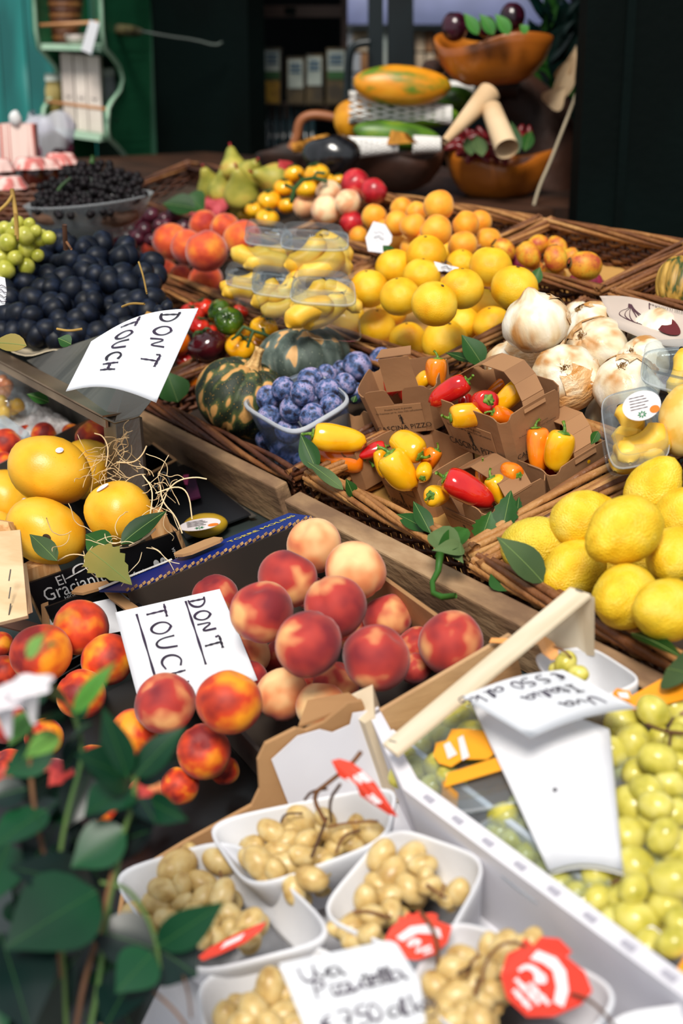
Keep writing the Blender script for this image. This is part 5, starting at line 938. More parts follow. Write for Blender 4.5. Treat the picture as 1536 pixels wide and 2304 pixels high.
# glass bowl with small dark grapes
t=thing('glass_bowl',PZ(200,520,3.05),'shallow clear glass bowl heaped with small black grapes','bowl'); Zb=3.05; cb=PZ(200,452,Zb); hr=RT*142*Zb/FPX; hf=FH*142*Zb/FPX
prof=[(.35,-.085),(.6,-.075),(.85,-.04),(1,.0),(1.03,.004),(1.0,.006),(.83,-.033),(.58,-.068),(.3,-.078)]; G=np.zeros((len(prof),40,3))
for i,(s,h) in enumerate(prof):
    for j in range(40): a=2*math.pi*j/40; G[i,j]=cb+hr*s*math.cos(a)+hf*s*math.sin(a)+ZU*(h+.012*math.cos(a)*s)
part('bowl_glass',grid(G,cv=True),clear('bowl_glass','dfe8e6',.22,.04),t,True)
part('brown_cloth',quadbox([cb+hr*.8+hf*.8,cb-hr*.8+hf*.8,cb-hr*.8-hf*.8,cb+hr*.8-hf*.8],[(.7,-.05),(1.0,-.035),(1.05,-.02),(1.0,-.01)],ZU),mat('brown_cloth','4a3428','6a4c3a',scale=8,rough=.9,bump=.3),t,True)
pts=[]
for x,y in scatter([(68,470),(90,420),(130,395),(165,372),(200,362),(240,362),(262,385),(300,385),(325,410),(330,440),(300,462),(240,482),(160,488),(100,482)],13.0,11,.35):
    f=(488-y)/120; pts.append((x,y,17,PZ(x,y,Zb-.12+.2*f+.02*RNG.uniform(-1,1))))
bunch('grape_heap','k',pts[:290],'heap of small black grapes in the glass bowl','black grapes',[([PZ(206,368,3.1),PZ(210,350,3.1)],.006,m_cal),([PZ(125,440,3.0),PZ(135,420,3.0),PZ(160,400,3.0)],.004,m_cal)])
P=[(255,372,60),(200,400,120),(140,430,120),(260,430,110)]
# ---------------------------------------------------------------- ice tray
t=thing('ice_tray',Lw(.56,2.6,.0),'steel tray of crushed ice with fruit cups at the left','tray')
for p,q,nm_ in (((.692,2.262),(.692,3.2),'right_wall'),((.45,2.262),(.692,2.262),'front_wall')): part(nm_,wl(p,q,.01,.10,.003,1),m_steel,t)
part('base',lbox(.38,.69,2.262,3.2,.008,.012),m_steel,t)
G=np.zeros((60,110,3))
for i in range(60):
    for j in range(110):
        a=.40+.285*i/59; b=2.27+.9*j/109; e=min(1,(.685-a)/.05)*min(1,(b-2.27)/.05); G[i,j]=Lw(a,b,.03+.055*e**.6+.014*fnz((a,b,0),38)+.010*fnz((a,b,1),110))
part('crushed_ice',grid(G),mat('crushed_ice','ddd4d2','f4eeec',scale=90,rough=.35,bump=.8,bscale=160,spec=.7,bdist=.004),t,True,kind='stuff')
m_fy=mat('cut_yellow_fruit','d99a10','efc03a',scale=2,rough=.3); m_fo=mat('cut_orange_fruit','c9561c','e58a4a',scale=2,rough=.3)
for x,y,m,lab in ((24,908,m_fy,'clear domed cup of yellow fruit on the ice'),(8,862,m_fo,'clear domed cup of orange fruit on the ice behind the yellow')):
    c=Pc(x,y,.12); t=thing('fruit_cup',c-EC*.03,lab,'cup','fruit cups on the ice'); g=random.Random(int(x))
    part('dome_lid',xf(f_egg(1,.8,0),Matrix.Translation(Vector(c))@Matrix.Scale(.042,4)),m_clear,t,True)
    for k in range(7): part('fruit_piece',xf(f_egg(k,1.2,.2,1,7,9),Matrix.Translation(Vector(c+A3([g.uniform(-.022,.022),g.uniform(-.022,.022),g.uniform(-.02,.005)])))@orient(A3([g.uniform(-1,1),g.uniform(-1,1),1]))@Matrix.Scale(.0115,4)),m,t,True)
solo('clear_strip',prism([Pc(-10,930,.10),Pc(40,965,.10),Pc(70,985,.10),Pc(60,1000,.10),Pc(-10,955,.10)],EC*.012),m_clear2,'clear plastic strip between the ice and the nectarines','plastic')
# ---------------------------------------------------------------- pizzutella grape box
m_lin=mat('white_box_paper','dcdce4','e9e9ef',scale=4,rough=.75); m_wc=mat('white_coated_card','d6d4dc','e6e4ea',scale=4,rough=.6)
t=thing('fruit_box',Lw(.31,.85,0),'cardboard box of white foam trays with pale amber grapes','box'); H_=.115
cA,cB=(.200,1.198),(.492,1.122); dd_=nrm(A3(cB)-A3(cA))
def wallc(p,q,outl,m,th,name,c_top): # outline (s, fraction) polygon
    P=[Lw(p[0]+(q[0]-p[0])*s,p[1]+(q[1]-p[1])*s,c) for s,c in outl]; d=nrm(A3(q)-A3(p)); part(name,prism(P,(EA*-d[1]+EB*d[0])*th),m,t)
wallc(cA,cB,[(0,0),(1,0),(1,.135),(.95,.14),(.85,.13),(.78,.13),(.75,.137),(.635,.135),(.59,.12),(.56,.085),(.515,.07),(.25,.062),(0,.05)],m_card_b,.006,'far_wall',0)
wallc((.384,1.146),(cB[0],cB[1]-.004),[(0,.02),(1,.02),(1,.125),(.86,.130),(.8,.118),(.62,.118),(.52,.128),(.3,.132),(0,.118)],m_lin,-.001,'white_liner',0)
part('corner_flap',prism([Lw(.425,1.148,.134),Lw(.455,1.175,.136),Lw(.492,1.15,.134),Lw(.492,1.126,.134)],-EC*.003),m_card_b,t)
part('left_wall',wl(cA,(.04,.95),0,.045,.005,1),m_card_b,t); 
part('right_wall',prism([Lw(.492,1.118,0),Lw(.445,.99,0),Lw(.445,.2,0),Lw(.460,.2,0),Lw(.463,.99,0),Lw(.505,1.118,0)],EC*.122),m_wc,t)
part('base',prism([Lw(.492,1.12,.002),Lw(.278,1.17,.002),Lw(.07,1.0,.002),Lw(.07,.2,.002),Lw(.445,.2,.002)],EC*.004),m_lin,t)
for i in range(14): 
    b=.95-i*.045; part('stitch_mark',lprism([(.449,b,.1225),(.456,b,.1225),(.4555,b+.014,.1225),(.450,b+.014,.1225)],(0,0,.0006)),mat('pale_mark','a9a6b2',rough=.8),t)
TQ=[([(452,1852),(900,1762),(872,1895),(560,2010)],'foam tray nearest the cardboard wall',.10,.06),([(880,1855),(1108,1935),(975,2175),(705,2062)],'foam tray at the right under the long red label cluster',.10,.06),([(235,1968),(528,1880),(780,2112),(420,2205)],'foam tray left of the middle with a red label',.095,.06),
    ([(1015,2058),(1420,2225),(1215,2470),(905,2230)],'foam tray at the lower right with the lowest red label',.105,.06),([(425,2205),(735,2110),(1000,2460),(520,2520)],'foam tray at the bottom beside the lower price card',.085,.06),([(1365,2285),(1660,2245),(1740,2560),(1300,2520)],'foam tray cut by the bottom right corner',.105,.05)]
for Qp,lab,c,h in TQ: tray([Pc(x,y,c) for x,y in Qp],h,'white '+lab,group='white foam grape trays',slope=.74)
def pb(lst,c,kind='p'):
    return [(x,y,d,Pc(x,y,c+ (.012 if i%3==0 else 0))) for i,(x,y,d) in enumerate(lst)]+[(x+14,y+10,d*.95,Pc(x+14,y+10,c-.022)) for i,(x,y,d) in enumerate(lst) if i%3!=2]
b1=[(610,1870,52),(678,1849,66),(566,1907,56),(584,1943,66),(644,1896,54),(641,1946,64),(701,1977,58),(662,2003,54),(605,1982,48),(690,1888,42),(712,1930,50),(839,1878,60),(732,1842,44),(753,1909,44),(560,1935,44),(770,1880,44),(735,1870,44),(625,1915,50),(680,1925,50),(735,1950,44),(800,1860,44),(620,1960,50),(655,1870,50),(790,1900,44)]
b2=[(857,1925,60),(878,1972,72),(922,1935,66),(951,1946,50),(922,2000,58),(873,2018,54),(823,2024,58),(800,2084,68),(1029,2008,54),(967,1992,44),(1000,2024,34),(800,2112,50),(956,1977,42),(900,1950,50),(850,1990,50),(840,2060,50),(880,2050,50),(985,2010,36),(830,2100,46),(760,2090,40)]
b3=[(399,1951,80),(459,1925,50),(493,1938,60),(368,2003,58),(451,1987,58),(357,2039,60),(409,1992,44),(409,2029,46),(459,2019,52),(500,2013,56),(305,2065,58),(519,2060,52),(560,2076,56),(524,2091,52),(472,2076,46),(456,2107,50),(422,1920,40),(430,2060,50),(380,2070,50),(340,2090,50),(490,2110,50),(550,2110,50),(420,2100,50)]
b4=[(1132,2137,70),(1173,2162,54),(1194,2117,50),(1020,2175,58),(985,2224,64),(1020,2241,70),(1099,2183,48),(1086,2253,52),(1066,2179,48),(962,2290,60),(1078,2295,66),(1016,2299,62),(1099,2129,48),(1060,2220,50),(1130,2180,50),(1040,2150,50),(1000,2270,56),(1050,2270,56),(1160,2130,50),(1110,2230,50)]
b5=[(607,2222,68),(633,2240,52),(508,2290,62),(573,2279,70),(636,2284,62),(600,2250,56),(550,2300,60),(660,2310,60),(540,2260,46),(610,2310,60)]
mk=lambda L:[PZ(x,y,(Pc(x,y,c)-CAM)@FW) for x,y,c in L]
bunch('grape_bunch','p',pb(b1,.088),'pale amber grape bunch nearest the cardboard wall, stalks upright','pale amber grape bunches',[(mk([(732,1850,.12),(700,1790,.15),(740,1760,.17),(790,1720,.19),(812,1692,.20)]),.0022),(mk([(745,1850,.12),(740,1800,.15),(765,1765,.17)]),.0016),(mk([(740,1860,.12),(790,1850,.12),(850,1848,.12)]),.0014),(mk([(700,1930,.11),(720,1880,.12),(735,1840,.12)]),.0016),(mk([(680,1830,.11),(640,1830,.12),(632,1850,.11)]),.0012),(mk([(755,1920,.11),(770,1880,.12),(810,1868,.12)]),.0014),(mk([(685,1800,.14),(700,1780,.15),(735,1775,.16)]),.0014)])
bunch('grape_bunch','p',pb(b2,.088),'pale amber grape bunch right of centre above the leaf shaped red label','pale amber grape bunches',[(mk([(960,1990,.11),(985,2010,.11),(1005,2020,.11)]),.0014),(mk([(880,2065,.11),(830,2050,.11),(795,2052,.11)]),.0016),(mk([(1000,1990,.11),(990,2020,.11)]),.0012)])
bunch('grape_bunch','p',pb(b3,.080),'pale amber grape bunch at the left beside the shrub leaves','pale amber grape bunches',[(mk([(500,1990,.1),(495,1960,.1)]),.0012)])
bunch('grape_bunch','p',pb(b4,.092),'greenish amber grape bunch at the bottom with an arched stalk','pale amber grape bunches',[(mk([(1085,2215,.12),(1085,2175,.13),(1120,2125,.14),(1165,2118,.14),(1200,2145,.13)]),.0016),(mk([(1050,2200,.11),(1060,2160,.12),(1080,2150,.12)]),.0014),(mk([(1070,2240,.11),(1075,2200,.12)]),.0018),(mk([(1030,2190,.11),(1060,2175,.12)]),.0014)])
bunch('grape_bunch','p',pb(b5,.078),'pale amber grape bunch at the bottom left of the lower price card','pale amber grape bunches')
# red labels
m_red=mat('red_label','d8321c','e2452a',scale=4,rough=.6); m_lw=mat('label_white','e6dadd',rough=.7)
def flat_label(Q,outl,label,m,bands,strokes=(),hole=None,cat='label',group=None,curl=.003):
    S=Sheet(*Q,bulge=lambda u,v:curl*math.sin(math.pi*u)); t=thing('paper_label',S(.5,.5),label,cat,group); part('label_paper',prism([S(u,v) for u,v in outl],-S.n*.0008),m,t)
    for b in bands: part('white_band',([S(u,v,.0009) for u,v in b],[tuple(range(len(b)))]),m_lw,t)
    for s_,w_ in strokes: part('small_print',ribbon(S,s_,w_,.0012),m_lw if m is m_red or m.name.startswith('orange') else m_red,t)
    return t
pine=[(0,.55),(.06,.35),(.2,.2),(.35,.12),(.36,.02),(.42,.1),(.5,.0),(.55,.1),(.66,.03),(.68,.14),(.8,.16),(.86,.24),(.82,.34),(1.0,.55),(.86,.85),(.6,1.0),(.3,.98),(.08,.8)]
zc=lambda x,y,c:Pc(x,y,c)
flat_label([zc(1085,2130,.135),zc(1260,2100,.135),zc(1350,2240,.12),zc(1180,2330,.115)],[(0,.6),(.05,.35),(.25,.15),(.42,.12),(.55,.0),(.6,.12),(.75,.02),(.95,.08),(1,.3),(.9,.35),(1.0,.62),(.95,.9),(.75,1),(.4,.98),(.12,.85)],'largest red leaf shaped label at the bottom right with white ring','' or m_red,[[(.48,.28),(.62,.2),(.78,.35),(.8,.55),(.7,.8),(.55,.95),(.48,.85),(.6,.7),(.66,.5),(.6,.38)]],[([(.12,.55),(.2,.8)],.0016),([(.2,.45),(.32,.8)],.0016),([(.32,.55),(.42,.85)],.0016),([(.28,.38),(.42,.35),(.5,.5),(.4,.58)],.0018),([(.46,.48),(.54,.52),(.5,.62),(.44,.55),(.46,.48)],.0016)],group='red grape labels')
flat_label([zc(835,2080,.13),zc(1000,2030,.13),zc(1030,2130,.12),zc(900,2180,.115)],pine,'red leaf shaped label above the lower price card',m_red,[[(.2,.42),(.45,.32),(.68,.38),(.82,.55),(.8,.75),(.68,.6),(.5,.5),(.25,.55)]],[([(.3,.68),(.4,.6),(.5,.68),(.38,.74)],.0015),([(.35,.84),(.6,.84)],.0012),([(.45,.93),(.6,.93)],.001)],group='red grape labels')
flat_label([zc(745,1712,.20),zc(790,1700,.20),zc(895,1838,.15),zc(850,1825,.15)],[(0,.0),(.4,0),(.8,.1),(1,.25),(1.15,.45),(1.0,1.0),(.5,1.0),(-.2,.7),(.1,.5),(-.3,.3)],'narrow red label seen edge on by the upright stalks',m_red,[[(-.1,.35),(1.0,.25),(1.1,.42),(0,.5)]],[([(.3,.65),(.5,.8)],.002),([(.6,.62),(.7,.78)],.002)],group='red grape labels',curl=.0)
flat_label([zc(450,2140,.12),zc(600,2072,.12),zc(590,2110,.115),zc(440,2172,.115)],[(0,.4),(.15,.1),(.5,0),(.85,.0),(1,.05),(.95,.5),(.75,.9),(.4,1),(.1,.9)],'thin red label lying flat at the left on the foam tray',m_red,[[(.4,.3),(.7,.25),(.65,.6),(.35,.65)]],group='red grape labels')
solo('label_string',join(tube(smooth_pl(mk([(945,2050,.14),(965,2075,.14),(980,2105,.14),(985,2150,.12),(983,2195,.1)]),2),.0017,5)),m_stk,'dark string through the red label above the price card','string',smooth=True)
solo('label_string',join(tube(smooth_pl(mk([(1285,2235,.13),(1320,2245,.13),(1360,2280,.13),(1390,2320,.12)]),2),.0014,5)),m_stk,'dark string leaving the largest red label to the right','string',smooth=True)
# ---------------------------------------------------------------- italia grape crate
t=thing('wooden_crate',Lw(.62,.85,0),'pale wooden crate with a diagonal slat holding boxes of Italia grapes','crate')
m_slat=mat('white_poplar','d3c1a4','e4d6bd',scale=2,rough=.7,stretch=(2,14,2),bump=.06); m_tanply=mat('tan_plywood','a9825a','c29b70',scale=2.5,rough=.75,stretch=(2,8,8),bump=.06)
w0,w1=Pc(838,1612,.122),Pc(1150,1428,.122); part('far_board',prism([w0,w1,w1-EC*.10,w0-EC*.12],EB*.006),m_tanply,t)
part('corner_post',prism([Pc(784,1565,.125),Pc(838,1540,.135),Pc(842,1612,.125),Pc(820,1628,.12),Pc(788,1605,.12)],-EC*.115),m_slat,t)
s0=Pc(860,1672,.155);s1=Pc(892,1697,.155);s2=Pc(1328,1336,.195);s3=Pc(1282,1320,.195)
bev(part('handle_slat',prism([s0,s1,s2,s3],-EC*.005),m_slat,t),.0008)
part('end_panel',prism([Pc(1140,1440,.12),Pc(1318,1335,.192),Pc(1328,1340,.192),Pc(1328,1472,.11),Pc(1235,1462,.10)],-EB*.006),m_slat,t)
part('right_board',prism([Pc(1328,1470,.10),Pc(1700,1720,.10),Pc(1700,1720,.0),Pc(1328,1470,.0)],EA*.006),m_wood2,t)
part('left_board',lprism([(.470,.2,0),(.476,.2,0),(.505,1.1,0),(.499,1.1,0)],(0,0,.10)),m_wc,t)
part('base',prism([Lw(.48,.2,.003),Lw(.74,.2,.003),Lw(.77,1.08,.003),Lw(.50,1.12,.003)],EC*.004),m_tanply,t)
for x,y,c in ((1303,1328,.196),(884,1668,.156)): part('staple',tube([Pc(x-8,y-2,c),Pc(x+8,y+3,c)],.0009,4),m_steel,t)
tray([Pc(x,y,.115) for x,y in [(1190,1475),(1330,1455),(1455,1535),(1290,1600)]],.055,'white foam tray in the top corner of the crate behind the Italia card',group='white foam grape trays',slope=.74)
S=Sheet(Pc(1050,1560,.135),Pc(1370,1640,.13),Pc(1400,1960,.115),Pc(1235,1960,.11),lambda u,v:.01*math.sin(math.pi*u)); 
pad=[(0,.0),(.3,-.05),(1,.0),(1.03,.4),(1.0,1),(.1,1.0),(-.03,.97),(.0,.8),(.04,.5),(.03,.25)]
o=thing('foam_sheet',S(.5,.5),'white foam sheet lying over the grape boxes under the Italia card','foam'); GG=A3([[S(max(0,-.06+.2*abs(v-.5)*0)+u,v) for v in np.linspace(0,1,13)] for u in np.linspace(0,1,9)]); part('sheet',S.mesh(9,10,.006),m_foam,o,True)
part('pen_dot',xf(f_egg(1,1,0,1,6,8),Matrix.Translation(Vector(S(.45,.58,.0005)))@Matrix.Scale(.0022,4)),m_ink,o)
CQ=[([(865,1690),(1090,1570),(1200,1800),(1000,1835)],'clear box of Italia grapes under the slat',.105),([(1030,1890),(1190,1790),(1400,2010),(1240,2060)],'clear box of Italia grapes below the foam sheet',.10),([(1320,1960),(1420,1560),(1640,1620),(1600,2140)],'open clear box of big Italia grapes at the right edge',.09)]
for Qp,lab,c in CQ: clam([Pc(x,y,c) for x,y in Qp],.05,lab,lid=.006,group='clear boxes of Italia grapes')
i1=[(1026,1620,62),(933,1733,68),(977,1648,54),(905,1705,52),(1000,1660,56),(967,1772,52),(1060,1650,56),(945,1680,54),(1020,1690,56),(985,1720,56),(1050,1600,48),(900,1745,50),(1010,1750,50),(1070,1700,50)]
i2=[(1132,1839,64),(1157,1893,58),(1186,1864,56),(1173,1810,54),(1206,1906,50),(1119,1877,60),(1256,1990,56),(1223,1972,56),(1180,1930,56),(1210,1850,50),(1150,1860,56),(1270,2020,50),(1300,2010,50),(1230,1930,50)]
i3=[(1469,1600,64),(1400,1635,80),(1425,1674,76),(1479,1708,70),(1380,1694,64),(1518,1595,62),(1523,1660,56),(1530,1723,62),(1430,1738,58),(1454,1777,66),(1508,1767,66),(1425,1817,84),(1474,1812,64),(1518,1831,64),(1399,1885,88),(1492,1881,66),(1430,1951,80),(1343,1972,70),(1425,2000,62),(1430,2071,86),(1496,2038,80),(1515,1980,86),(1339,2025,60),(1525,1905,72),(1513,2121,62),(1455,2129,64),(1376,2071,60),(1529,2080,62),(1530,1640,50),(1460,1650,60),(1490,1660,50),(1450,1710,60),(1400,1730,60),(1470,1850,60),(1450,1900,60),(1400,1830,60),(1390,1950,60),(1480,1950,66),(1460,2010,60),(1390,2020,60),(1480,2090,60),(1555,1800,70),(1560,1950,70),(1560,1700,60),(1500,1740,60)]
bunch('grape_bunch','i',pb(i1,.085),'green Italia grapes in the clear box under the slat','Italia grape bunches')
bunch('grape_bunch','i',pb(i2,.080),'golden Italia grapes below the foam sheet','Italia grape bunches')
bunch('grape_bunch','i',[(x,y,d,Pc(x,y,.095+.02*(i%3==0)-(.02 if i>28 else 0))) for i,(x,y,d) in enumerate(i3)],'big yellow green Italia grape bunch at the right edge','Italia grape bunches',[(mk([(1455,1630,.13),(1490,1645,.13),(1540,1650,.13)]),.0018),(mk([(1510,1645,.13),(1505,1680,.12)]),.0015),(mk([(1500,1640,.13),(1515,1615,.13)]),.0012),(mk([(1375,1990,.12),(1395,1975,.12),(1400,2010,.11)]),.0015)])
bunch('grape_bunch','i',[(1272,1492,46,Pc(1272,1492,.14)),(1300,1516,38,Pc(1300,1516,.14)),(1255,1510,36,Pc(1255,1510,.12))],'few brownish green grapes in the top foam tray',None,[(mk([(1285,1480,.15),(1270,1465,.16),(1245,1455,.16)]),.0012)])
m_ol=mat('orange_label','ee8c10','f7a620',scale=3,rough=.5); m_ol2=mat('orange_pale_label','f2a45a','f6b878',scale=3,rough=.5)
flat_label([zc(965,1660,.12),zc(1070,1630,.12),zc(1145,1700,.115),zc(985,1740,.115)],[(0,.5),(.1,.2),(.3,.25),(.5,.0),(.8,.1),(1.0,.2),(1.05,.5),(.95,.8),(.7,1.0),(.4,.85),(.2,.95),(.05,.75)],'orange leaf shaped label on the clear box under the slat',m_ol,[[(.22,.35),(.34,.32),(.36,.7),(.2,.75)],[(.5,.3),(.62,.25),(.5,.85),(.38,.9)]],group='orange grape labels')
def strip(pts,w,label): 
    t=solo('orange_band',join(*[prism([a,b,b+wv,a+wv],-EC*.001) for (a,b,wv) in pts]),m_ol,label,'band','orange paper bands'); return t
a,b,c,d=Pc(1000,1770,.113),Pc(1150,1725,.12),Pc(1145,1695,.12),Pc(1005,1740,.115)
solo('orange_band',join(prism([a,b,c,d],-EC*.001),prism([Pc(995,1755,.112),Pc(1030,1785,.112),Pc(1025,1860,.07),Pc(990,1850,.07)],-EC*.001)),m_ol,'orange paper band folded over the clear box corner','band','orange paper bands')
solo('orange_band',prism([Pc(1385,1585,.11),Pc(1500,1520,.115),Pc(1580,1560,.115),Pc(1440,1600,.11)],-EC*.001),m_ol,'orange paper band at the right edge behind the grapes','band','orange paper bands')
solo('orange_band',prism([Pc(1510,2200,.105),Pc(1560,2120,.11),Pc(1620,2180,.11),Pc(1530,2240,.105)],-EC*.001),m_ol,'orange paper band cut by the lower right edge','band','orange paper bands')
flat_label([zc(1205,1440,.14),zc(1240,1435,.14),zc(1262,1480,.135),zc(1235,1500,.135)],[(0,0),(.5,-.1),(1,.2),(1.05,.6),(.8,1),(.3,.9),(0,.5)],'pale orange label under the slat by the top tray',m_ol2,[],group='orange grape labels')
flat_label([zc(1105,1435,.13),zc(1215,1438,.14),zc(1205,1450,.14),zc(1100,1445,.13)],[(0,0),(1,0),(1,1),(0,1)],'narrow orange label peeping out from behind the slat',m_ol2,[],group='orange grape labels')
t=flat_label([zc(1375,1550,.13),zc(1420,1553,.13),zc(1425,1580,.125),zc(1380,1575,.125)],[(0,.4),(.3,0),(.9,.1),(1,.8),(.5,1),(.1,.9)],'small green and orange sticker at the corner of the Italia card',m_ol,[[(.3,.4),(.8,.3),(.85,.8),(.4,.85)]],group='orange grape labels')
# ---------------------------------------------------------------- foreground shrub
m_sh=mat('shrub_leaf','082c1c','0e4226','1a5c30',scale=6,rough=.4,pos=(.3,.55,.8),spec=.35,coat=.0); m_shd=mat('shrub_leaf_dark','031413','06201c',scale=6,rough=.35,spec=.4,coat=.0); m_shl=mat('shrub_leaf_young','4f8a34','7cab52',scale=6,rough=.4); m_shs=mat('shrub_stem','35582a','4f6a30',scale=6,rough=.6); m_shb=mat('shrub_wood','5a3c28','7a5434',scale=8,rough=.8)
t=thing('potted_shrub',A3(PZ(150,2304,1.05))-ZU*.25,'glossy dark green potted shrub with a white flower, lower left foreground','plant')
V_=m_vein; m_vein=mat('shrub_vein','2c5a2c','3a6a34',rough=.5)
sl=[(288,1750,233,1597,60,0,'n'),(303,1750,412,1633,62,.0,'n'),(310,1762,402,1700,60,.01,'d'),(314,1795,352,1852,60,.0,'d'),(335,1800,412,1845,56,0,'n'),(292,1757,180,1695,95,.01,'n'),(299,1772,190,1828,95,.01,'n'),(284,1866,157,1950,98,.0,'n'),(320,1800,255,1955,85,.02,'d'),
 (165,1605,255,1490,38,-.03,'l'),(150,1570,88,1550,36,-.02,'n'),(140,1622,76,1608,45,-.01,'n'),(130,1650,60,1700,45,-.02,'l'),(73,1600,20,1675,46,0,'l'),(124,1677,5,1745,70,0,'n'),(60,1775,-40,1800,64,0,'d'),(105,1822,-20,1905,90,0,'n'),(210,1998,30,1950,100,.02,'d'),(219,2005,10,2130,170,-.01,'n'),
 (354,2130,500,2035,76,0,'n'),(350,2136,195,2085,105,0,'d'),(357,2136,445,2195,120,.01,'d'),(343,2143,262,2232,90,-.01,'n'),(320,2170,232,2310,110,.02,'d'),(0,2100,70,2320,160,-.02,'d'),(30,2000,120,1900,80,.03,'d'),(110,1720,60,1640,46,.02,'n'),(185,1660,140,1740,50,.02,'d'),(200,1740,150,1860,80,.03,'d'),(130,1850,60,1960,90,.03,'d'),
 (90,1470,120,1440,24,-.03,'l'),(105,1420,165,1365,30,-.06,'l'),(60,1480,100,1425,30,-.05,'l'),(190,1560,170,1640,30,.02,'n'),(100,1560,60,1600,30,0,'n'),(150,1680,200,1620,34,.01,'n'),(20,1900,-40,2040,110,.03,'n'),(60,2300,170,2150,130,.04,'d'),(200,2300,120,2180,120,.05,'d'),(240,2200,300,2320,110,.05,'d'),(100,2060,180,2180,120,.05,'d'),(10,2260,-60,2150,120,.05,'d'),(220,2080,150,2200,110,.06,'d'),(250,1900,330,1870,60,.04,'d'),(60,1860,130,1800,70,.04,'d'),(160,1980,90,2080,100,.06,'d'),(180,1900,240,2010,80,.05,'d'),(40,1800,110,1740,60,.04,'d')]
for i,(x0,y0,x1,y1,w_,dz,k) in enumerate(sl):
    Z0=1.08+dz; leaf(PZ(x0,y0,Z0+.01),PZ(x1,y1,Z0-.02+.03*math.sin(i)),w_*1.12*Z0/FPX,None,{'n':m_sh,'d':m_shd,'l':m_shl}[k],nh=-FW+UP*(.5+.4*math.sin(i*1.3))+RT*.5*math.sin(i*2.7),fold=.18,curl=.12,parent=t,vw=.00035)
g=random.Random(21)
for i in range(46):
    x0,y0=g.uniform(-60,270),g.uniform(1760,2380); a_=g.uniform(0,6.28); L_=g.uniform(80,130)
    if x0+L_*math.cos(a_)>300 and y0<2100: continue
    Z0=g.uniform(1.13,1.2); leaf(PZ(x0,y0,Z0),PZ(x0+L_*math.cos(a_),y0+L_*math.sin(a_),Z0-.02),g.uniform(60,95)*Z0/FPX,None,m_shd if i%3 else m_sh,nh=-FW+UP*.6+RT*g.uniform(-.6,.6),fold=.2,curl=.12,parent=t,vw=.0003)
for P,r_,m in [([(303,1745),(303,1800),(275,1880),(262,1960),(240,2050),(225,2200),(200,2330)],.0022,m_shs),([(120,1560),(150,1580),(172,1620),(190,1700),(150,1830),(130,1950),(140,2100),(150,2330)],.002,m_shs),([(360,2180),(350,2110),(325,2050),(285,1995),(225,1985)],.0018,m_shs),([(73,1600),(65,1700),(80,1850),(120,2000),(140,2200)],.002,m_shb),([(255,1960),(245,2000),(230,2080),(190,2200),(170,2320)],.0024,m_shb),([(345,2230),(390,2270),(420,2310)],.0012,m_shb),([(412,2195),(425,2240),(430,2290)],.001,m_shb)]:
    part('stem',tube(smooth_pl([PZ(x,y,1.09) for x,y in P],2),r_,6),m,t,True)
m_fl=mat('white_petal','d9d2da','ece6ea',scale=10,rough=.6,sub=0); fc=PZ(62,1545,1.03)
G=np.zeros((7,30,3)); ax=nrm(cdir(-.1,1,.35)); ux=nrm(np.cross(ax,FW)); vx=np.cross(ax,ux)
for i,(r_,h) in enumerate([(.002,-.03),(.004,-.022),(.006,-.012),(.010,-.003),(.014,.001),(.017,.002),(.0185,.000)]):
    for j in range(30):
        a=2*math.pi*j/30; q=r_*(1+(.16*math.cos(5*a) if i>2 else 0)); G[i,j]=fc+ax*h+(ux*math.cos(a)+vx*math.sin(a))*q
part('flower',grid(G,cv=True),m_fl,t,True)
fc2=PZ(5,1575,1.03); part('flower',(grid(G,cv=True)[0]-fc+fc2,grid(G,cv=True)[1]),m_fl,t,True)
pc_=A3(t.location); part('pot',revolve(lambda th,ph:pc_+A3([ (.11+.03*math.cos(th))*math.cos(ph)*min(1,3*math.sin(th)),(.11+.03*math.cos(th))*math.sin(ph)*min(1,3*math.sin(th)),-.09+.10*math.cos(th)]),14,24),mat('terracotta','7a4630','94583c',scale=4,rough=.9),t,True); part('soil',prism([pc_+A3([.12*math.cos(a),.12*math.sin(a),.0]) for a in np.linspace(0,2*math.pi,20,endpoint=False)],ZU*.012),mat('soil','1c130d','2c1e14',scale=30,rough=1),t)
m_vein=V_
pf=A3([pc_[0],pc_[1],0]); solo('plant_pedestal',prism([pf+A3([x,y,0]) for x,y in ((-.14,-.14),(.14,-.14),(.14,.14),(-.14,.14))],ZU*(pc_[2]-.19)),m_dark,'dark pedestal carrying the potted shrub below the frame','pedestal')
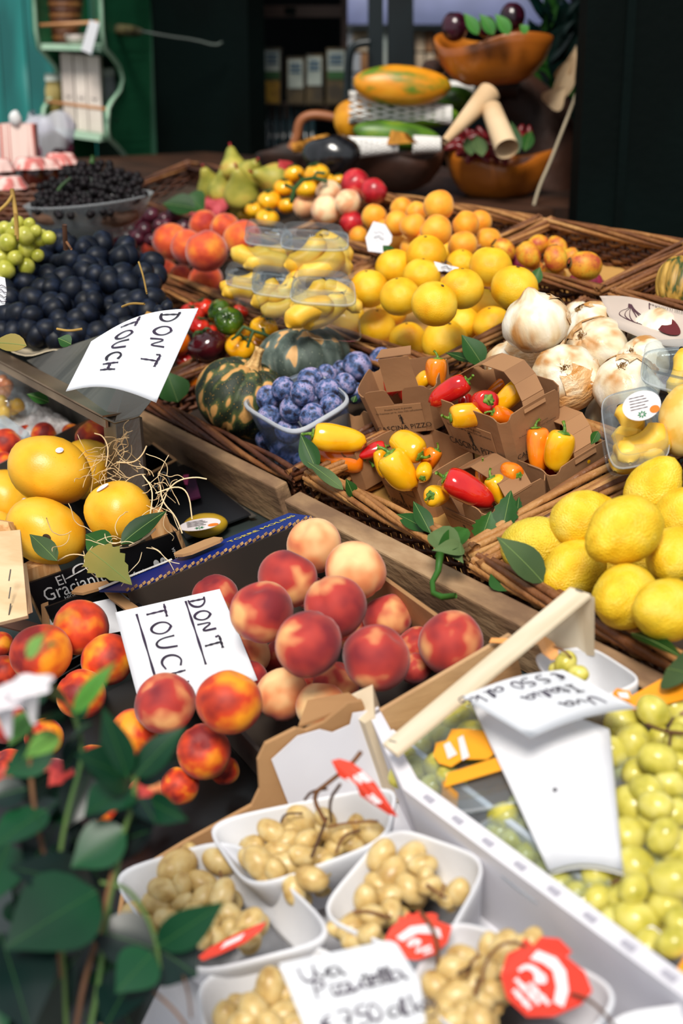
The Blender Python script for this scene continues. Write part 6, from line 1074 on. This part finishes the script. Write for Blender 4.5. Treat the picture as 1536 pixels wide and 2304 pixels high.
# ---------------------------------------------------------------- background: carved wooden bowls, papayas
m_bw=mat('carved_wood_bowl','8a4814','b8691f','d8923c',scale=3.2,rough=.3,pos=(.3,.52,.78),spec=.5,coat=.3,stretch=(1,1,3),detail=5); m_bwd=mat('dark_root_wood','1e0f08','3d2012','5c3420',scale=4,rough=.6,pos=(.35,.55,.8),bump=.5,bscale=8,detail=6)
def bowl(cx,cy,D,wpx,hpx,label,m,k=1,tilt=0,dp=.75,lip=.06):
    r=ray(cx,cy); P=CAM+r*(D/(r@FH)); s=D/FPX*1.0; R_=wpx/2*s*(1/.98); Hh=hpx*s; t=thing('carved_bowl',P-ZU*Hh,label,'bowl'); n=44
    prof=[(.0,-1.0),(.45,-.97),(.7,-.8),(.88,-.5),(.97,-.2),(1,.0),(.97,.03),(.90,.0),(.84,-.2),(.74,-.5),(.5,-.75),(0,-.82)]; G=np.zeros((len(prof),n,3))
    for i,(q,h) in enumerate(prof):
        for j in range(n):
            a=2*math.pi*j/n; wob=1+.06*math.sin(3*a+k)+.04*math.sin(5*a+2*k); rim=(lip*math.sin(2*a+k)+.05*math.sin(3*a+2*k))*(1 if h>-.3 else (1+h)) ; G[i,j]=P+RT*R_*q*math.cos(a)*wob+FH*R_*dp*q*math.sin(a)*wob+ZU*(Hh*(h+rim*1.6)+tilt*R_*q*math.cos(a))
    part('bowl_body',grid(G,cv=True,caps=True),m,t,True); return t,P,R_,Hh
D1=3.75
bowl(1115,352,D1,232,92,'lower right carved orange wood bowl with dried chillies',m_bw,1.2)
bowl(1110,88,D1,250,95,'upper carved orange wood bowl on the root stand',m_bw,2.9,.05)
bowl(885,345,3.7,215,82,'dark carved bowl under the stack of papayas',m_bwd,.4,.02)
bowl(683,338,3.9,196,70,'shallow brown carved bowl at the left with a branch handle',m_bwd,4.4,.0)
def pts(L,D): return [PD(x,y,D) for x,y in L]
t=thing('root_stand',PD(1190,400,3.95),'gnarled dark root wood stand behind the carved bowls','stand')
part('trunk',tube(smooth_pl(pts([(1225,440),(1235,340),(1200,260),(1155,215),(1130,190),(1125,150)],3.98),2),np.linspace(.11,.05,24),12),m_bwd,t,True)
part('side_knot',tube(smooth_pl(pts([(1190,250),(1240,230),(1255,260)],4.0),2),.045,9),m_bwd,t,True); part('root_arm',tube(smooth_pl(pts([(1100,215),(1120,190),(1165,195)],3.9),1),.035,9),m_bwd,t,True)
t=thing('branch',PD(680,320,3.95),'smooth bent branch rising from the left carved bowl','branch'); part('branch_wood',tube(smooth_pl(pts([(655,335),(668,310),(672,275),(690,260),(720,258),(765,268)],3.95),2),.013,9),mat('bare_branch','6b3a20','935832',scale=5,rough=.5),t,True)
# papayas
m_pap=mat('papaya_skin','5a7a18','d98a14','e0a02a',scale=1.4,rough=.4,pos=(.36,.52,.75),detail=3); m_papg=mat('papaya_green','2c4a14','4f7a1e','8a9a2c',scale=1.2,rough=.4,pos=(.35,.55,.8)); m_papy=mat('papaya_yellow','c98312','e09a1c',scale=1.2,rough=.4)
def papaya(x,y,L,w_,D,dr,m,lab):
    P=PD(x,y,D); s=L/2*D/FPX; return link('papaya',mesh('papaya_body',f_pear(x*.01),m) if False else mesh('papaya_body',f_egg(x*.01,1,.07,1,20,22),m),Matrix.Translation(Vector(P))@orient(cdir(*dr))@Matrix.Diagonal((w_/2*D/FPX,w_/2*D/FPX,s,1)),None,lab,'papaya','stacked papayas')
papaya(902,193,215,86,3.7,(-1,-.02,.15),m_pap,'orange and green papaya on top of the stack'); papaya(890,305,190,62,3.68,(-1,.05,.2),m_papg,'green papaya at the bottom showing its cut end'); papaya(800,272,100,92,3.8,(-.8,.3,.4),m_papy,'yellow papaya at the left in a foam net'); papaya(930,255,200,60,3.75,(1,-.1,0),m_papg,'green papaya in the white net, middle of the stack'); papaya(1020,225,90,60,3.95,(1,0,0),m_papg,'dark green papaya behind the stack at the right'); papaya(975,150,50,30,3.85,(1,-.1,.2),m_bwd,'small reddish brown fruit beside the top papaya')
# foam nets
m_net=mat('foam_net','d8d6d2','e9e7e4',scale=10,rough=.7)
def net(x,y,L,w_,D,label,taper=.7,slant=0):
    t=thing('foam_net',PD(x,y,D),label,'net','white foam fruit nets'); n=14
    for k in range(n):
        for s_ in (1,-1):
            P=[]
            for i in range(13):
                u=i/12; a=2*math.pi*k/n+s_*u*2.2; rr_=w_/2*(1-(1-taper)*u)*D/FPX; P.append(PD(x-L/2+L*u,y+slant*(u-.5),D)+UP*rr_*math.cos(a)-FW*rr_*math.sin(a))
            part('net_strand',tube(P,.0035,4),m_net,t,True)
net(900,250,230,64,3.74,'white foam net around the middle papaya',.55,18); net(835,330,120,44,3.6,'white foam net end hanging over the dark bowl',.6,-6); net(960,325,60,34,3.62,'frayed white foam net end at the right of the bowl',.8)
net(1035,200,60,30,3.98,'white foam net bit behind the papaya stack',.8)
m_or2=mat('orange_tissue','b87a24','cf9236',scale=5,rough=.8,bump=.2)
solo('orange_tissue',Sheet(*pts([(655,322),(735,300),(790,335),(660,345)],3.78),bulge=lambda u,v:.01*math.sin(7*u+3*v)).mesh(6,4,.002),m_or2,'orange tissue paper in the left carved bowl','paper'); solo('orange_tissue',Sheet(*pts([(880,292),(915,300),(940,322),(870,325)],3.58),bulge=lambda u,v:.01*math.sin(7*u)).mesh(5,4,.002),m_or2,'orange tissue paper peeking out under the green papaya','paper')
# paper cones and chillies
m_cone=mat('cream_paper_cone','c9a67c','dcc09a',scale=4,rough=.8)
def cone(p0,p1,r0,r1,D,label):
    a=PD(*p0,D);b=PD(*p1,D-.12); return solo('paper_cone',tube([a,a*.5+b*.5,b],[r0*D/FPX,(r0+r1)/2*D/FPX,r1*D/FPX],16,caps=False),m_cone,label,'paper cone','cream paper cones',True)
cone((1100,210),(1000,318),26,8,3.62,'long cream paper cone pointing down to the left'); cone((1105,245),(1140,335),22,26,3.58,'cream paper cone standing in the chillies'); 
m_chi=mat('dried_chilli','4a0c12','7a141c',scale=2,rough=.35); g=random.Random(9); CH=mesh('chilli_body',xf(f_egg(1,2.6,.12,1,10,8),Matrix.Identity(4)),m_chi); items=[]
for i in range(46):
    x=g.uniform(1012,1190); y=g.uniform(300,352); items.append((x,y))
cl=rank_labels(items,9,'dark red dried chilli','the lower carved bowl')
for i,(x,y) in enumerate(items): link('dried_chilli',CH,place(PD(x,y,3.62+.15*(352-y)/52),.0105,orient(cdir(g.uniform(-1,1),g.uniform(-.6,1),.2))),None,cl[i],'chilli','dried chillies in the carved bowl')
for i,(x0,y0,x1,y1,w_) in enumerate([(1085,352,1070,300,.035),(1060,350,1050,305,.03),(1165,345,1150,270,.03),(1180,340,1195,290,.03)]): leaf(PD(x0,y0,3.55),PD(x1,y1,3.6),w_,['pale green leaf in the middle of the chillies','green leaf left of the pale one in the chillies','dark leaf right of the paper cone','dark leaf at the right end of the chillies'][i],m_leaf if i>1 else m_leaf2)
for i,(x0,y0,x1,y1,w_) in enumerate([(1075,78,1045,28,.032),(1110,78,1080,30,.034),(1145,78,1115,30,.034),(1185,75,1170,55,.025)]): leaf(PD(x0,y0,3.6),PD(x1,y1,3.6),w_,'bright green leaf, '+['first','second','third','last small one'][i]+' from left in the upper bowl',mat('bright_leaf','2f6a2c','4c8a3c',scale=4,rough=.4))
m_pp3=mat('purple_fruit','1c0710','3a0e20',scale=1,rough=.2,spec=.6)
for x,y,d,lab in ((1022,60,56,'dark purple plum at the left of the upper bowl'),(1152,38,54,'maroon plum behind the leaves of the upper bowl'),(1095,60,40,'dark plum deep among the leaves of the upper bowl')):
    o=link('plum',mesh('plum_body',f_plum(x),m_pp3),place(PD(x,y,3.7),d/2*3.8/FPX,orient(cdir(0,1,.2))),None,lab,'plum','dark plums in the upper bowl')
# dark spiky foliage behind, cable, dried stuff
t=thing('pineapple_crown',PD(1255,330,4.1),'dark spiky foliage behind the carved bowls at the right','foliage'); g=random.Random(4)
for i in range(60):
    x=g.uniform(1215,1310); y=g.uniform(20,330); a=g.uniform(-.9,.9); L=g.uniform(50,110); part('spiky_leaf',leaf_mesh(PD(x,y,4.1),PD(x+L*math.sin(a),y-L*math.cos(a),4.05),.03,-FW,.3,.2,5)[0],m_leaf if i%6==0 else m_shd,t,True)
t=thing('dried_bouquet',PD(1265,190,3.9),'dried tan leaves and paper hanging beside the dark column','dried flowers')
for x0,y0,x1,y1,w_ in [(1245,230,1300,110,.05),(1250,180,1290,130,.035),(1300,200,1305,120,.04),(1230,235,1270,200,.06)]: part('dried_leaf',leaf_mesh(PD(x0,y0,3.85),PD(x1,y1,3.8),w_,-FW+RT*.3,.5,.3)[0],m_cone,t,True)
solo('cable',tube(smooth_pl(pts([(1308,170),(1290,230),(1262,300),(1235,370),(1212,420),(1196,478)],3.55),2),.0042,6),mat('cream_cable','a89a80','b8aa90',scale=9,rough=.6),'cream cable hanging down in front of the bench','cable',smooth=True)
# chard and odd leaves at the back
t=thing('red_chard',Pc(460,470,.06),'bunch of crinkled red leaves behind the peaches','chard'); m_ch=mat('red_chard','7a1420','a8303a','c4525a',scale=9,rough=.6,bump=.4,bscale=12)
for x0,y0,x1,y1,w_ in [(500,480,415,470,.07),(505,470,450,435,.08),(490,490,440,455,.06),(500,480,478,440,.06)]: part('red_leaf',leaf_mesh(Pc(x0,y0,.07),Pc(x1,y1,.1),w_,-FW+UP,.3,.3)[0],m_ch,t,True)
link('black_package',mesh('dark_pack',f_egg(3,1.4,.15),mat('black_pack','0c0c0e','1a1a1e',scale=3,rough=.2,coat=.5)),place(PD(745,352,3.55),.05,orient(cdir(1,.1,.1))),None,'shiny black package behind the yellow tomatoes','package')
solo('red_petal',leaf_mesh(PD(650,392,3.5),PD(628,360,3.5),.04,-FW,.4,.3)[0],mat('red_leafy','a8262a',rough=.5),'pointed red leaf left of the yellow tomatoes','leaf')
# ---------------------------------------------------------------- interior shelf with packets
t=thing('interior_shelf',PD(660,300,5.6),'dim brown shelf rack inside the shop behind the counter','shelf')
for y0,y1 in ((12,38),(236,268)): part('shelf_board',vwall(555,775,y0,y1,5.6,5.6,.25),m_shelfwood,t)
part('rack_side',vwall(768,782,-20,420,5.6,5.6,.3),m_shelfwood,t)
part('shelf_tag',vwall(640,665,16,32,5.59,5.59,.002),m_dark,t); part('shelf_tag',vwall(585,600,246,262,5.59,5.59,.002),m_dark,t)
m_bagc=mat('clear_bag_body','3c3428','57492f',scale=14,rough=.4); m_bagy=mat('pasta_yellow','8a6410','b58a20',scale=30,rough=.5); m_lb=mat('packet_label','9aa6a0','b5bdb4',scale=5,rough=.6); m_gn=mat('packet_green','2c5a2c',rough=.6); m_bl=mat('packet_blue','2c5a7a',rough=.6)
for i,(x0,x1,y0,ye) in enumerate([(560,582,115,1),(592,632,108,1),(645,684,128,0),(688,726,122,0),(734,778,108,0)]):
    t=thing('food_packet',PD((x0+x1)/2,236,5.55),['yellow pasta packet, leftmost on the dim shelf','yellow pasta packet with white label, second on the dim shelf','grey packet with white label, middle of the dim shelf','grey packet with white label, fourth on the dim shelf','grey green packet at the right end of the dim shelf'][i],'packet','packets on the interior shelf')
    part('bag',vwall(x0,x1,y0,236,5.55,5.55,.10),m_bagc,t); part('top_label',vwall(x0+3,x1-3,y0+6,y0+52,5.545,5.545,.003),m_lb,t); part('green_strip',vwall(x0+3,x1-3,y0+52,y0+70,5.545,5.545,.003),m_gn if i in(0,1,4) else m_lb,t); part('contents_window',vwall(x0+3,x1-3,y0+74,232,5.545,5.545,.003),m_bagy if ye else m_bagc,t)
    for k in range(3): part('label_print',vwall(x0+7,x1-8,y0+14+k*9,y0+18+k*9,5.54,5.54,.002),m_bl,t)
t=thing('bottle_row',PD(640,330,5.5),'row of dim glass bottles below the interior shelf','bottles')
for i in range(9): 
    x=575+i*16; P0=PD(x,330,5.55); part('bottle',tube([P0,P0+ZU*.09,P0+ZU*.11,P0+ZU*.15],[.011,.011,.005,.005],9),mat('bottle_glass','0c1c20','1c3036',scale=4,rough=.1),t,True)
# glazing posts and lit display case
m_post=mat('post_teal_black','050f12','0a181c',scale=4,rough=.4)
t=thing('door_frame',PD(870,300,4.9),'dark teal posts of the glazed door behind the papayas','door frame')
for x0,x1,D in ((828,862,4.9),(872,930,4.88)): part('post',vwall(x0,x1,-60,420,D,D,.08),m_post,t)
part('door_handle',tube(smooth_pl(pts([(832,95),(800,98),(784,120),(782,200),(786,300)],4.85),2),.014,8),m_post,t,True)
t=thing('display_case',PD(1050,300,6.2),'lit refrigerated display case deep inside the shop','display case')
m_fr=mat('case_blue_grey','5a6488','6c76a0',scale=3,rough=.4); part('back_panel',vwall(776,1330,-60,330,6.4,6.4,.02),mat('case_dark','14181c',rough=.5),t); part('top_rail',vwall(776,1330,-60,55,6.0,6.0,.04),m_fr,t); part('shelf_glass',vwall(776,1330,58,66,6.05,6.05,.3),m_lb,t); part('lower_panel',vwall(776,1330,215,330,6.0,6.0,.05),m_post,t); part('bright_gap',vwall(862,872,-20,230,6.1,6.1,.01),m_lb,t)
g=random.Random(2); k=0
for x in list(range(936,1000,22))+list(range(775,826,18)):
    for y in ((72,118),(120,165),(168,212)):
        part('packaged_food',vwall(x,x+18,y[0],y[1]-3,6.15,6.15,.12),[mat('food_cream','b9a184','d0bca0',scale=9,rough=.5),mat('food_brown','8a5a34','a8764a',scale=9,rough=.5),mat('food_pale','a8b0b8','c4cad0',scale=9,rough=.5)][g.randrange(3)],t)
L_=bpy.data.lights.new('case_lamp','AREA'); L_.energy=3; L_.size=1.2; L_.size_y=.1; L_.shape='RECTANGLE'; L_.color=(1,.95,.9); lo=bpy.data.objects.new('case_lamp',L_); COL.objects.link(lo); pl_=PD(930,-40,5.7); lo.matrix_world=Matrix.Translation(Vector(pl_))@orient(-(nrm(PD(930,140,6.1)-pl_)),RT)
# ---------------------------------------------------------------- green cabinet, shelf unit
def prof_panel(front,back,D0,Dk,th,off=A3([0,0,0])):
    fx=[PD(x,y,D0+(x-235)/110*Dk) for x,y in front]+[PD(x,y,D0+(x-235)/110*Dk) for x,y in back]; P=A3(fx)+off; n=nrm(np.cross(P[-1]-P[0],P[len(front)-1]-P[0])); n=n if n@RT>0 else -n; nf=len(front); F0=P[:nf]; b0,b1=P[nf+1],P[nf]; ys=[f[1] for f in front]; Bk=[b0+(b1-b0)*(y-ys[0])/(ys[-1]-ys[0]) for y in ys]; return join(*[prism([F0[i],F0[i+1],Bk[i+1],Bk[i]],-n*th) for i in range(nf-1)])
fr=[(226,-40),(228,20),(230,70),(236,108),(252,128),(268,150),(276,178),(270,205),(252,228),(243,245),(241,290),(246,312),(262,328),(282,350),(291,385),(296,430),(300,490)]; bk=[(352,490),(336,-40)]
t=thing('shelf_unit',PD(240,470,4.9),'scalloped green painted shelf unit with rails at the upper left','shelf')
part('side_board',prof_panel(fr,bk,4.9,.42,.012),m_green,t)
offL=PD(88,150,4.9)-PD(235,150,4.9); part('side_board',prof_panel(fr[:-3],[(352,400),(336,-40)],4.9,.42,.012,offL),m_green,t)
part('front_edge',tube([PD(x,y,4.895+(x-235)/110*.42) for x,y in fr],.0075,5),m_mint,t,True); part('front_edge',tube([PD(x,y,4.895+(x-235)/110*.42)+offL for x,y in fr[:-3]],.0065,5),m_mint,t,True)
def shelf(yl,yr,name='shelf_board'):
    a=PD(84,yl,4.9);b=PD(226,yr,4.9); dp=PD(318,yr,5.27)-PD(226,yr,4.9); dp=dp-ZU*dp[2]; part(name,prism([a,b,b+dp,a+dp],-ZU*.018),m_mint,t)
shelf(98,102); shelf(286,306); 
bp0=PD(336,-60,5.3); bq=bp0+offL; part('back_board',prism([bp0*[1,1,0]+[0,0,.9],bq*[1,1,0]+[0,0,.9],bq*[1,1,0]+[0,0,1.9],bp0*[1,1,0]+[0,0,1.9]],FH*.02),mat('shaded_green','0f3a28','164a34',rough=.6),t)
m_dow=mat('wood_dowel','b07a4c','c9966a',scale=5,rough=.6); part('rail',tube([PD(90,57,4.88),PD(222,50,4.88)],.006,7),m_dow,t,True); part('rail',tube([PD(102,228,4.88),PD(238,246,4.88)],.006,7),m_dow,t,True)
for x,y in ((243,48),(252,245),(262,270)): part('screw_head',xf(f_egg(1,.6,0,1,6,8),Matrix.Translation(Vector(PD(x,y,4.94)))@Matrix.Scale(.006,4)),m_black,t,True)
m_wbox=mat('white_carton','c9bcb4','e0d4cb',scale=4,rough=.6)
for i,(x0,x1) in enumerate(((146,172),(175,200),(202,232))):
    b0_=PD(x0,300+(x0-146)*.1,4.98);b1_=PD(x1,300+(x1-146)*.1,4.98); t2=thing('carton',(b0_+b1_)/2,['left','middle','right'][i]+' tall white carton on the green shelf unit','carton','white cartons on the green shelf'); part('carton_body',prism([b0_,b1_,b1_+FH*.06,b0_+FH*.06],ZU*.26),m_wbox,t2); part('carton_mark',tube([b0_*.7+b1_*.3+ZU*.125-FH*.001,b0_*.5+b1_*.5+ZU*.118-FH*.001,b0_*.3+b1_*.7+ZU*.125-FH*.001],.0018,4),m_ink,t2)
def jar(P,r,h,label,mb,ml,cloth=None,cat='jar',name='jar',group=None):
    t=thing(name,P,label,cat,group); part('jar_body',tube([P,P+ZU*.004,P+ZU*h*.8,P+ZU*h*.9,P+ZU*h],[r*.9,r,r,r*.85,r*.8],16),mb,t,True)
    if cloth: 
        G=np.zeros((5,28,3))
        for i,(q,z) in enumerate([(.3,1.10),(.9,1.08),(1.05,1.0),(1.2,.85),(1.35,.74)]):
            for j in range(28): a=2*math.pi*j/28; rr_=r*q*(1+(.1*math.cos(7*a) if i>2 else 0)); G[i,j]=P+A3([rr_*math.cos(a),rr_*math.sin(a),h*z])
        part('cloth_cover',grid(G,cv=True,caps=False),ml,t,True)
    else: part('lid',tube([P+ZU*h*.98,P+ZU*h*1.12],[r*.9,r*.9],16),ml,t,True)
    return t
m_oil=mat('golden_jar','7a6a34','b5a468',scale=6,rough=.2,spec=.6); m_glassy=clear('jar_glass','e8f0e8',.3,.05)
jar(PD(124,290,5.0),.026,.16,'glass jar with yellow content left of the cartons',m_oil,m_lb); jar(PD(148,294,5.05),.018,.17,'slim jar behind the cartons',m_oil,m_lb); jar(PD(250,298,5.1),.028,.19,'clear wrapped jar right of the cartons',m_glassy,m_lb)
t=thing('wicker_cone',PD(150,95,5.0),'brown woven basket on the top green shelf','basket'); 
for i in range(12): 
    z=i/11; G_=[PD(148,96,5.02)+A3([(.035+.035*z)*math.cos(a),(.035+.035*z)*math.sin(a),.19*z]) for a in np.linspace(0,2*math.pi,17)]; part('weaver',tube(G_,.010,6),m_wick[0] if i%2 else m_wick[1],t,True)
t=thing('white_pot',PD(172,97,4.94),'small white bowl on the top green shelf','bowl'); part('bowl_body',xf(revolve(lambda th,ph:sph(th,ph,1,1,1,.8) if th>1.4 else sph(1.4+(1.4-th)*.4,ph,.92,1,1,.8),14,18),Matrix.Translation(Vector(PD(172,80,4.94)))@Matrix.Scale(.038,4)),m_wbox,t,True)
S=Sheet(PD(202,45,4.86),PD(224,52,4.86),PD(205,122,4.86),PD(182,112,4.86)); o=solo('hanging_tag',S.mesh(2,3,.001),m_card,'white tag hanging from the upper rail','tag')
o=thing('brush',PD(285,68,4.98),'round wooden brush with long wire hung on the green panel','brush'); part('brush_head',tube([PD(250,66,5.0),PD(265,66,4.99),PD(300,70,5.02),PD(318,72,5.05)],[.010,.018,.018,.010],10),mat('olive_bristle','2c2a14','4a4422',scale=20,rough=.8,bump=.5),o,True); part('wire',tube(smooth_pl(pts([(316,70),(380,82),(440,90),(485,103),(500,95)],5.0),1),.004,5),mat('grey_wire','3a4440','4f5a54',rough=.6),o,True)
# table with jars at the left, brown basket
t=thing('side_table',Pz(150,560,1.09),'wooden side table at the left with jars and the glass bowl','table'); part('table_top',prism([Pz(-160,560,1.12),Pz(250,540,1.12),Pz(345,468,1.12),Pz(300,400,1.12),Pz(-160,390,1.12)],-ZU*.02),m_shelfwood,t); part('apron',prism([Pz(-160,560,1.10),Pz(250,540,1.10),Pz(250,540,1.10)-ZU*.5,Pz(-160,560,1.10)-ZU*.5],FH*.02),m_dark,t)
m_pink=mat('pink_stripe_cloth','c9706a','e8c4bc',scale=9,rough=.8,stretch=(5,5,.3),pos=(.45,.52)); m_jam=mat('dark_jam_jar','3a1510','5a2518',scale=4,rough=.15,spec=.6); m_cel=clear('cellophane','efe9f6',.45,.08,.6,20); m_pbq=mat('purple_bouquet','2c0d1a','5a1c34','8a4a6a',scale=6,rough=.7,bump=.5)
for i,(x,y,D,r,h) in enumerate([(20,478,3.35,.035,.075),(72,430,3.6,.034,.075),(104,425,3.65,.033,.07),(140,418,3.7,.033,.075),(-5,440,3.5,.035,.08),(52,400,3.85,.033,.07)]):
    P=PD(x,y,D); P[2]=max(P[2],1.12); jar(P,r,h,['jam jar','jam jar','jam jar','jam jar','jam jar','jam jar'][i]+' with pink cloth cover, '+['nearest the green grape stalk','left of the row behind the black grapes','middle of the row behind the black grapes','right end of the row behind the black grapes','cut by the left photo edge','at the back below the striped bag'][i],m_jam,m_pink,cloth=1,group='jam jars with cloth covers')
t=thing('striped_bag',PD(40,370,3.75),'tall red and white striped paper bag at the left edge','bag'); P=PD(42,375,3.75); part('bag_body',prism([P-RT*.045,P+RT*.045,P+RT*.045+FH*.05,P-RT*.045+FH*.05],ZU*.105),mat('striped_paper','c25a50','ecd2c8',scale=2,rough=.7,stretch=(60,60,.3),pos=(.49,.51)),t); part('bag_knot',xf(f_egg(2,1.2,.2,1,9,10),Matrix.Translation(Vector(P+ZU*.12))@Matrix.Scale(.016,4)),m_wt,t,True)
for i,(x,y) in enumerate([(75,330),(118,320),(15,345)]):
    P=PD(x,y+10,4.0); t=thing('wrapped_bouquet',P-ZU*.03,['left','right','leftmost cut'][i]+' cellophane wrapped dark purple bouquet','bouquet','wrapped bouquets'); part('bouquet',xf(f_egg(i+1,.8,.25),Matrix.Translation(Vector(P))@Matrix.Scale(.052,4)),m_pbq,t,True)
    G=np.zeros((5,24,3))
    for a_ in range(5):
        for j in range(24): an=2*math.pi*j/24; q=[.04,.05,.056,.06,.05][a_]*(1+.18*math.cos(6*an+i)*(a_/4)); G[a_,j]=P+A3([q*math.cos(an),q*math.sin(an),[-.04,0,.03,.06,.085][a_]*(1+.15*math.sin(3*an))])
    part('cellophane',grid(G,cv=True),m_cel,t,True)
t=thing('woven_tray',PD(80,470,3.3),'brown woven tray holding jars behind the green grapes','basket'); c_=PD(75,455,3.3)
for i in range(7): part('weaver',tube([c_+RT*.105*math.cos(a)+FH*.08*math.sin(a)+ZU*(-.04+.011*i+.003*math.sin(20*a+i*3)) for a in np.linspace(0,2*math.pi,49)],.0058,5),m_wick[1],t,True)
